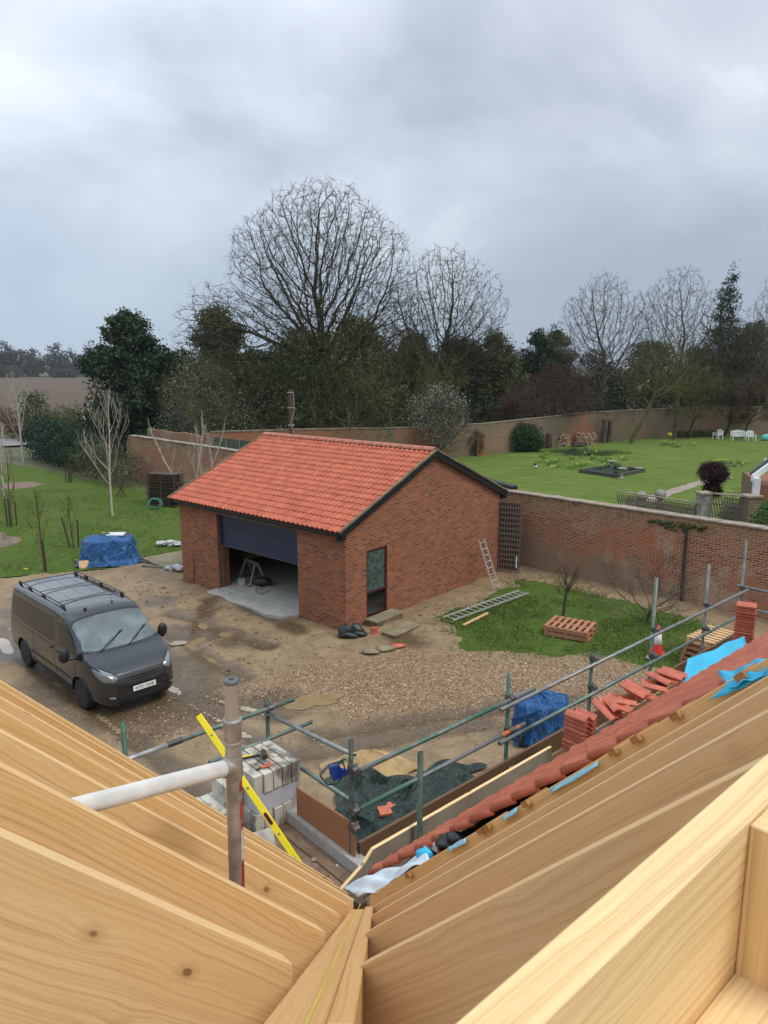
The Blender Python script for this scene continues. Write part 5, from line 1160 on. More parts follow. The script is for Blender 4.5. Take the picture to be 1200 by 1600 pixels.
def crown_arrays(seed, lobes, fork, natt=3000, step=.45, r_tip=.011, expo=2.35, twigs=3, twl=.55, rmax=.6, bow=.25, lean=(0, 0)):
    """a crown grown into its space: shoots reach for free points in the lobes; limb girths add up from the twigs"""
    rn = np.random.default_rng(seed); vol = np.array([l[3] * l[4] * l[5] for l in lobes]); k = rn.choice(len(lobes), natt, p=vol / vol.sum()); L_ = np.array(lobes)[k]
    d = rn.normal(size=(natt, 3)); d /= np.linalg.norm(d, axis=1)[:, None]; A = L_[:, :3] + d * (rn.random(natt) ** .42)[:, None] * L_[:, 3:]
    P = [Vector((0, 0, -.2))]; par = [-1]; nf = max(4, int(fork / step))
    for i in range(nf):
        z = fork * (i + 1) / nf; P.append(Vector((lean[0] * z + .06 * math.sin(z * .9 + seed), lean[1] * z + .06 * math.cos(z * 1.1), z))); par.append(len(P) - 2)
    att = [Vector(a) for a in A]; alive = list(range(natt)); kill = step * 1.15; best = {}
    kd = KDTree(len(P)); [kd.insert(p, i) for i, p in enumerate(P)]; kd.balance(); near = {}
    for a in alive: c, i, ds = kd.find(att[a]); near[a] = (i, ds)
    childdirs = {}
    for it in range(110):
        pull = {}
        for a in alive:
            i, ds = near[a]
            if i < nf * .55: i = nf
            v = (att[a] - P[i]).normalized(); pull[i] = pull.get(i, Vector()) + v
        if not pull: break
        new = []
        for i, v in pull.items():
            g = v.normalized()
            if par[i] >= 0: g = (g * 1.0 + (P[i] - P[par[i]]).normalized() * .45).normalized()
            g = (g + Vector((rn.normal(0, .16), rn.normal(0, .16), rn.normal(0, .12) + bow * .12))).normalized(); q = P[i] + g * step
            if any((q - c_).length < step * .35 for c_ in childdirs.get(i, ())): continue
            childdirs.setdefault(i, []).append(q); P.append(q); par.append(i); new.append(len(P) - 1)
        if not new: break
        kd = KDTree(len(new)); [kd.insert(P[j], j) for j in new]; kd.balance(); al = []
        for a in alive:
            c, j, ds = kd.find(att[a])
            if ds < near[a][1]: near[a] = (j, ds)
            if near[a][1] > kill: al.append(a)
        alive = al
        if not alive: break
    n = len(P); kids = [[] for _ in range(n)]
    for i in range(1, n): kids[par[i]].append(i)
    rad = [0.0] * n
    for i in range(n - 1, -1, -1): rad[i] = r_tip if not kids[i] else min(rmax, (sum(rad[j] ** expo for j in kids[i])) ** (1 / expo) * 1.0)
    V, Fq, cnt = [], [], 0; trunk_faces = 0
    def tube(pts, rs, ns):
        nonlocal cnt
        m = len(pts); pa = np.array([tuple(p) for p in pts]); dd = np.gradient(pa, axis=0); dd /= np.linalg.norm(dd, axis=1)[:, None] + 1e-9
        a = np.cross(dd[0], [.31, .22, .92]); a /= np.linalg.norm(a) + 1e-9; th = np.arange(ns) * 2 * np.pi / ns; ring = []
        for i in range(m):
            a = a - dd[i] * a.dot(dd[i]); a /= np.linalg.norm(a) + 1e-9; b = np.cross(dd[i], a); ring.append(pa[i] + rs[i] * (np.outer(np.cos(th), a) + np.outer(np.sin(th), b)))
        V.append(np.concatenate(ring)); k_ = np.arange(ns)
        for i in range(m - 1): Fq.append(cnt + np.stack([i * ns + k_, i * ns + (k_ + 1) % ns, (i + 1) * ns + (k_ + 1) % ns, (i + 1) * ns + k_], -1))
        cnt += m * ns
    stack = [(0, None)]; first = True
    while stack:
        i, pr = stack.pop(); ch = [i]; 
        while kids[ch[-1]]:
            ks = sorted(kids[ch[-1]], key=lambda j: -rad[j])
            for j in ks[1:]: stack.append((j, ch[-1]))
            ch.append(ks[0])
            if first and ch[-1] == nf: break
        pts = ([P[pr]] if pr is not None else []) + [P[j] for j in ch]; rs = ([rad[ch[0]]] if pr is not None else []) + [rad[j] for j in ch]
        if first:
            rs[0] *= 1.35; tube(pts, rs, 10); tf = sum(len(q) for q in Fq); first = False
            for j in kids[nf]: stack.append((j, nf))
            continue
        if len(pts) > 1: tube(pts, rs, 6 if rs[0] > .08 else (4 if rs[0] > .03 else 3))
    for i in range(nf + 1, n):
        if rad[i] > r_tip * 4.5: continue
        d0 = (P[i] - P[par[i]]).normalized()
        for _ in range(twigs if not kids[i] else (1 if rn.random() < .8 else 0)):
            e_ = (d0 * .9 + Vector(rn.normal(0, .55, 3)) + Vector((0, 0, .18))).normalized(); l_ = twl * rn.uniform(.5, 1.2); q = P[i] + e_ * l_ * .5 ; q2 = q + (e_ + Vector(rn.normal(0, .3, 3))).normalized() * l_ * .5
            tube([P[i], q, q2], [r_tip * .8, r_tip * .6, r_tip * .3], 3)
    v, f = np.concatenate(V), np.concatenate([q for q in Fq if q.shape[1] == 4]); return v, f, tf
def leaf_arrays(seed, lobes, n, size, shell=.55, flat=.0, gap=0, quad=False):
    """leaf-sized triangles spread in clumps through ellipsoid lobes [(cx,cy,cz,rx,ry,rz)]"""
    rn = np.random.default_rng(seed); vol = np.array([l[3] * l[4] * l[5] for l in lobes]) ** .7; pr = vol / vol.sum(); P = []
    k = rn.choice(len(lobes), n // 14 + 1, p=pr); L_ = np.array(lobes)[k]
    d = rn.normal(size=(len(k), 3)); d /= np.linalg.norm(d, axis=1)[:, None]; rr_ = (shell + (1 - shell) * rn.random(len(k)) ** .5)[:, None]
    rr_ = rr_ * (1 + .12 * np.sin(5 * d[:, :1] + seed) + .10 * np.sin(7 * d[:, 1:2] + 3 * d[:, 2:] * 2))
    C = L_[:, :3] + d * rr_ * L_[:, 3:]
    if gap: C = C[rn.random(len(C)) > gap]
    cr = (L_[:len(C), 3:].mean(1) * .16).clip(size * 1.2, size * 6)
    c = np.repeat(C, 14, 0); c = c + rn.normal(size=c.shape) * np.repeat(cr, 14)[:, None] * np.array([1, 1, .7])
    m = len(c); a = rn.normal(size=(m, 3)); a /= np.linalg.norm(a, axis=1)[:, None]; a[:, 2] *= (1 - flat)
    b = np.cross(a, rn.normal(size=(m, 3))); b /= np.linalg.norm(b, axis=1)[:, None]; s = size * rn.uniform(.6, 1.3, m)[:, None]
    v = np.stack([c + a * s, c - a * s * .5 + b * s * .55, c - a * s * .5 - b * s * .55], 1).reshape(-1, 3)
    return v, np.arange(len(v)).reshape(-1, 3)
MC = {}
def bare_mesh(key, mat, **k):
    if key not in MC: v, f = tree_arrays(**k); MC[key] = np_mesh(key, v, f, mat, True)
    return MC[key]
def leaf_mesh(key, mat, **k):
    if key not in MC: v, f = leaf_arrays(**k); MC[key] = np_mesh(key, v, f, mat, False)
    return MC[key]
def trunk_mesh(key, mat, h, r, lean=(0, 0)):
    if key not in MC:
        v, f = tree_arrays(len(key), h, r, trunk=1.0, kids=(), lean=lean, seg0=7, wob=.25); MC[key] = np_mesh(key, v, f, mat, True)
    return MC[key]
def put_tree(name, loc, label, cat, parts, group=None, rz=0, sc=(1, 1, 1)):
    o = root(name, loc, label, cat, group, rz); o.scale = sc
    for n_, me_ in parts: link(n_, me_, o)
    return o
def topz(v, y_): return Y(600, v, y_).z
def gx(u, y_): return Y(u, 650, y_).x
BT = 'bare trees beyond the garden wall'; ET = 'evergreens massed beyond the garden wall'
# --- the great oak
Ho = topz(281, 60)
v, f, tf = crown_arrays(11, [(-.2, 0, Ho * .74, 5.6, 5.8, Ho * .255), (-4.2, .5, Ho * .70, 3.6, 4.0, Ho * .20), (3.6, -.3, Ho * .68, 3.5, 4.0, Ho * .21), (-7.2, -.5, Ho * .50, 4.4, 4.0, Ho * .15), (-9.3, 0, Ho * .42, 2.8, 3, Ho * .09), (4.8, 0, Ho * .50, 3.8, 4.4, Ho * .15), (-1, 0, Ho * .50, 7.0, 6.0, Ho * .16)], 6.4, 9500, .42, .0140, 1.95, 5, .80, .72)
o = root('oak_tree', (gx(512, 60), 60, 0), 'tallest tree, a huge bare spreading oak rising behind the garage roof', 'tree')
tv = np.arange(len(f)) < tf
link('crown', np_mesh('oak_crown', v, f[~tv], 'bark_oak', True), o); link('trunk', np_mesh('oak_trunk', v, f[tv], 'bark_oak', True), o)
lv_, lf_ = leaf_arrays(3, [(-1.5, -1, 7.6, 3.6, 3, 2.6), (1.5, -1.5, 8.2, 3, 3, 3.2), (-4.5, 0, 6.6, 2.8, 3, 1.6), (3.2, -1, 5.2, 2.4, 2, 2.0), (-2, -2, 4.2, 3.0, 2, 1.8)], 9000, .13, .25)
link('ivy', np_mesh('oak_ivy', lv_, lf_, 'leaf_ivy'), o)
def grown(u, y_, top, wpx, seed, label, mat='bark_grey', grp=BT, fork=.30, natt=1500, lean=(0, 0), name='bare_tree', low=.34, step=.5, r_tip=.013, rmax=.40, twl=.7, twigs=3):
    H_ = topz(top, y_); rx = wpx / F * y_ * .5; sh = (lean[0] * H_ * .45, lean[1] * H_ * .45)
    v, f, tf = crown_arrays(seed, [(sh[0] + rx * .1 * math.sin(seed), sh[1], H_ * .70, rx * .62, rx * .7, H_ * .285), (sh[0] - rx * .45, sh[1], H_ * (.62 + .03 * math.sin(seed * 2)), rx * .48, rx * .5, H_ * .24), (sh[0] + rx * .48, sh[1], H_ * (.62 + .03 * math.cos(seed * 3)), rx * .46, rx * .5, H_ * .24), (sh[0] + rx * .1, sh[1], H_ * (low + .12), rx * .9, rx * .8, H_ * .14)], H_ * fork, int(natt * 2.2), step * .92, r_tip * 1.08, 1.98, twigs + 2, twl, rmax, lean=lean)
    o = root(name, (gx(u, y_), y_, 0), label, 'tree', grp); tv = np.arange(len(f)) < tf
    link('crown', np_mesh('crown', v, f[~tv], mat, True), o); link('trunk', np_mesh('trunk', v, f[tv], mat, True), o); return o
def bare(u, y_, top, wpx, seed, label, name='bare_tree', mat='bark_grey', grp=BT, trunk=.3, r0=.3, kids=(7, 7, 6, 5), lens=(.60, .29, .17, .10), up=.35, base=None, key=None, lean=(0, 0), ratio=.5, cz=.6, **kw):
    H_ = topz(top, y_); rx = wpx / F * y_ * .5
    k_ = dict(seed=seed, H_=H_, r0=r0, trunk=trunk, kids=kids, lens=lens, up=up * .5, wob=.22, env=(lean[0] * H_ * .5, lean[1] * H_ * .5, H_ * cz, rx, rx, H_ * (1.0 - cz) * 1.0), minr=.016, lean=lean); k_.update(kw)
    v, f = tree_arrays(**k_); nsd = 8; tv = f.max(1) < nsd * (k_.get('seg0', 5) + 1)
    o = root(name, (gx(u, y_), y_, 0), label, 'tree', grp)
    link('crown', np_mesh('crown', v, f[~tv], mat, True), o); link('trunk', np_mesh('trunk', v, f[tv], mat, True), o); return o
grown(680, 76, 378, 235, 21, 'wide bare tree right of the great oak, its crown open to the sky', 'bark_oak', natt=2300)
grown(738, 80, 470, 120, 22, 'smaller bare tree behind the dark evergreens, right of the oak pair', natt=700)
grown(940, 82, 422, 160, 23, 'fan-shaped bare tree left of the gap before the tall conifer', natt=1900)
grown(1056, 88, 412, 165, 24, 'tall bare tree just left of the dark conifer', natt=1900)
grown(1196, 84, 432, 120, 25, 'bare tree cut by the right edge of the picture', natt=1500)
bare(880, 86, 500, 110, 26, 'short bare tree behind the red cherry', kids=(7, 6, 5, 4), r0=.22)
grown(1130, 80, 500, 160, 27, 'twiggy grey bare tree in front of the tall conifer', 'bark_oak', natt=1500)
grown(612, 64, 500, 160, 28, 'mossy bare tree low against the dark woodland behind the ridge end', 'bark_moss', natt=1500, fork=.22, low=.25)
grown(545, 58, 560, 170, 29, 'low mossy spreading tree close behind the garage ridge', 'bark_moss', natt=1500, fork=.2, low=.22, rmax=.25)
grown(400, 60, 545, 200, 30, 'tangled mossy tree left of the great oak trunk', 'bark_moss', natt=1700, fork=.2, low=.22, rmax=.25)
bare(1080, 76, 560, 120, 31, 'bare tree with drooping twigs behind the white garden seats', kids=(8, 6, 6, 5), r0=.2, mat='bark_moss', droop=.06)
bare(700, 66, 540, 110, 32, 'bare tree rising behind the white flowering magnolia', kids=(7, 6, 5, 4), r0=.18, mat='bark_moss')
bare(1165, 76, 575, 110, 34, 'dense twiggy thorn tree behind the pair of white seats', kids=(8, 6, 6, 5), r0=.16, mat='bark_twig', droop=.04)
grown(868, 68.5, 566, 150, 33, 'spreading red-brown cherry tree beside the round green bush', 'bark_red', None, .24, 2200, name='cherry_tree', low=.36, step=.32, r_tip=.010, rmax=.26, twl=.55, twigs=4)
bare(800, 70, 600, 75, 35, 'small red-twigged tree left of the round green bush', 'cherry_tree', 'bark_red', None, trunk=.3, kids=(7, 6, 6, 4), r0=.1, up=.4)
grown(988, 70.5, 520, 130, 36, 'tree with a thick leaning trunk in front of the far wall', 'bark_moss', None, .40, 1100, lean=(.42, 0), low=.42, rmax=.34)
grown(1056, 74.5, 505, 120, 37, 'upright tree beside the yellow heap on the lawn', 'bark_moss', None, .36, 1200, low=.40, rmax=.40)
bare(1134, 78, 600, 90, 38, 'small leaning fruit tree between the white garden seats', 'fruit_tree', 'bark_dark', None, trunk=.35, lean=(.3, 0), kids=(7, 6, 5, 4), r0=.15, up=.2)
# flowering magnolia in front of the far wall
o = bare(686, 57.8, 596, 98, 41, 'small white-budded magnolia in front of the far wall behind the garage gable', 'magnolia_tree', 'bark_grey', None, trunk=.14, kids=(9, 7, 6, 5), r0=.16, up=.45, cz=.52, lens=(.7, .42, .26, .15), minr=.012)
Hm = topz(596, 57.8); lv_, lf_ = leaf_arrays(7, [(0, 0, Hm * .55, 2.3, 2.3, Hm * .40)], 4200, .055, .55); link('blossom', np_mesh('blossom', lv_, lf_, 'leaf_pale'), o)
lv_, lf_ = leaf_arrays(8, [(0, 0, Hm * .5, 2.2, 2.2, Hm * .38)], 4200, .06, .35); link('foliage', np_mesh('foliage', lv_, lf_, 'leaf_olive'), o)
# pale catkin tree
o = bare(320, 58, 545, 140, 42, 'pale grey-green catkin tree between the dark holm oak and the great oak', 'willow_tree', 'bark_moss', None, trunk=.15, kids=(9, 7, 6, 5), r0=.16, up=.3, cz=.5, lens=(.7, .42, .26, .15))
Hc = topz(545, 58); lv_, lf_ = leaf_arrays(9, [(0, 0, Hc * .62, 3.1, 3, Hc * .33), (1.2, 0, Hc * .4, 3.2, 3, Hc * .25), (-1.6, 0, Hc * .35, 2.2, 2.4, Hc * .25)], 15000, .07, .3); link('foliage', np_mesh('foliage', lv_, lf_, 'leaf_catkin'), o)
# evergreens
def ever(u, y_, top, wpx, seed, label, mat='leaf_dark', n=16000, size=.15, shape='round', grp=ET, name='evergreen_tree'):
    H_ = topz(top, y_); rx = wpx / F * y_ * .5; rn = random.Random(seed); lobes = []
    if shape == 'cone':
        for i in range(16):
            t_ = (i + .5) / 16; rr_ = rx * (1.05 - t_) * rn.uniform(.75, 1.15); a = rn.uniform(0, 6.3); q = rr_ * .55
            lobes.append((q * math.cos(a), q * math.sin(a), H_ * (.12 + .86 * t_), rr_ * .9, rr_ * .9, H_ * .06))
    else:
        nl = 40
        for i in range(nl):
            t_ = rn.random() ** .8; wz = math.sin(math.pi * min(1, .22 + t_ * .78)) ** .6; a = rn.uniform(0, 6.3); q = rx * wz * rn.uniform(.35, .78)
            rr_ = rx * rn.uniform(.18, .36); lobes.append((q * 1.1 * math.cos(a), q * math.sin(a) * .8, H_ * (.10 + .82 * t_), rr_, rr_, rr_ * rn.uniform(.45, .8)))
        lobes.append((0, 0, H_ * .5, rx * .65, rx * .6, H_ * .38)); lobes.append((rn.uniform(-.1, .1) * rx, 0, H_ * .90, rx * .28, rx * .28, H_ * .095))
    o = root(name, (gx(u, y_), y_, 0), label, 'tree', grp)
    v, f = leaf_arrays(seed, lobes, int(n * 1.15), size, .40); link('crown', np_mesh('crown', v, f, mat), o)
    v, f = tree_arrays(seed, H_ * .8, .2 + .01 * H_, trunk=.75, kids=(9, 5, 3), lens=(.3, .2, .12), up=.2, env=(0, 0, H_ * .5, rx * .8, rx * .8, H_ * .42), minr=.03)
    link('trunk', np_mesh('trunk', v, f, 'bark_dark', True), o); return o
ever(206, 60, 482, 160, 51, 'broad very dark evergreen standing alone at the left of the tree line', n=32000, size=.15, grp=None, name='holm_oak')
ever(345, 66, 470, 130, 52, 'olive-green evergreen rising behind the pale catkin tree', 'leaf_ivy', 22000)
ever(470, 72, 505, 170, 53, 'dark evergreen behind the trunk of the great oak', 'leaf_dark', 20000)
ever(560, 74, 490, 150, 54, 'olive ivy-clad evergreen right of the great oak trunk', 'leaf_ivy', 20000)
ever(640, 78, 515, 140, 55, 'dark evergreen below the second bare tree', 'leaf_dark', 18000)
ever(715, 80, 520, 120, 56, 'dark yew behind the magnolia', 'leaf_dark', 16000)
ever(772, 80, 510, 110, 57, 'dark ragged evergreen left of the gap in the tree line', 'leaf_ivy', 16000)
ever(838, 84, 512, 90, 58, 'dark evergreen behind the red cherry', 'leaf_dark', 15000)
ever(862, 88, 506, 80, 59, 'slender green conifer at the gap in the tree line', 'leaf_ivy', 13000)
ever(925, 90, 545, 130, 60, 'low dark evergreen behind the fan-shaped bare tree', 'leaf_dark', 15000)
ever(1010, 90, 530, 130, 61, 'mid green evergreen behind the leaning trunk', 'leaf_ivy', 15000)
ever(1128, 90, 412, 125, 62, 'tall dark conifer with a ragged crown near the right edge', 'leaf_dark', 20000, shape='cone', name='conifer')
ever(1168, 88, 500, 120, 63, 'ivy-covered evergreen below the tall conifer', 'leaf_ivy', 18000)
ever(1090, 88, 545, 120, 64, 'dark evergreen low behind the white garden seats', 'leaf_dark', 15000)
ever(1215, 90, 520, 110, 65, 'dark evergreen cut by the right edge of the picture', 'leaf_dark', 12000)
ever(280, 72, 545, 110, 66, 'dark evergreen between the holm oak and the catkin tree', 'leaf_dark', 13000)
ever(400, 74, 545, 120, 67, 'dark evergreen in the shade left of the great oak trunk', 'leaf_dark', 14000)
# undergrowth mass at the foot of the wood
rn_ = random.Random(5); lob = []
for i in range(60):
    x_ = -24 + i * 1.75; y_ = 66 + max(0, (x_ + 5)) * .42 + rn_.uniform(-1.5, 3) + (4 if x_ > -2 else 0)
    if 25.5 < x_ < 29.5: continue
    if x_ < -17: y_ = 62 + rn_.uniform(0, 3)
    lob.append((x_, y_, rn_.uniform(1.2, 3.0), 2.3, 1.8, rn_.uniform(2.0, 3.6)))
v, f = leaf_arrays(77, lob, 70000, .17, .4); tag(link('undergrowth', np_mesh('undergrowth', v, f, 'leaf_dark')), 'dark tangled undergrowth at the foot of the wood', 'undergrowth', kind='stuff')
# far woodland across the field
lob = []; rn_ = random.Random(9)
for i in range(260):
    x_ = -420 + i * 2.1 + rn_.uniform(-3, 3); y_ = 520 + rn_.uniform(-12, 25); h_ = rn_.uniform(9, 19) if rn_.random() > .15 else rn_.uniform(18, 23); lob.append((x_, y_, h_ * .5, rn_.uniform(4, 7.5), 5, h_ * .52))
v, f = leaf_arrays(78, lob, 150000, .85, .55); tag(link('far_woodland', np_mesh('far_woodland', v, f, 'wood_far')), 'distant grey woodland along the far edge of the ploughed field', 'woodland', kind='stuff')
lob = [(-265 + rn_.uniform(-24, 24), 486 + rn_.uniform(-3, 3), 3, 7, 5, 4.5) for _ in range(14)] + [(-205 + rn_.uniform(-9, 9), 484, 2, 5, 4, 3.0) for _ in range(6)]
v, f = leaf_arrays(79, lob, 14000, .6, .6); tag(link('scrub', np_mesh('scrub', v, f, 'wood_far')), 'grey scrub in front of the distant woodland', 'scrub', kind='stuff')
# hedges along the road
def hedge(name, lobes, n, size, mat, label, cat='hedge'):
    c_ = Vector((lobes[0][0], lobes[0][1], 0)); o = root(name, c_, label, cat); v, f = leaf_arrays(len(lobes) + n, [(l[0] - c_.x, l[1] - c_.y, *l[2:]) for l in lobes], n, size, .55)
    link('foliage', np_mesh('foliage', v, f, mat), o); return o
rn_ = random.Random(2)
def strip(p, q, k, r, h): return [(*(p.lerp(q, (i + .5) / k) + Vector((rn_.uniform(-.2, .2), rn_.uniform(-.2, .2), 0)))[:2], h * .5, r, r, h * .55 * rn_.uniform(.85, 1.1)) for i in range(k)]
hedge('laurel_hedge', strip(G(58, 712), G(132, 738), 7, 1.5, 3.0), 15000, .10, 'leaf_hedge', 'dense dark green hedge along the left lawn edge')
hedge('thorn_hedge', strip(G(130, 742), G(200, 762), 6, 1.0, 2.3), 6500, .07, 'leaf_olive', 'thin brown-green thorn hedge between the dark hedge and the garden wall')
hedge('field_hedge', strip(Y(80, 650, 78), Y(205, 650, 74), 9, 1.7, 2.8), 12000, .12, 'leaf_ivy', 'rough hedge between the road and the ploughed field')
hedge('roadside_bush', strip(Y(44, 650, 74), Y(62, 650, 74), 2, 1.3, 4.6), 3000, .12, 'leaf_dark', 'dark bush on the far side of the road behind the left birch', 'bush')
hedge('bramble_thicket', strip(Y(-20, 650, 76), Y(42, 650, 76), 5, 1.6, 3.0), 5000, .1, 'leaf_brown', 'brown bramble thicket beyond the road at the left edge', 'bush')
hedge('round_bush', [(*G(815, 706)[:2], 1.25, 1.5, 1.3, 1.35), (G(815, 706).x + .3, G(815, 706).y, 1.0, 1.6, 1.3, 1.1)], 9000, .09, 'leaf_bush', 'round glossy green bush against the far garden wall', 'bush')
c_ = Y(1115, 740, 33.0); hedge('topiary', [(c_.x, c_.y, c_.z + .03, .58, .5, .48), (c_.x, c_.y, c_.z - .75, .38, .35, .35)], 16000, .035, 'leaf_purple', 'dark purple clipped topiary beside the garden path', 'bush')
c_ = Y(1146, 752, 31); hedge('box_hedge', [(c_.x, c_.y, .75, .5, .5, .7)], 2600, .04, 'leaf_brown', 'small rusty brown hedge right of the purple topiary', 'hedge')
c_ = Y(1163, 755, 30); hedge('shrub', [(c_.x, c_.y, .85, .75, .6, .9)], 3600, .045, 'leaf_hedge', 'dark green shrub beside the white porch eave', 'shrub')
c_ = Y(1165, 735, 36); hedge('shrub', [(c_.x, c_.y, .6, .8, .6, .7)], 900, .04, 'leaf_olive', 'wispy shrub on the lawn above the porch roof', 'shrub')
c_ = Y(1210, 800, 24.6); hedge('laurel_shrub', [(c_.x, c_.y, 1.9, .75, .6, .9)], 3000, .06, 'leaf_laurel', 'bright green shrub at the right edge below the porch', 'shrub')
c_ = Y(745, 695, 60); hedge('wall_creeper', [(c_.x, c_.y + .4, 1.2, .7, .4, 1.1)], 1500, .07, 'leaf_olive', 'yellow-green creeper on the far wall beside the orange gate', 'creeper')
lob = [(*Y(u, 680, y_)[:2], .25, 1.3, .9, .45) for u, y_ in ((1070, 76.5), (1090, 77), (1110, 77.5))]; hedge('ground_cover', lob, 2500, .09, 'leaf_dark', 'low dark ground cover below the far wall left of the seats', 'plant')
# birches on the left lawn
def birch(u, v, top, wpx, seed, label, r0=.075, multi=1, **k):
    p = G(u, v); y_ = p.y; H_ = topz(top, y_); rx = wpx / F * y_ * .5
    kk = dict(seed=seed, H_=H_, r0=r0, trunk=.72, kids=(9, 5, 4), lens=(.42, .22, .10), up=.75, wob=.09, env=(0, 0, H_ * .62, rx, rx, H_ * .40), minr=.006, rfac=.42, multi=multi, seg0=7); kk.update(k)
    vv_, ff_ = tree_arrays(**kk); o = root('birch_tree', p, label, 'tree', 'young birches on the lawn'); tv = ff_.max(1) < 8 * 8
    link('trunk', np_mesh('trunk', vv_, ff_[tv], 'bark_birch', True), o); link('crown', np_mesh('crown', vv_, ff_[~tv], 'bark_birch', True), o)
birch(176, 806, 612, 100, 81, 'tallest white birch on the lawn, right of the dark hedge', .055)
birch(36, 722, 580, 70, 82, 'slim white birch behind the left lawn by the road', .075)
birch(6, 775, 660, 70, 83, 'pale birch cut by the left edge of the picture', .05)
p_ = G(303, 790); H_ = topz(640, p_.y); vv_, ff_ = tree_arrays(84, H_, .05, trunk=.75, kids=(6, 4, 3), lens=(.35, .2, .1), up=.8, wob=.08, env=(0, 0, H_ * .6, 1.0, 1.0, H_ * .42), minr=.008, multi=3, seg0=7)
o = root('birch_tree', p_, 'several-stemmed pale birch in front of the garden wall beside the garage roof', 'tree', 'young birches on the lawn'); link('crown', np_mesh('crown', vv_, ff_, 'bark_birch', True), o)
# staked saplings
def sapling(u, v, top, seed, label, stakes, mat='bark_twig', w_=.55):
    p = G(u, v); H_ = topz(top, p.y); vv_, ff_ = tree_arrays(seed, H_, .028, trunk=.8, kids=(8, 4, 3), lens=(.28, .14, .07), up=.6, wob=.07, env=(0, 0, H_ * .62, w_, w_, H_ * .40), minr=.006, seg0=6)
    o = root('sapling', p, label, 'tree', 'staked saplings on the left lawn'); link('crown', np_mesh('crown', vv_, ff_, mat, True), o)
    for k, (dx_, dy_, ln) in enumerate(stakes):
        mb = MB(); mb.tube([p + Vector((dx_, dy_, -.1)), p + Vector((dx_ * ln, dy_ * ln, 1.15 + .1 * k))], .035, 7); mb.build('stake', 'stake_wood', o)
sapling(115, 856, 765, 91, 'thin sapling with two leaning stakes left of the blue tarpaulin', ((.16, .1, 1.2), (-.12, 0, 3.2)))
sapling(70, 893, 760, 92, 'thin crooked sapling right behind the van roof', ((.06, .02, .2),))
sapling(18, 822, 700, 93, 'sapling between three short stakes near the left edge', ((.2, .1, 1), (-.2, .05, 1.2), (.05, -.2, 1)), w_=1.0)
sapling(108, 754, 668, 94, 'dark bushy sapling in front of the dark hedge', ((.18, 0, 1), (-.18, 0, 1), (0, .2, 1)), 'bark_dark', 1.5)
sapling(190, 776, 715, 95, 'short staked sapling between the birch and the garden wall', ((.3, 0, -1.2), (-.3, 0, -1.2)), w_=.5)
# bare fruit trees beside the garden wall
p_ = G(880, 965); vv_, ff_ = tree_arrays(96, topz(855, p_.y), .055, trunk=.55, kids=(7, 4, 3, 2), lens=(.34, .20, .12, .07), up=.6, wob=.2, env=(0, 0, 1.6, .72, .72, 1.2), minr=.006)
o = root('fruit_tree', p_, 'small bare fruit tree standing on the grass between the pallet and the wall', 'tree'); link('crown', np_mesh('crown', vv_, ff_, 'bark_grey', True), o)
p_ = G(1012, 972); vv_, ff_ = tree_arrays(97, 2.6, .05, trunk=.16, kids=(8, 5, 4, 2), lens=(.80, .42, .24, .10), up=.10, wob=.26, env=(-.3, 0, 1.0, 1.9, 1.2, 1.15), minr=.006)
o = root('fruit_tree', p_, 'sprawling tangled bare fruit tree behind the traffic cone', 'tree'); link('crown', np_mesh('crown', vv_, ff_, 'bark_grey', True), o)
# daffodils and grass
rn_ = random.Random(6); fl_l, fl_y = [], []
for i in range(46):
    u, v = rn_.uniform(845, 975), rn_.uniform(700, 735); v = 706 + (v - 700) * .8 + (u - 840) * .06
    fl_l.append((u, v))
fl_l += [(1050 + rn_.uniform(-20, 40), 697 + rn_.uniform(-3, 4)) for _ in range(8)] + [(1090 + rn_.uniform(0, 80), 727 + rn_.uniform(-3, 4)) for _ in range(10)]
L1, L2 = [], []
for u, v in fl_l:
    p = G(u, v); L1.append((p.x, p.y, .16, .35, .3, .16))
    for _ in range(3): L2.append((p.x + rn_.uniform(-.3, .3), p.y + rn_.uniform(-.3, .3), .36, .06, .06, .04))
v, f = leaf_arrays(12, L1, 6000, .05, .2); tag(link('daffodil_leaves', np_mesh('daffodil_leaves', v, f, 'leaf_daff')), 'green daffodil leaves in drifts on the garden lawn', 'flowers', kind='stuff')
v, f = leaf_arrays(13, L2, 900, .035, .2); tag(link('daffodils', np_mesh('daffodils', v, f, 'leaf_yellow')), 'yellow daffodil blooms scattered over the garden lawn', 'flowers', kind='stuff')
L1 = [(*G(u, v)[:2], .1, 2.0, 1.0, .12) for u, v in ((900, 712), (880, 708), (925, 713), (950, 710), (905, 706))]
v, f = leaf_arrays(14, L1, 7000, .05, .1); tag(link('ground_plants', np_mesh('ground_plants', v, f, 'leaf_hedge')), 'blue-green patch of low plants among the daffodils', 'plants', kind='stuff')
def in_poly(pts, x, y_):
    r = np.zeros(len(x), bool); n = len(pts); j = n - 1
    for i in range(n):
        xi, yi = pts[i]; xj, yj = pts[j]; c = ((yi > y_) != (yj > y_)) & (x < (xj - xi) * (y_ - yi) / (yj - yi + 1e-12) + xi); r ^= c; j = i
    return r
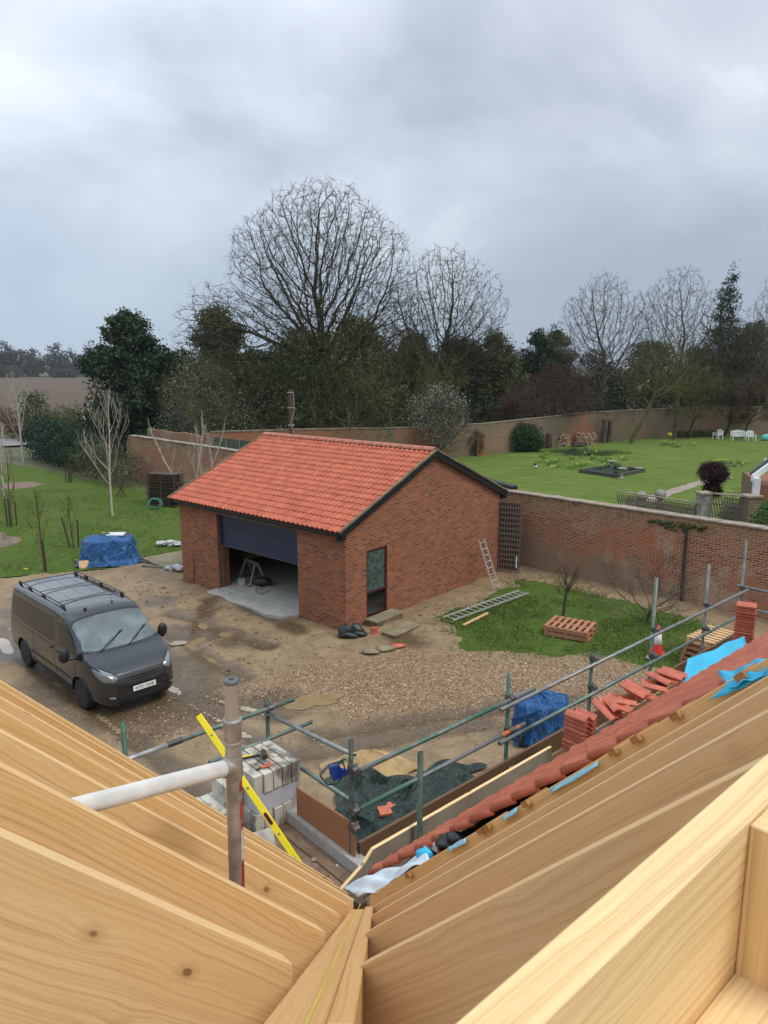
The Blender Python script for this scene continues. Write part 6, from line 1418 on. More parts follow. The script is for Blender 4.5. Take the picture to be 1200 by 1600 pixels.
def blades(name, poly, n, h, label, seed, fringe=.35):
    rn = np.random.default_rng(seed); P = np.array([tuple(p) for p in poly]); lo, hi = P.min(0) - fringe, P.max(0) + fringe
    x, y_ = rn.uniform(lo[0], hi[0], n), rn.uniform(lo[1], hi[1], n); jx, jy = x + rn.normal(0, fringe, n), y_ + rn.normal(0, fringe, n)
    k = in_poly([tuple(p) for p in poly], jx, jy) & (np.hypot(x, y_) < 48) & (fbm(x + 60, y_, .9, 4, seed) + rn.normal(0, .12, n) > -.12); x, y_ = x[k], y_[k]; m = len(x)
    a = rn.uniform(0, 6.28, m); hh = h * rn.uniform(.5, 1.4, m); w_ = .012 + .01 * rn.random(m); ln = rn.normal(0, .5, (2, m)) * hh
    z = np.full(m, .03)
    v = np.stack([np.stack([x - w_ * np.cos(a), y_ - w_ * np.sin(a), z], -1), np.stack([x + w_ * np.cos(a), y_ + w_ * np.sin(a), z], -1), np.stack([x + ln[0], y_ + ln[1], z + hh], -1)], 1).reshape(-1, 3)
    tag(link(name, np_mesh(name, v, np.arange(3 * m).reshape(-1, 3), 'grass_blade')), label, 'grass', kind='stuff')
blades('grass', right_lawn, 45000, .045, 'short grass around the pallets beside the garden wall', 1)
blades('grass', left_lawn, 120000, .05, 'short bright grass of the left lawn', 2)
# gravel and clods lying on the yard
def stones(name, pick, n, s0, s1, mat, label, seed):
    rn = np.random.default_rng(seed); V, Fs = [], []
    base = np.array([(1, 0, 0), (0, 1, 0), (-1, 0, 0), (0, -1, 0), (0, 0, 1), (0, 0, -1.)]); fb = np.array([(0, 1, 4), (1, 2, 4), (2, 3, 4), (3, 0, 4), (1, 0, 5), (2, 1, 5), (3, 2, 5), (0, 3, 5)])
    c = 0
    for x, y_ in pick(rn, n):
        s = s0 * (s1 / s0) ** (rn.random() ** 2.2); q = base * s * rn.uniform(.6, 1.25, (6, 1)) * np.array([1, rn.uniform(.6, 1), .6]); a = rn.uniform(0, 6.28)
        R_ = np.array([[math.cos(a), -math.sin(a), 0], [math.sin(a), math.cos(a), 0], [0, 0, 1]]); V.append(q @ R_ + np.array([x, y_, gz(x, y_) + s * .15])); Fs.append(fb + c); c += 6
    tag(link(name, np_mesh(name, np.concatenate(V), np.concatenate(Fs), mat)), label, name, kind='stuff')
def pk_gravel(rn, n):
    o_ = []
    while len(o_) < n:
        u, v = rn.uniform(60, 1120), rn.uniform(1005, 1170); p = G(u, v)
        g_ = gravel[int(np.clip((p.y - Y0) / (Y1 - Y0) * (ny - 1), 0, ny - 1)), int(np.clip((p.x - X0) / (X1 - X0) * (nx - 1), 0, nx - 1))]
        if rn.random() < g_ ** 1.6 and not (abs((p - VAN.to_3d()).dot(VF.to_3d())) < 2.6 and abs((p - VAN.to_3d()).dot(VR.to_3d())) < 1): o_.append((p.x, p.y))
    return o_
def pk_clod(rn, n):
    o_ = []
    for _ in range(n):
        z_ = rn.integers(0, 4); c_ = ((250, 918, 60, 25), (700, 965, 55, 25), (420, 1000, 110, 40), (330, 950, 100, 40))[z_]; p = G(rn.normal(c_[0], c_[2] * .6), rn.normal(c_[1], c_[3] * .6))
        a = (p.x - P_GAR[0].x) * ga.x + (p.y - P_GAR[0].y) * ga.y; b_ = (p.x - P_GAR[0].x) * gb.x + (p.y - P_GAR[0].y) * gb.y
        if a > -.7 and b_ > -.05 and a < 8.2: continue
        o_.append((p.x, p.y))
    return o_
stones('gravel', pk_gravel, 14000, .010, .034, 'gravel_stone', 'brown and cream gravel spread over the yard', 3)
stones('soil_clods', pk_clod, 1100, .012, .085, 'soil', 'dark clods of churned soil by the garage walls', 4)
# ------------------------------------------------------------------ van
van = root('panel_van', (0, 0, 0), 'dark grey panel van with black roof rails parked on the mud', 'van')
LZ = 1.0
def lerp_tab(tab, x):
    if x <= tab[0][0]: return tab[0][1]
    for (a, fa), (b_, fb_) in zip(tab, tab[1:]):
        if x <= b_: t_ = (x - a) / (b_ - a); return fa + (fb_ - fa) * t_
    return tab[-1][1]
def smooth_tab(tab, x, w_=.06): return (lerp_tab(tab, x - w_) + 2 * lerp_tab(tab, x) + lerp_tab(tab, x + w_)) / 4
ZTOP = [(-2.66, 1.70), (-2.60, 1.86), (-2.45, 1.935), (-1.8, 1.965), (0, 1.975), (.55, 1.955), (.85, 1.90), (1.0, 1.83), (1.80, 1.235), (1.92, 1.185), (2.25, 1.085), (2.48, .985), (2.58, .90), (2.64, .78), (2.67, .66)]
WID = [(-2.66, .90), (-2.5, .965), (-1.5, .985), (1.3, .985), (1.8, .965), (2.1, .925), (2.35, .865), (2.5, .79), (2.6, .70), (2.67, .58)]
ZB = [(-2.66, .36), (-2.3, .27), (2.3, .24), (2.6, .24), (2.67, .30)]
SEC = [(0, None), (.80, 0), (.955, .05), (.985, .22), (1.0, .45), (1.0, .62), (.985, .78), (.972, .86), (.93, 1.16), (.885, 1.42), (.845, 1.585), (.80, 1.66), (.70, 1.705), (.40, 1.735), (0, 1.745)]
NS = len(SEC) - 1
def sect(x):
    zt_, w_, zb_ = smooth_tab(ZTOP, x, .03), smooth_tab(WID, x, .04), lerp_tab(ZB, x); pts = []
    belt = min(1.10, zt_ - .075 - .05 * (zt_ < 1.3)); full = 1.975 - 1.10
    up_ = max(zt_ - belt, .03)
    hood = max(0, min(1, (1.45 - zt_) / .25))
    for i, (wy, dz) in enumerate(SEC):
        if dz is None: pts.append((0, zb_)); continue
        z = zb_ + dz if dz <= .86 else 0
        if dz <= .86: z = zb_ + dz * (belt - zb_) / .86
        else: z = belt + (dz - .86) / (1.745 - .86) * up_
        if dz > .86: wy = wy + (1 - hood) * 0 + hood * ((.972 * (1 - (i - 7) / 7 * .0)) - wy) * (.75 if i < 12 else .25 if i < 13 else 0)
        pts.append((wy * w_, z))
    return pts
def SP(x, t_):
    """point on the right-hand or left-hand skin: t in 0..2*NS, NS is the roof centre"""
    s_ = 1
    if t_ > NS: t_ = 2 * NS - t_; s_ = -1
    P = sect(x); i = min(int(t_), NS - 1); f_ = t_ - i
    p0, p1, p2, p3 = P[max(i - 1, 0)], P[i], P[i + 1], P[min(i + 2, NS)]
    if i == NS - 1: p3 = (-P[NS - 1][0], P[NS - 1][1])
    def cr(a, b_, c, d): return .5 * (2 * b_ + (c - a) * f_ + (2 * a - 5 * b_ + 4 * c - d) * f_ ** 2 + (3 * b_ - a - 3 * c + d) * f_ ** 3)
    if i < 2: y = p1[0] + (p2[0] - p1[0]) * f_; z = p1[1] + (p2[1] - p1[1]) * f_
    else: y, z = cr(p0[0], p1[0], p2[0], p3[0]), cr(p0[1], p1[1], p2[1], p3[1])
    return Vector((x, s_ * -y, z))           # right hand side of the vehicle first (negative y)
def SN(x, t_):
    a = SP(x + .01, t_) - SP(x - .01, t_); b_ = SP(x, min(t_ + .05, 2 * NS)) - SP(x, max(t_ - .05, 0)); n_ = a.cross(b_).normalized()
    c = SP(x, t_); out = Vector((0, c.y, c.z - .9))
    return n_ if n_.dot(out) > 0 else -n_
def tz(x, z, lo=2, hi=NS):              # section parameter at a height (right side)
    a, b_ = lo, hi
    for _ in range(30):
        m_ = (a + b_) / 2
        if SP(x, m_).z < z: a = m_
        else: b_ = m_
    return (a + b_) / 2
bx = [-2.66, -2.64, -2.6, -2.53, -2.45] + [(-2.35 + i * .1) for i in range(42)] + [1.86, 1.92, 1.98, 2.05, 2.12, 2.2, 2.27, 2.34, 2.4, 2.45, 2.5, 2.54, 2.58, 2.61, 2.64, 2.66, 2.67]
tt_ = [0, 1] + [1 + (i + 1) * .34 for i in range(int((NS - 1) / .34))]; tt_ = [q for q in tt_ if q < NS - .1] + [NS]; tt_ = tt_ + [2 * NS - q for q in tt_[:-1][::-1]]
vs = [SP(x, q) for x in bx for q in tt_]; m_ = len(tt_); mb = MB()
mb.add(vs, [(i * m_ + j, i * m_ + j + 1, (i + 1) * m_ + j + 1, (i + 1) * m_ + j) for i in range(len(bx) - 1) for j in range(m_ - 1)], True)
mb.add([SP(bx[0], q) for q in tt_], [tuple(range(m_))]); mb.add([SP(bx[-1], q) for q in tt_], [tuple(range(m_))[::-1]])
me = bpy.data.meshes.new('van_body'); me.from_pydata(mb.v, [], mb.f); me.polygons.foreach_set('use_smooth', mb.sm)
bm = bmesh.new(); bm.from_mesh(me); bmesh.ops.remove_doubles(bm, verts=bm.verts, dist=.0008); bmesh.ops.recalc_face_normals(bm, faces=bm.faces)
bm.to_mesh(me); bm.free(); me.materials.append(MATS['van_paint']); me.materials.append(MATS['hole_dark'])
body = link('body', me, van)
AX = (1.68, -1.62); WR = .335
cyl = MB()                       # wheel wells cut from the body
for ax in AX:
    for s_ in (-1, 1): cyl.tube([(ax, s_ * .66, WR), (ax, s_ * 1.2, WR)], .41, 40)
cme = bpy.data.meshes.new('well'); cme.from_pydata(cyl.v, [], cyl.f); cme.materials.append(MATS['hole_dark']); co_ = link('well', cme)
# windscreen opening is cut too, so one sees into the cab
WSX0, WSX1 = 1.02, 1.80
def glass_patch(x0f, x1f, t0f, t1f, nx_, nt_, off):
    vs, fs = [], []
    for j in range(nt_ + 1):
        for i in range(nx_ + 1):
            tq = t0f + (t1f - t0f) * j / nt_; xa, xb = x0f(tq) if callable(x0f) else x0f, x1f(tq) if callable(x1f) else x1f
            x = xa + (xb - xa) * i / nx_; vs.append(SP(x, tq) + SN(x, tq) * off)
    for j in range(nt_):
        for i in range(nx_): a = j * (nx_ + 1) + i; fs.append((a, a + 1, a + nx_ + 2, a + nx_ + 1))
    return vs, fs
b_mod = body.modifiers.new('b', 'BOOLEAN'); b_mod.object = co_; b_mod.operation = 'DIFFERENCE'; b_mod.solver = 'EXACT'
bpy.context.view_layer.update(); dg = bpy.context.evaluated_depsgraph_get(); nme = bpy.data.meshes.new_from_object(body.evaluated_get(dg)); body.modifiers.clear(); body.data = nme
bpy.data.objects.remove(co_)
def vpatch(name, mat, x0f, x1f, t0, t1, nx_=10, nt_=8, off=.004, both=False, parent=None):
    mb = MB(); v_, f_ = glass_patch(x0f, x1f, t0, t1, nx_, nt_, off); mb.add(v_, f_, True)
    if both:
        mb.add([Vector((p.x, -p.y, p.z)) for p in v_], [f[::-1] for f in f_], True)
    me_ = bpy.data.meshes.new(name); me_.from_pydata(mb.v, [], mb.f); me_.polygons.foreach_set('use_smooth', mb.sm); me_.materials.append(MATS[mat])
    for p in me_.polygons: pass
    return link(name, me_, parent or van)
ws = lambda tq: 1.03 + .05 * abs(tq - NS) / 3.2
vpatch('windscreen_surround', 'hole_dark', lambda q: .985 + .05 * (abs(q - NS) / 3.4) ** 2, lambda q: 1.86 - .10 * (abs(q - NS) / 3.4) ** 2, NS - 3.85, NS + 3.85, 16, 24, .003)
vpatch('windscreen', 'cab_glass', lambda q: 1.035 + .05 * (abs(q - NS) / 3.4) ** 2, lambda q: 1.80 - .13 * (abs(q - NS) / 3.4) ** 2, NS - 3.5, NS + 3.5, 16, 24, .0065)
# side glass and doors
def side(name, mat, x0, x1, z0, z1, nx_=12, nt_=8, off=.004, mirror=True, cut=None):
    for sgn in ((1, -1) if mirror else (1,)):
        mb = MB(); vs, fs = [], []
        for j in range(nt_ + 1):
            for i in range(nx_ + 1):
                x = x0 + (x1 - x0) * i / nx_; zb_ = z0(x) if callable(z0) else z0; zt_ = z1(x) if callable(z1) else z1
                z = zb_ + (zt_ - zb_) * j / nt_; tq = tz(x, z); p = SP(x, tq) + SN(x, tq) * off; p.y *= sgn; vs.append(p)
        for j in range(nt_):
            for i in range(nx_): a = j * (nx_ + 1) + i; f = (a, a + 1, a + nx_ + 2, a + nx_ + 1); fs.append(f if sgn > 0 else f[::-1])
        me_ = bpy.data.meshes.new(name); me_.from_pydata(vs, [], fs); me_.polygons.foreach_set('use_smooth', [True] * len(fs)); me_.materials.append(MATS[mat]); link(name, me_, van)
rl = lambda x: min(1.66, lerp_tab(ZTOP, x) - .16)
side('side_window', 'van_glass', .50, 1.02, 1.155, rl); side('side_window', 'van_glass', 1.06, 1.60, lambda x: 1.15 - .02 * (x - 1), lambda x: max(1.16, lerp_tab(ZTOP, x) - .175))
side('side_window', 'van_glass', -2.42, -1.95, 1.18, 1.68)
side('panel_inset', 'van_panel', -1.88, .28, 1.16, 1.68, off=.003)
side('door_gap', 'hole_dark', .383, .397, .34, 1.78, 1, 16); side('door_gap', 'hole_dark', 1.50, 1.51, .34, 1.12, 1, 12); side('door_gap', 'hole_dark', -.90, -.89, .34, 1.78, 1, 16); side('door_gap', 'hole_dark', -2.36, .38, 1.075, 1.083, 20, 1)
side('sill_trim', 'black_plastic', -1.15, 1.22, .29, .40, 16, 2, .006)
side('side_moulding', 'van_panel', -1.15, 1.22, .55, .60, 16, 3, .010)
side('door_handle', 'black_plastic', .50, .66, .99, 1.025, 6, 2, .02); side('door_handle', 'black_plastic', .12, .28, .99, 1.025, 6, 2, .02)
# arches, wheels
for ax in AX:
    for s_ in (-1, 1):
        mb = MB(); pts_ = []
        for k in range(25):
            th = math.pi * (k / 24) * 1.12 - .06 * math.pi; x = ax + .415 * math.cos(th); z = WR + .415 * math.sin(th)
            if z < .3: z = .3
            yy_ = abs(SP(x, tz(x, max(z, .31))).y); pts_.append(Vector((x, s_ * (yy_ + .004), z)))
        mb.tube(pts_, .016, 6); mb.build('wheel_arch', 'van_panel', van, None)
        w_ = MB(); prof = [(.21, -.105), (.30, -.115), (.33, -.095), (.342, -.05), (.342, .05), (.33, .095), (.30, .115), (.21, .105)]
        w_.lathe((ax, s_ * .855, WR), prof, 40, (0, 1, 0)); wh = w_.build('wheel', 'rubber', van, None)
        r_ = MB(); r_.lathe((ax, s_ * .855, WR), [(.215, -.1), (.222, .09 * s_), (.205, .10 * s_), (.19, .06 * s_), (.05, .05 * s_), (.001, .05 * s_)], 32, (0, 1, 0))
        for k in range(5):
            th = 2 * math.pi * k / 5 + .3
            for d2 in (-.10, .10):
                c0 = Vector((ax + .05 * math.cos(th), s_ * .945, WR + .05 * math.sin(th))); c1 = Vector((ax + .205 * math.cos(th + d2), s_ * .952, WR + .205 * math.sin(th + d2))); r_.bar(c0, c1, .022, .028, (0, 1, 0))
        r_.lathe((ax, s_ * .93, WR), [(.055, 0), (.05, .02 * s_), (.001, .022 * s_)], 16, (0, 1, 0)); rim = r_.build('rim', 'rim_black', van, None); rim.parent = wh
# bonnet gap, lamps, grille, bumper
def front(name, mat, pts, off=.0, thick=.02, parent=None, bev=0):
    """polygon given as (y, z); laid on the nose skin"""
    def nose(y, z):
        a, b_ = 1.5, 2.70
        for _ in range(28):
            m__ = (a + b_) / 2
            zt_ = smooth_tab(ZTOP, m__, .03); P = None
            inside = False
            if m__ < 2.67 and z < zt_:
                q = tz(m__, z, 2, NS); inside = abs(SP(m__, q).y) > abs(y) if z < zt_ - .005 else False
            if inside: a = m__
            else: b_ = m__
        return a
    mb = MB(); n_ = len(pts); c = Vector((sum(p[0] for p in pts) / n_, sum(p[1] for p in pts) / n_)); rings = []
    ds_ = []
    for i in range(n_):
        a, b_ = Vector(pts[i]), Vector(pts[(i + 1) % n_]); k = max(1, int((b_ - a).length / .06))
        for j in range(k): ds_.append(a.lerp(b_, j / k))
    m2 = len(ds_); vs, fs = [], []
    R_ = 6
    for r in range(R_ + 1):
        for p in ds_:
            q = c.lerp(p, 1 - r / R_ * .999); x = nose(q.x, q.y); vs.append(Vector((x + off + (thick if r > 0 else 0), q.x, q.y)))
    for r in range(R_):
        for i in range(m2): fs.append((r * m2 + i, r * m2 + (i + 1) % m2, (r + 1) * m2 + (i + 1) % m2, (r + 1) * m2 + i))
    me_ = bpy.data.meshes.new(name); me_.from_pydata(vs, [], fs); bm = bmesh.new(); bm.from_mesh(me_); bmesh.ops.recalc_face_normals(bm, faces=bm.faces); bm.to_mesh(me_); bm.free()
    me_.polygons.foreach_set('use_smooth', [True] * len(me_.polygons)); me_.materials.append(MATS[mat]); return link(name, me_, parent or van)
gr = front('grille', 'hole_dark', [(-.60, .80), (-.52, .90), (.52, .90), (.60, .80), (.50, .655), (.40, .625), (-.40, .625), (-.50, .655)], .004, .016)
mb = MB()
for i in range(4):
    z = .668 + i * .055; w_ = .50 + .02 * i; mb.tube([(2.645 - .028 * (abs(y) / .5) ** 2 * 2 + .035 - (i > 2) * .02, y, z) for y in [(-w_ + 2 * w_ * j / 12) for j in range(13)]], .010, 6)
gb_ = mb.build('grille_bar', 'black_plastic', van, None); gb_.parent = gr
for s_ in (1, -1):
    hl = front('headlight', 'lamp_glass', [(s_ * .50, .855), (s_ * .62, .965), (s_ * .80, 1.055), (s_ * .885, 1.045), (s_ * .875, .90), (s_ * .80, .80), (s_ * .62, .78)], .004, .010)
    hs_ = front('headlight_frame', 'hole_dark', [(s_ * .47, .855), (s_ * .60, .985), (s_ * .79, 1.08), (s_ * .905, 1.065), (s_ * .895, .885), (s_ * .81, .775), (s_ * .60, .755)], .001, .004); hs_.parent = hl
    for yy_, zz_, r0_ in ((.67, .87, .055), (.79, .90, .045)):
        mb = MB(); mb.lathe((2.30 + (.15 if yy_ < .7 else 0), s_ * yy_, zz_), [(r0_, 0), (r0_ * 1.1, .05), (r0_ * .8, .06), (.002, .04)], 16, (1, s_ * .45, .2)); ln = mb.build('reflector', 'chrome', van, None); ln.parent = hl
    front('fog_lamp', 'lamp_glass', [(s_ * .62, .47), (s_ * .70, .485), (s_ * .75, .455), (s_ * .70, .425), (s_ * .62, .43)], .02, .012)
    front('fog_surround', 'hole_dark', [(s_ * .54, .50), (s_ * .72, .53), (s_ * .80, .46), (s_ * .72, .38), (s_ * .56, .39)], .006, .008)
front('lower_grille', 'hole_dark', [(-.48, .40), (-.40, .50), (.40, .50), (.48, .40), (.42, .31), (-.42, .31)], .004, .010)
front('bumper_lip', 'van_panel', [(-.62, .335), (-.55, .29), (.55, .29), (.62, .335), (.5, .312), (-.5, .312)], .012, .012)
# number plate with its lettering
pl_ = MB(); pl_.box((2.715, 0, .57), (.012, .52, .112), 0, 0, -.05); plate = pl_.build('number_plate', 'plate_white', van, None, bevel=.002)
tc = bpy.data.curves.new('txt', 'FONT'); tc.body = 'HT21 DXE'; tc.size = .098; tc.align_x = 'CENTER'; tc.align_y = 'CENTER'; tc.extrude = .0015; tc.offset = .0006; tc.space_character = 1.02
to = bpy.data.objects.new('txt', tc); S.collection.objects.link(to); bpy.context.view_layer.update(); tm = bpy.data.meshes.new_from_object(to.evaluated_get(bpy.context.evaluated_depsgraph_get())); bpy.data.objects.remove(to)
tm.materials.clear(); tm.materials.append(MATS['hole_dark']); to = link('lettering', tm, van); to.matrix_local = Matrix.Translation((2.7225, 0, .57)) @ Matrix.Rotation(R(90), 4, 'Z') @ Matrix.Rotation(R(90) - .05, 4, 'X') @ Matrix.Scale(.93, 4, (1, 0, 0)); to.parent = plate
# mirrors
for s_ in (1, -1):
    mb = MB(); mb.blob((1.42, s_ * 1.155, 1.20), (.085, .115, .17), random.Random(2), .03, 14, 10); mr = mb.build('mirror', 'black_plastic', van, None)
    mb = MB(); mb.tube([(1.46, s_ * .93, 1.10), (1.44, s_ * 1.08, 1.10)], .03, 8); ar_ = mb.build('mirror_arm', 'black_plastic', van, None); ar_.parent = mr
# roof: rails, cross bars, swage lines, aerial
def rz_(x, y): return min(SP(x, q).z for q in (NS,)) - .0 - .055 * (abs(y) / .62) ** 4
for s_ in (1, -1):
    y = .70; mb = MB(); zz_ = [SP(x, NS - 2.25).z for x in (-2.30, -1.2, .45)]
    mb.tube([(-2.34, s_ * y, 1.92), (-2.26, s_ * y, 1.985), (-1.9, s_ * y, 2.00), (.20, s_ * y, 2.00), (.42, s_ * y, 1.985), (.52, s_ * y, 1.93)], .015, 10); rr1 = mb.build('roof_rail', 'black_gloss', van, None)
    for x in (-2.26, -1.62, -.75, .40): mb = MB(); mb.box((x, s_ * y, 1.955), (.13, .05, .10)); ft = mb.build('rail_foot', 'black_plastic', van, None, bevel=.01); ft.parent = rr1
for x in (-2.12, -1.05, .08): mb = MB(); mb.frame((x, -.69, 1.985), (.035, 0, 0), (0, 1.38, 0), (0, 0, .014)); mb.build('roof_bar', 'black_gloss', van, None, bevel=.006)
mb = MB()
for y in (-.34, 0, .34):
    for x0 in (-2.35,): mb.tube([(x, y, SP(x, NS - (abs(y) / .40 * 1.0)).z - .001) for x in [(-2.3 + i * .27) for i in range(10)]], .006, 6)
mb.build('roof_swage', 'van_paint', van, None)
mb = MB(); mb.tube([(.72, .30, 1.93), (.60, .30, 2.13)], .005, 6); mb.lathe((.72, .30, 1.925), [(.03, 0), (.01, .03)], 10); mb.build('aerial', 'black_plastic', van, None)
mb = MB(); mb.blob((.78, -.36, 1.935), (.05, .04, .02), random.Random(3), .1); mb.build('roof_fitting', 'black_plastic', van, None)
for y0_, y1_ in ((-.55, .10), (.12, .66)):
    mb = MB(); xa = 1.84; P0 = Vector((1.83, y0_ if y0_ < 0 else y0_, 1.225)); P1 = Vector((1.50, y1_, 1.475)); mb.tube([P0 + ZV * .01, P0.lerp(P1, .5) + Vector((.06, 0, .03)), P1 + Vector((0, 0, .012))], .009, 6); mb.bar(P0.lerp(P1, .25) + ZV * .015, P1 + Vector((.0, .05, .012)), .012, .018); mb.build('wiper', 'hole_dark', van, None)
side('bonnet_gap', 'hole_dark', 1.86, 2.36, lambda x: lerp_tab(ZTOP, x) - .088, lambda x: lerp_tab(ZTOP, x) - .082, 10, 1)
van.rotation_euler = (0, 0, math.atan2(VF.y, VF.x)); van.location = (VAN.x, VAN.y, -.02)
# the things on the dash read through the glass as pale shapes: papers lying there
# ------------------------------------------------------------------ draped and crumpled things
def drape(name, c, rx, ry, h, mat, label, cat, seed, an=0, sq=3.0, skirt=.12, n=110, m=60, fold=.05, top=.0):
    """tarpaulin thrown over a heap: squarish dome with folds and a spread hem"""
    r_ = random.Random(seed); ph = [r_.uniform(0, 6.28) for _ in range(10)]; o = root(name, c, label, cat); vs = []
    for j in range(m + 1):
        t_ = j / m
        for i in range(n):
            th = 2 * math.pi * i / n; k = (abs(math.cos(th)) ** sq + abs(math.sin(th)) ** sq) ** (-1 / sq)
            if t_ < .45: rad = (t_ / .45) * .86; z = h * (1 - .10 * (t_ / .45) ** 2 + top * math.sin(3 * th + ph[0]) * t_)
            else:
                u_ = (t_ - .45) / .55; rad = .86 + .14 * u_ ** .6 + skirt * max(0, u_ - .75) * 4; z = h * .90 * (1 - u_) ** 1.05
            fo = fold * (math.sin(7 * th + ph[1] + 2 * t_) + .8 * math.sin(11 * th + ph[2] - 4 * t_) + .6 * math.sin(17 * th + ph[3])) * (t_ ** 1.2)
            rid = (1 - abs(math.sin(4.5 * th + 6 * t_ + ph[6]))) ** 3 + .8 * (1 - abs(math.sin(6.5 * th - 9 * t_ + ph[7]))) ** 4 + .6 * (1 - abs(math.sin(3 * th + 15 * t_ + ph[8]))) ** 5
            fo += fold * 1.3 * rid * min(1, 2 * t_); z += h * .05 * rid * (1 - t_)
            z += h * .04 * math.sin(5 * th + 9 * t_ + ph[4]) * (1 - t_) + (.03 * math.sin(8 * th + ph[5]) + .03 if j == m else 0)
            x, y = rx * rad * k * math.cos(th) * (1 + fo), ry * rad * k * math.sin(th) * (1 + fo)
            vs.append(Vector((x * math.cos(an) - y * math.sin(an), x * math.sin(an) + y * math.cos(an), max(z, .012))))
    fs = [(j * n + i, j * n + (i + 1) % n, (j + 1) * n + (i + 1) % n, (j + 1) * n + i) for j in range(m) for i in range(n)]
    me_ = bpy.data.meshes.new('sheet'); me_.from_pydata(vs, [], [f[::-1] for f in fs]); me_.polygons.foreach_set('use_smooth', [True] * len(fs)); me_.materials.append(MATS[mat])
    l_ = link('sheet', me_, o); return o
c_ = G(163, 884); c_.y += .55; t1_ = drape('tarpaulin_heap', c_, .98, .68, 1.02, 'tarp_blue', 'blue tarpaulin over a boxy heap at the edge of the lawn', 'tarpaulin', 3, .15, 4.5, .18, fold=.035)
mb = MB(); mb.box(c_ + Vector((.28, .1, 1.06)), (.62, .42, .05), .1, .03); tag(mb.build('board', 'white_plastic'), 'pale board weighing down the top of the blue tarpaulin', 'board')
mb = MB(); mb.box(c_ + Vector((-.62, -.82, .12)), (.38, .05, .30), .4, -.5); tag(mb.build('plywood_offcut', 'pallet_pale'), 'brown plywood offcut leaning at the foot of the blue tarpaulin', 'offcut')
mb = MB(); rg = random.Random(5); p_ = G(206, 880); mb.grid(lambda s_, t_: p_ + Vector((s_ * 1.0 - .2, t_ * .5 - .1, .03 + .05 * abs(math.sin(9 * s_ + 5 * t_)))), 14, 8); tag(mb.build('plastic_scrap', 'bag_black'), 'black plastic scrap trailing right of the blue tarpaulin', 'plastic')
# sheeted mixer
c_ = G(850, 1166); c_.y += .35; mx_ = drape('sheeted_mixer', c_, .56, .44, .88, 'tarp_blue', 'cement mixer under a shiny blue sheet beyond the toe board', 'mixer', 9, .5, 2.6, .05, fold=.07, top=.12)
wp = G(816, 1166); mb = MB(); mb.lathe(wp + Vector((0, 0, .13)), [(.05, -.03), (.13, -.03), (.14, 0), (.13, .03), (.05, .03)], 18, (.8, -.6, 0)); mb.build('wheel', 'rubber', mx_)
mb = MB(); h0_ = c_ + Vector((.50, -.2, .55)); mb.tube([h0_, h0_ + Vector((.12, 0, .18)), h0_ + Vector((.20, 0, .10)), h0_ + Vector((.22, 0, -.12))], .015, 8); mb.build('handle', 'black_plastic', mx_)
# dark green sheeting on the ground
rg = random.Random(8); A_, B_, C_, D_ = G(498, 1236), G(758, 1196), G(745, 1275), G(560, 1375)
def fgs(s_, t_):
    p = A_.lerp(B_, s_).lerp(D_.lerp(C_, s_), t_); e_ = min(1, 6 * s_ * (1 - s_) + .1) * min(1, 6 * t_ * (1 - t_) + .15)
    z = .16 + .18 * math.sin(6 * s_ + 2.5 * t_) * math.sin(4 * t_ + 1) + .13 * abs(math.sin(10 * s_ - 6 * t_ + 1)) + .09 * abs(math.sin(15 * t_ + 9 * s_)) + .05 * math.sin(27 * s_ + 11 * t_)
    return p + Vector((.20 * math.sin(7 * t_ + 3 * s_) + .08 * math.sin(19 * t_), .25 * math.sin(9 * s_ + 1) + .12 * math.sin(21 * s_), max(.02, z * e_ + .03)))
mb = MB(); mb.grid(fgs, 90, 50); tag(mb.build('green_sheeting', 'tarp_green'), 'crumpled dark green sheeting lying on the ground behind the corner scaffold post', 'sheeting')
mb = MB(); p_ = G(601, 1290); mb.box(p_ + Vector((0, 0, .28)), (.32, .22, .05), .5, .2); mb.box(p_ + Vector((.05, -.1, .34)), (.30, .20, .04), .3, .1); tag(mb.build('broken_tile', 'clay'), 'broken red tile lying on the green sheeting', 'tile')
c_ = G(578, 1215); c_.y += .2
mb = MB()
def heap(s_, t_):
    th = 2 * math.pi * s_; r_ = t_ * .72 * (1.0 + .15 * math.sin(3 * th) + .08 * math.sin(7 * th)); return c_ + Vector((1.15 * r_ * math.cos(th), .7 * r_ * math.sin(th), .02 + .38 * (1 - t_ ** 1.5) + .03 * math.sin(11 * th + 8 * t_)))
mb.grid(heap, 40, 12); o = mb.build('sand_heap', 'sand_heap'); tag(o, 'heap of orange sand beyond the scaffold corner', 'sand heap')
# white bags
for i, (u, v, rx_, ry_, h_, lb) in enumerate(((264, 853, .62, .35, .22, 'crumpled white sacks lying on the lawn left of the garage corner'), (272, 892, .48, .32, .24, 'crumpled white sacks on the concrete slab by the garage corner'))):
    p_ = G(u, v); o = root('white_sacks', p_, lb, 'sacks'); rg = random.Random(20 + i)
    for k in range(5): mb = MB(); mb.blob(p_ + Vector((rg.uniform(-1, 1) * rx_ * .6, rg.uniform(-1, 1) * ry_ * .5, h_ * (.35 + .3 * (k % 2)))), (rx_ * .42, ry_ * .5, h_ * .38), rg, .28, 16, 10); mb.build('sack', 'bag_white', o)
mb = MB(); rg = random.Random(3); cs = pxs([(222, 876), (285, 864), (287, 885), (262, 893)]); mb.prism([(p.x, p.y, .02) for p in map(Vector, cs)], (0, 0, .09)); tag(mb.build('concrete_slab', 'slab_stone'), 'flat concrete slab between the blue tarpaulin and the garage corner', 'slab')
mb = MB(); mb.box(G(246, 888) + ZV * .05, (1.3, .12, .05), -.35); tag(mb.build('plank', 'grey_wood'), 'weathered plank along the near edge of the concrete slab', 'plank')
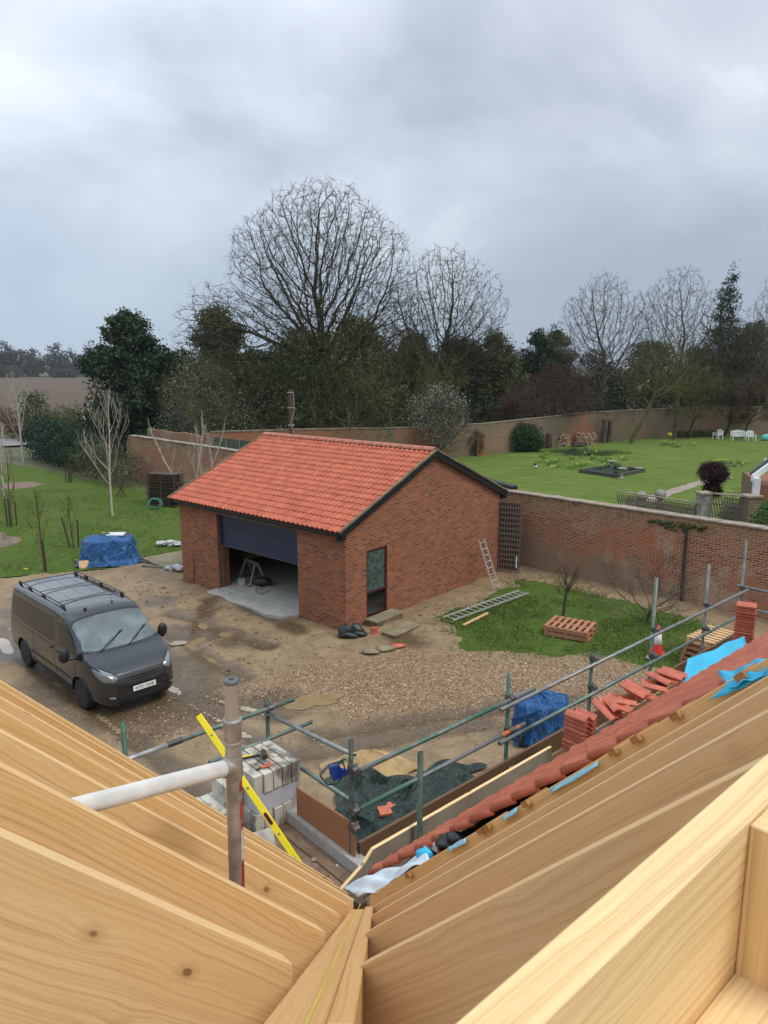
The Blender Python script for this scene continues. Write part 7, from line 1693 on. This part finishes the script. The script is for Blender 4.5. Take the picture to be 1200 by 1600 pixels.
# spade against the pier
o = root('spade', G(303, 915), 'steel bar leaning upright against the left brick pier of the garage', 'bar'); mb = MB(); mb.tube([G(303, 912), G(303, 912) + Vector((.02, .12, .98))], .018, 8); mb.build('shaft', 'dark_steel', o); mb = MB(); q_ = G(303, 912) + Vector((.02, .12, .98)); mb.tube([q_ - Vector((.08, 0, 0)), q_ + Vector((.08, 0, 0))], .018, 8); mb.build('handle', 'dark_steel', o)
# inside the garage
def HG(u, v, z): return G(u, v, z)
sw = root('saw_horse', g3(1.25, 3.75, .1), 'pale wooden saw horse on the garage floor under the half open door', 'saw horse')
q0 = HG(404, 912, .1); hx = (GB * .95 + GA * .2).normalized(); hy = Vector((-hx.y, hx.x, 0)); mb = MB(); mb.bar(q0 + ZV * .68, q0 + hx * .95 + ZV * .68, .10, .07); mb.build('top_beam', 'saw_wood', sw, 'long')
for e_ in (.12, .83):
    for s_ in (-1, 1): mb = MB(); mb.bar(q0 + hx * (e_ - .10 * (1 if e_ < .5 else -1)) + hy * s_ * .28, q0 + hx * e_ + hy * s_ * .04 + ZV * .66, .045, .07); mb.build('leg', 'saw_wood', sw, 'long')
    mb = MB(); mb.bar(q0 + hx * (e_ - .06 * (1 if e_ < .5 else -1)) - hy * .22 + ZV * .22, q0 + hx * (e_ - .06 * (1 if e_ < .5 else -1)) + hy * .22 + ZV * .22, .10, .02); mb.build('brace', 'saw_wood', sw, 'long')
ym = root('yellow_machine', g3(3.4, 5.3, .1), 'yellow machine casing in the dark at the back of the garage', 'machine')
mb = MB(); ra_ = ray(394, 876); tp_ = (g3(3.0, 0, 0) - Vector((0, 0, CAMH))).dot(GA) / ra_.dot(GA); yc = Vector((0, 0, CAMH)) + ra_ * tp_; mb.box(yc, (.85, .5, .62), math.atan2(GB.y, GB.x)); mb.build('casing', 'yellow_dark', ym, bevel=.06); mb = MB(); mb.box(Vector((yc.x, yc.y, max(.25, yc.z - .48))), (1.0, .5, .3), math.atan2(GB.y, GB.x)); mb.build('base', 'black_plastic', ym, bevel=.03)
mb = MB(); mb.box(yc - GA * .26 - GB * .2, (.14, .03, .28), math.atan2(GB.y, GB.x)); mb.build('panel', 'black_plastic', ym)
o = root('concrete_block', g3(.75, 5.55, .1), 'small pale block just inside the left jamb of the garage door', 'block'); mb = MB(); mb.box(g3(.72, 5.6, .21), (.22, .2, .22), .4); mb.build('block', 'mortar_block', o)
mb = MB(); pts_ = [g3(.7 + .35 * math.sin(t_ * .9), 5.2 - t_ * .16, .112 + .12 * abs(math.sin(t_ * 2.1))) for t_ in range(8)]; mb.tube(pts_, .012, 6); tag(mb.build('cable', 'black_plastic'), 'black cable looping over the garage floor by the left jamb', 'cable')
o = root('toolbox', g3(1.1, 4.95, .1), 'dark tool bag on the garage floor beside the cable', 'tool bag'); mb = MB(); mb.blob(g3(1.1, 4.95, .25), (.3, .2, .17), rg, .12, 12, 8); mb.build('bag', 'bag_black', o)
# paving slabs, bricks and bags at the side door
def slab(u, v, w_, d_, an, z, lb, n=2):
    p_ = G(u, v); o = root('paving_slab', p_, lb, 'paving slab'); a_ = Vector((math.cos(an), math.sin(an), 0)); b_ = Vector((-math.sin(an), math.cos(an), 0))
    for i in range(n): mb = MB(); mb.frame(p_ + a_ * (w_ * i + .006) - a_ * w_ * n / 2 - b_ * d_ / 2 + ZV * z, a_ * (w_ - .012), b_ * d_, ZV * .055); mb.build('slab', 'slab_stone', o, bevel=.006)
    mb = MB(); mb.frame(p_ - a_ * w_ * n / 2 * .95 - b_ * d_ * .45, a_ * w_ * n * .95, b_ * d_ * .9, ZV * z); mb.build('bedding', 'soil', o)
an_ = math.atan2(GA.y, GA.x)
slab(601, 972, .62, .46, an_, .16, 'upper pair of mossy paving slabs forming the step at the side door'); slab(627, 987, .60, .50, an_, .06, 'lower pair of mossy paving slabs set in front of the door step')
for i, (u, v) in enumerate(((540, 997), (556, 994))): p_ = G(u, v); o = root('rubble_bag', p_, ('left of the two black rubble bags against the garage corner', 'right of the two black rubble bags against the garage corner')[i], 'bag'); mb = MB(); mb.blob(p_ + Vector((0, .1, .15)), (.20, .16, .20), random.Random(i + 4), .16, 16, 10); mb.blob(p_ + Vector((.05, .05, .08)), (.24, .18, .11), random.Random(i + 9), .2, 16, 10); mb.build('bag', 'bag_black', o)
for i, (u, v, lb) in enumerate(((585, 991, 'pair of red bricks left of the lower paving slabs'),)):
    p_ = G(u, v); o = root('bricks', p_, lb, 'bricks')
    for k in range(3): mb = MB(); mb.box(p_ + ZV * (.035 + .068 * k), (.215, .1025, .065), .15 + .06 * k); mb.build('brick', 'clay', o, bevel=.004)
for i, (u, v, s_, mt, lb) in enumerate(((578, 1021, .24, 'slab_stone', 'flat stone in the mud left of the path of rubble'), (603, 1016, .26, 'slab_stone', 'pale broken slab lying below the paving slabs'), (622, 1012, .2, 'clay', 'broken brick half beside the pale broken slab'), (1015, 1031, .13, 'stone_grey', 'rounded stone on the grass below the traffic cone'), (570, 969, .16, 'clay', 'brick bat behind the black bags'))):
    p_ = G(u, v); mb = MB(); mb.blob(p_ + ZV * .05, (s_, s_ * .7, .06), random.Random(i + 30), .2, 9, 5); tag(mb.build('stone', mt), lb, 'stone')
# ladders
def ladder(p0, p1, wv, n, label, mat='ladder_alu'):
    o = root('ladder', p0, label, 'ladder'); d = p1 - p0; wv = Vector(wv); nr = d.cross(wv).normalized()
    for s_ in (-.5, .5): mb = MB(); mb.bar(p0 + wv * s_, p1 + wv * s_, .024, .05, nr); mb.build('stile', mat, o)
    for i in range(n): c = p0 + d * ((i + .5) / n); mb = MB(); mb.tube([c - wv * .5, c + wv * .5], .016, 8); mb.build('rung', mat, o)
l0 = G(791, 921); b0_ = (l0 - GO).dot(GA); l0 = G(790, 923); top_ = Vector((0, 0, 0))
q_ = g3(7.35, -.04, 0); r_ = ray(752, 843); dn = -GB; t_ = ((g3(0, -.06, 0) - Vector((0, 0, CAMH))).dot(GB)) / r_.dot(GB); l1 = Vector((0, 0, CAMH)) + r_ * t_
l0 = G(776, 923); ladder(l0 + ZV * .02, l1, GA * .34, 8, 'narrow aluminium ladder leaning against the garage gable near the wall corner')
la, lb_ = G(700, 972), G(818, 929); dd_ = (lb_ - la).normalized(); sd2 = Vector((-dd_.y, dd_.x, 0)); ladder(la + ZV * .10, lb_ + ZV * .10, sd2 * .38, 15, 'long aluminium ladder lying flat on the grass beside the garage gable')
mb = MB(); mb.bar(G(724, 980) + ZV * .06, G(762, 962) + ZV * .08, .08, .04); tag(mb.build('plank', 'pallet_pale', None, 'long'), 'short timber plank lying beside the flat ladder', 'plank')
# pallets
def pallet_parts(o, base, an, mat, zs=0):
    a_ = Vector((math.cos(an), math.sin(an), 0)); b_ = Vector((-math.sin(an), math.cos(an), 0))
    for i in range(7): mb = MB(); mb.frame(base + a_ * (-.6 + i * .18) - b_ * .5 + ZV * (zs + .122), a_ * .10, b_ * 1.0, ZV * .02); mb.build('deck_slat', mat, o, 'long')
    for j in range(3): mb = MB(); mb.frame(base - a_ * .6 + b_ * (-.5 + j * .45) + ZV * (zs + .022), a_ * 1.2, b_ * .09, ZV * .098); mb.build('bearer', mat, o, 'long')
    for i in range(3): mb = MB(); mb.frame(base + a_ * (-.6 + i * .55) - b_ * .5 + ZV * zs, a_ * .10, b_ * 1.0, ZV * .02); mb.build('base_slat', mat, o, 'long')
pb0 = G(891, 990); pa0 = math.atan2(-.35, 1)
o = root('pallet', pb0, 'lower reddish pallet of the two on the grass beside the fruit tree', 'pallet', 'pallets by the garden wall'); pallet_parts(o, pb0, R(-28), 'pallet_wood')
o = root('pallet', pb0 + ZV * .16, 'upper reddish pallet of the two on the grass beside the fruit tree', 'pallet', 'pallets by the garden wall'); pallet_parts(o, pb0 + ZV * .147, R(-31), 'pallet_wood')
pc = G(1112, 1036); hts = ('bottom', 'second from bottom', 'third from bottom', 'fourth from bottom', 'pale topmost')
for i in range(5):
    o = root('pallet', pc + ZV * .147 * i, '%s pallet of the stack beside the far scaffold posts' % hts[i], 'pallet', 'pallets by the garden wall'); pallet_parts(o, pc + ZV * .147 * i + Vector((.02 * i, 0, 0)), R(32) + .04 * i, 'pallet_pale' if i == 4 else 'pallet_wood')
# traffic cone
c_ = G(1025, 1027); c_ = G(1026, 1021); o = root('traffic_cone', c_, 'red and white traffic cone on the grass behind the scaffold', 'traffic cone')
mb = MB(); mb.frame(c_ + Vector((-.2, -.2, 0)), (.4, 0, 0), (0, .4, 0), (0, 0, .04)); mb.lathe(c_ + ZV * .035, [(.16, 0), (.035, .72), (.02, .73)], 20); mb.build('cone', 'cone_red', o, None); mb = MB(); mb.lathe(c_ + ZV * .28, [(.122, 0), (.126, .002), (.080, .28), (.076, .282)], 20); mb.build('white_band', 'cone_white', o, None)
# timber stack and hose at the garden wall
o = root('timber_stack', G(262, 790), 'stack of weathered slatted fence panels against the garden wall beside the garage', 'timber stack'); rg = random.Random(7)
c_ = G(258, 790); 
for i in range(15): mb = MB(); mb.box(c_ + Vector((rg.uniform(-.05, .05), rg.uniform(-.05, .05) + .2, .08 + .115 * i)), (1.75, .9, .055), -.35 + rg.uniform(-.03, .03)); mb.build('slat', 'dark_timber', o, 'long')
for x in (-.8, -.1, .7): mb = MB(); mb.box(c_ + Vector((x, -.28 - x * .35, .88)), (.09, .05, 1.75), -.35); mb.build('post', 'dark_timber', o, 'long')
o = root('hose_coil', G(244, 795), 'coiled green garden hose against the timber stack', 'hose'); mb = MB(); q_ = G(243, 796)
for k in range(4): mb.tube([q_ + Vector(((.40 - .04 * k) * math.cos(a) , -.05 + .25 * math.sin(a) * .5 - .02 * k, .32 + (.28 - .02 * k) * math.sin(a))) for a in [i * math.pi / 10 for i in range(20)]], .016, 6, closed=True)
mb.build('hose', 'hose_green', o)
# dark pole behind the garage
y_ = 40; p_ = Vector((gx(455, y_), y_, 0)); o = root('service_pole', p_, 'dark metal service pole with white brackets and cable behind the garage ridge', 'pole'); mb = MB(); mb.tube([p_, Vector((p_.x, y_, topz(609, y_)))], .13, 10); mb.build('pole', 'post_dark', o)
mb = MB()
for v in (613, 637, 664): z = topz(v, y_); mb.box((p_.x, y_ - .10, z), (.34, .10, .02))
mb.build('bracket', 'white_plastic', o); mb = MB(); mb.tube([Vector((p_.x + .17, y_ - .12, topz(613, y_))), Vector((p_.x + .20, y_ - .13, topz(640, y_))), Vector((p_.x - .02, y_ - .13, topz(660, y_))), Vector((p_.x + .13, y_ - .13, topz(676, y_)))], .008, 6); mb.build('cable', 'white_plastic', o)
# warning sign by the road
y_ = 72; x_ = gx(131, y_); o = root('road_sign', (x_, y_, 0), 'two white and red triangular road signs on one grey post by the hedge', 'road sign'); mb = MB(); mb.tube([(x_, y_, 0), (x_, y_, topz(640, y_))], .05, 8); mb.build('post', 'galv', o)
for v, s_ in ((641, .36), (653, .30)):
    z = topz(v, y_); tri = lambda k, dy: [Vector((x_ + k * s_ * math.cos(a), y_ - dy, z + k * s_ * math.sin(a))) for a in (R(90), R(210), R(330))]
    mb = MB(); mb.prism(tri(1, .06), (0, .012, 0)); sg = mb.build('sign_plate', 'red_sign', o, None); mb = MB(); mb.prism(tri(.86, .064), (0, .004, 0)); sf_ = mb.build('sign_face', 'white_paint', o, None)
    mb = MB(); mb.box((x_, y_ - .067, z - .01), (.05, .004, s_ * .5)); mb.build('sign_symbol', 'hole_dark', o, None)
# posts by the road
for u in (203, 212): p_ = Vector((gx(u, 64), 64, 0)); mb = MB(); mb.tube([p_, p_ + ZV * 1.5], .06, 7); tag(mb.build('fence_post', 'coping'), 'grey wooden post by the road %s' % ('left of the fence panel' if u == 203 else 'touching the fence panel'), 'post')
# ------------------------------------------------------------------ garden things
def bench(u, v, y_, w_, an, lb, name='garden_bench'):
    p_ = Y(u, v, y_); p_.z = .05; o = root(name, p_, lb, 'garden seat'); a_ = Vector((math.cos(an), math.sin(an), 0)); b_ = Vector((-math.sin(an), math.cos(an), 0))   # b_ points to the back
    mb = MB()
    for i in range(4): mb.frame(p_ - a_ * w_ / 2 + b_ * (-.24 + .12 * i) + ZV * .42, a_ * w_, b_ * .095, ZV * .03)
    mb.build('seat', 'white_paint', o); mb = MB(); n_ = max(4, int(w_ / .12))
    for i in range(n_): t2 = (i + .5) / n_; mb.frame(p_ + a_ * (w_ * (t2 - .5) - .04) + b_ * .25 + ZV * .45, a_ * .075, b_ * .025, ZV * (.46 + .13 * math.sin(math.pi * t2)))
    mb.frame(p_ - a_ * w_ / 2 + b_ * .24 + ZV * .84, a_ * w_, b_ * .04, ZV * .08); mb.build('backrest', 'white_paint', o)
    for s_ in (-.5, .5):
        for f_, h_ in ((-.25, .62), (.25, .9)): mb = MB(); mb.frame(p_ + a_ * (w_ * s_ - .03) + b_ * f_, a_ * .06, b_ * .06, ZV * h_); mb.build('leg', 'white_paint', o)
        mb = MB(); mb.frame(p_ + a_ * (w_ * s_ - .035) - b_ * .30 + ZV * .62, a_ * .07, b_ * .58, ZV * .035); mb.build('armrest', 'white_paint', o)
bench(1121, 684, 74.5, .75, R(-70), 'leftmost white garden chair turned sideways before the far wall', 'garden_chair'); bench(1154, 686, 73.5, 1.35, 0, 'white two-seat garden bench with arched back'); bench(1173, 687, 73, .75, .1, 'rightmost white garden chair beside the bench', 'garden_chair')
p_ = G(1040, 684); o = root('yellow_heap', p_, 'heap of yellow bags on the lawn edge by the far wall', 'heap'); rg = random.Random(2)
for k in range(6): mb = MB(); mb.blob(p_ + Vector((rg.uniform(-.7, .7), rg.uniform(-.2, .2), .2 + .2 * rg.random())), (.35, .3, .25), rg, .2, 12, 8); mb.build('bag', 'yellow_bag' if k % 3 else 'orange_bag', o)
mb = MB(); mb.blob(Y(1198, 684, 73), (.55, .4, .38), rg, .1); tag(mb.build('green_container', 'teal_plastic'), 'pale green rounded container at the right edge of the lawn', 'container')
p_ = G(751, 709); o = root('garden_toy', p_, 'turquoise toy with a yellow top beside the orange gate', 'toy'); mb = MB(); mb.blob(p_ + ZV * .25, (.42, .3, .28), rg, .15); mb.build('base', 'teal_plastic', o); mb = MB(); mb.blob(p_ + Vector((.1, 0, .6)), (.18, .15, .18), rg, .1); mb.build('top', 'yellow_paint', o)
p_ = G(837, 733); o = root('garden_ornament', p_, 'small black and white ornament standing alone on the lawn', 'ornament'); mb = MB(); mb.blob(p_ + ZV * .2, (.10, .1, .10), rg, .1); mb.build('body', 'white_paint', o); mb = MB(); mb.blob(p_ + Vector((-.05, 0, .36)), (.13, .11, .09), rg, .2); mb.build('head', 'hole_dark', o)
mb = MB(); q_ = G(843, 702); mb.lathe(q_, [(.3, 0), (.36, .5), (.34, .95), (.2, 1.05), (.01, 1.08)], 14); tag(mb.build('compost_bin', 'bag_black'), 'dark barrel between the round bush and the red cherry', 'bin')
# sunken pond with stone edging and three bird baths
P4 = [G(905, 741), G(950, 746), G(1006, 738), G(958, 731)]
P4 = [G(904, 740), G(962, 748), G(1008, 739), G(950, 732)]
o = root('garden_pond', P4[0], 'square raised stone pond on the garden lawn', 'pond'); c_ = sum(P4, Vector()) / 4; mb = MB()
for i in range(4):
    a, b_ = P4[i], P4[(i + 1) % 4]; ai, bi = a.lerp(c_, .10), b_.lerp(c_, .10); mb.prism([a, b_, bi, ai], ZV * .30)
mb.build('rim', 'dark_stone', o); mb = MB(); q4 = [p.lerp(c_, .1) for p in P4]; mb.prism([p + ZV * .05 for p in q4], ZV * .12); mb.build('water', 'water_dark', o); mb = MB(); rg = random.Random(3)
for k in range(16): q_ = q4[0].lerp(q4[1], rg.uniform(.1, .9)).lerp(q4[3].lerp(q4[2], rg.uniform(.1, .9)), rg.uniform(.1, .9)); mb.blob(q_ + ZV * .2, (.3, .3, .12), rg, .3, 8, 5)
mb.build('pond_plants', 'leaf_hedge', o)
for u, v, top, lb in ((955, 736, 720, 'tallest stone bird bath standing in the pond'), (971, 749, 731, 'stone bird bath in front of the pond corner'), (998, 739, 731, 'small stone bird bath at the right corner of the pond')):
    p_ = G(u, v); h_ = topz(top, p_.y); mb = MB(); mb.lathe(p_, [(.22, 0), (.22, .08), (.10, .14), (.07, h_ * .45), (.11, h_ * .7), (.12, h_ * .85), (.30, h_ * .92), (.32, h_), (.27, h_), (.02, h_ * .93)], 14); tag(mb.build('bird_bath', 'stone_grey'), lb, 'bird bath')
for i, (a_, b_) in enumerate((((876, 700), 14), ((905, 693), 20))): pass
def logs(u0, u1, v0, y_, hh, lb, seed):
    o = root('log_pile', Y((u0 + u1) / 2, v0, y_) * 1, lb, 'log pile'); o.location.z = 0; rg = random.Random(seed); mbA = MB(); x0, x1 = gx(u0, y_), gx(u1, y_); n_ = int((x1 - x0) / .15)
    for j in range(int(hh / .13)):
        for i in range(n_):
            if rg.random() < .12 + j * .05: continue
            r_ = rg.uniform(.05, .095); p_ = Vector((x0 + (i + rg.random() * .6) * .15, y_ + rg.uniform(-.12, .12), .07 + j * .125)); mbA.tube([p_, p_ + Vector((rg.uniform(-.1, .1), .45, 0))], r_, 7)
    ob = mbA.build('logs', 'log_end', o); ob['kind'] = 'stuff'
logs(874, 893, 697, 67.6, 1.35, 'left log pile under the red cherry tree', 1); logs(904, 935, 692, 69.0, 1.4, 'right log pile by the two tall stumps', 2)
mb = MB(); p_ = G(905, 699); mb.box(p_ + ZV * .3, (1.2, .6, .35), .1); tag(mb.build('stone_trough', 'dark_stone'), 'dark low trough between the two log piles', 'trough')
for i, (u, v) in enumerate(((943, 693), (951, 692))): p_ = G(u, v); mb = MB(); mb.tube([p_, p_ + Vector((.02, 0, 1.2)), p_ + Vector((-.03 + .06 * i, 0, 2.35 - .15 * i))], [.24, .20, .21], 9); tag(mb.build('tree_stump', 'bark_grey'), ('left of the two tall cut stumps right of the log piles', 'right of the two tall cut stumps right of the log piles')[i], 'stump')
mb = MB(); p_ = G(857, 701); mb.tube([p_, p_ + ZV * 1.35], [.36, .22], 9); tag(mb.build('tree_stump', 'bark_red'), 'short dark stump at the foot of the red cherry', 'stump')
# small litter on the mud
rg = random.Random(14)
for u, v, lb in ((121, 878, 'yellow peg in the grass right of the crooked sapling'), (41, 992 - 100, 'yellow marker peg in the grass above the van'), (162, 835, 'yellow marker peg behind the blue tarpaulin')):
    p_ = G(u, v); mb = MB(); mb.box(p_ + ZV * .08, (.16, .03, .03), .6, 0, .3); tag(mb.build('marker_peg', 'yellow_paint'), lb, 'peg')
# dirt patch at the left edge of the lawn
poly_sheet('soil_patch', pxs([(-60, 840), (0, 832), (28, 840), (32, 848), (0, 856), (-60, 862)]), -.004, 'yard_soil', wig=.12, seed=5)
poly_sheet('soil_patch', pxs([(10, 755), (48, 752), (70, 757), (40, 763), (0, 764)]), -.003, 'yard_soil', wig=.15, seed=6)
# thin haze over the far land
hz_ = MB(); hz_.frame((-650, -60, -1.2), (1000, 0, 0), (0, 680, 0), (0, 0, 34)); hz = hz_.build('haze', 'haze', None, None); tag(hz, kind='stuff'); hz.display_type = 'WIRE'
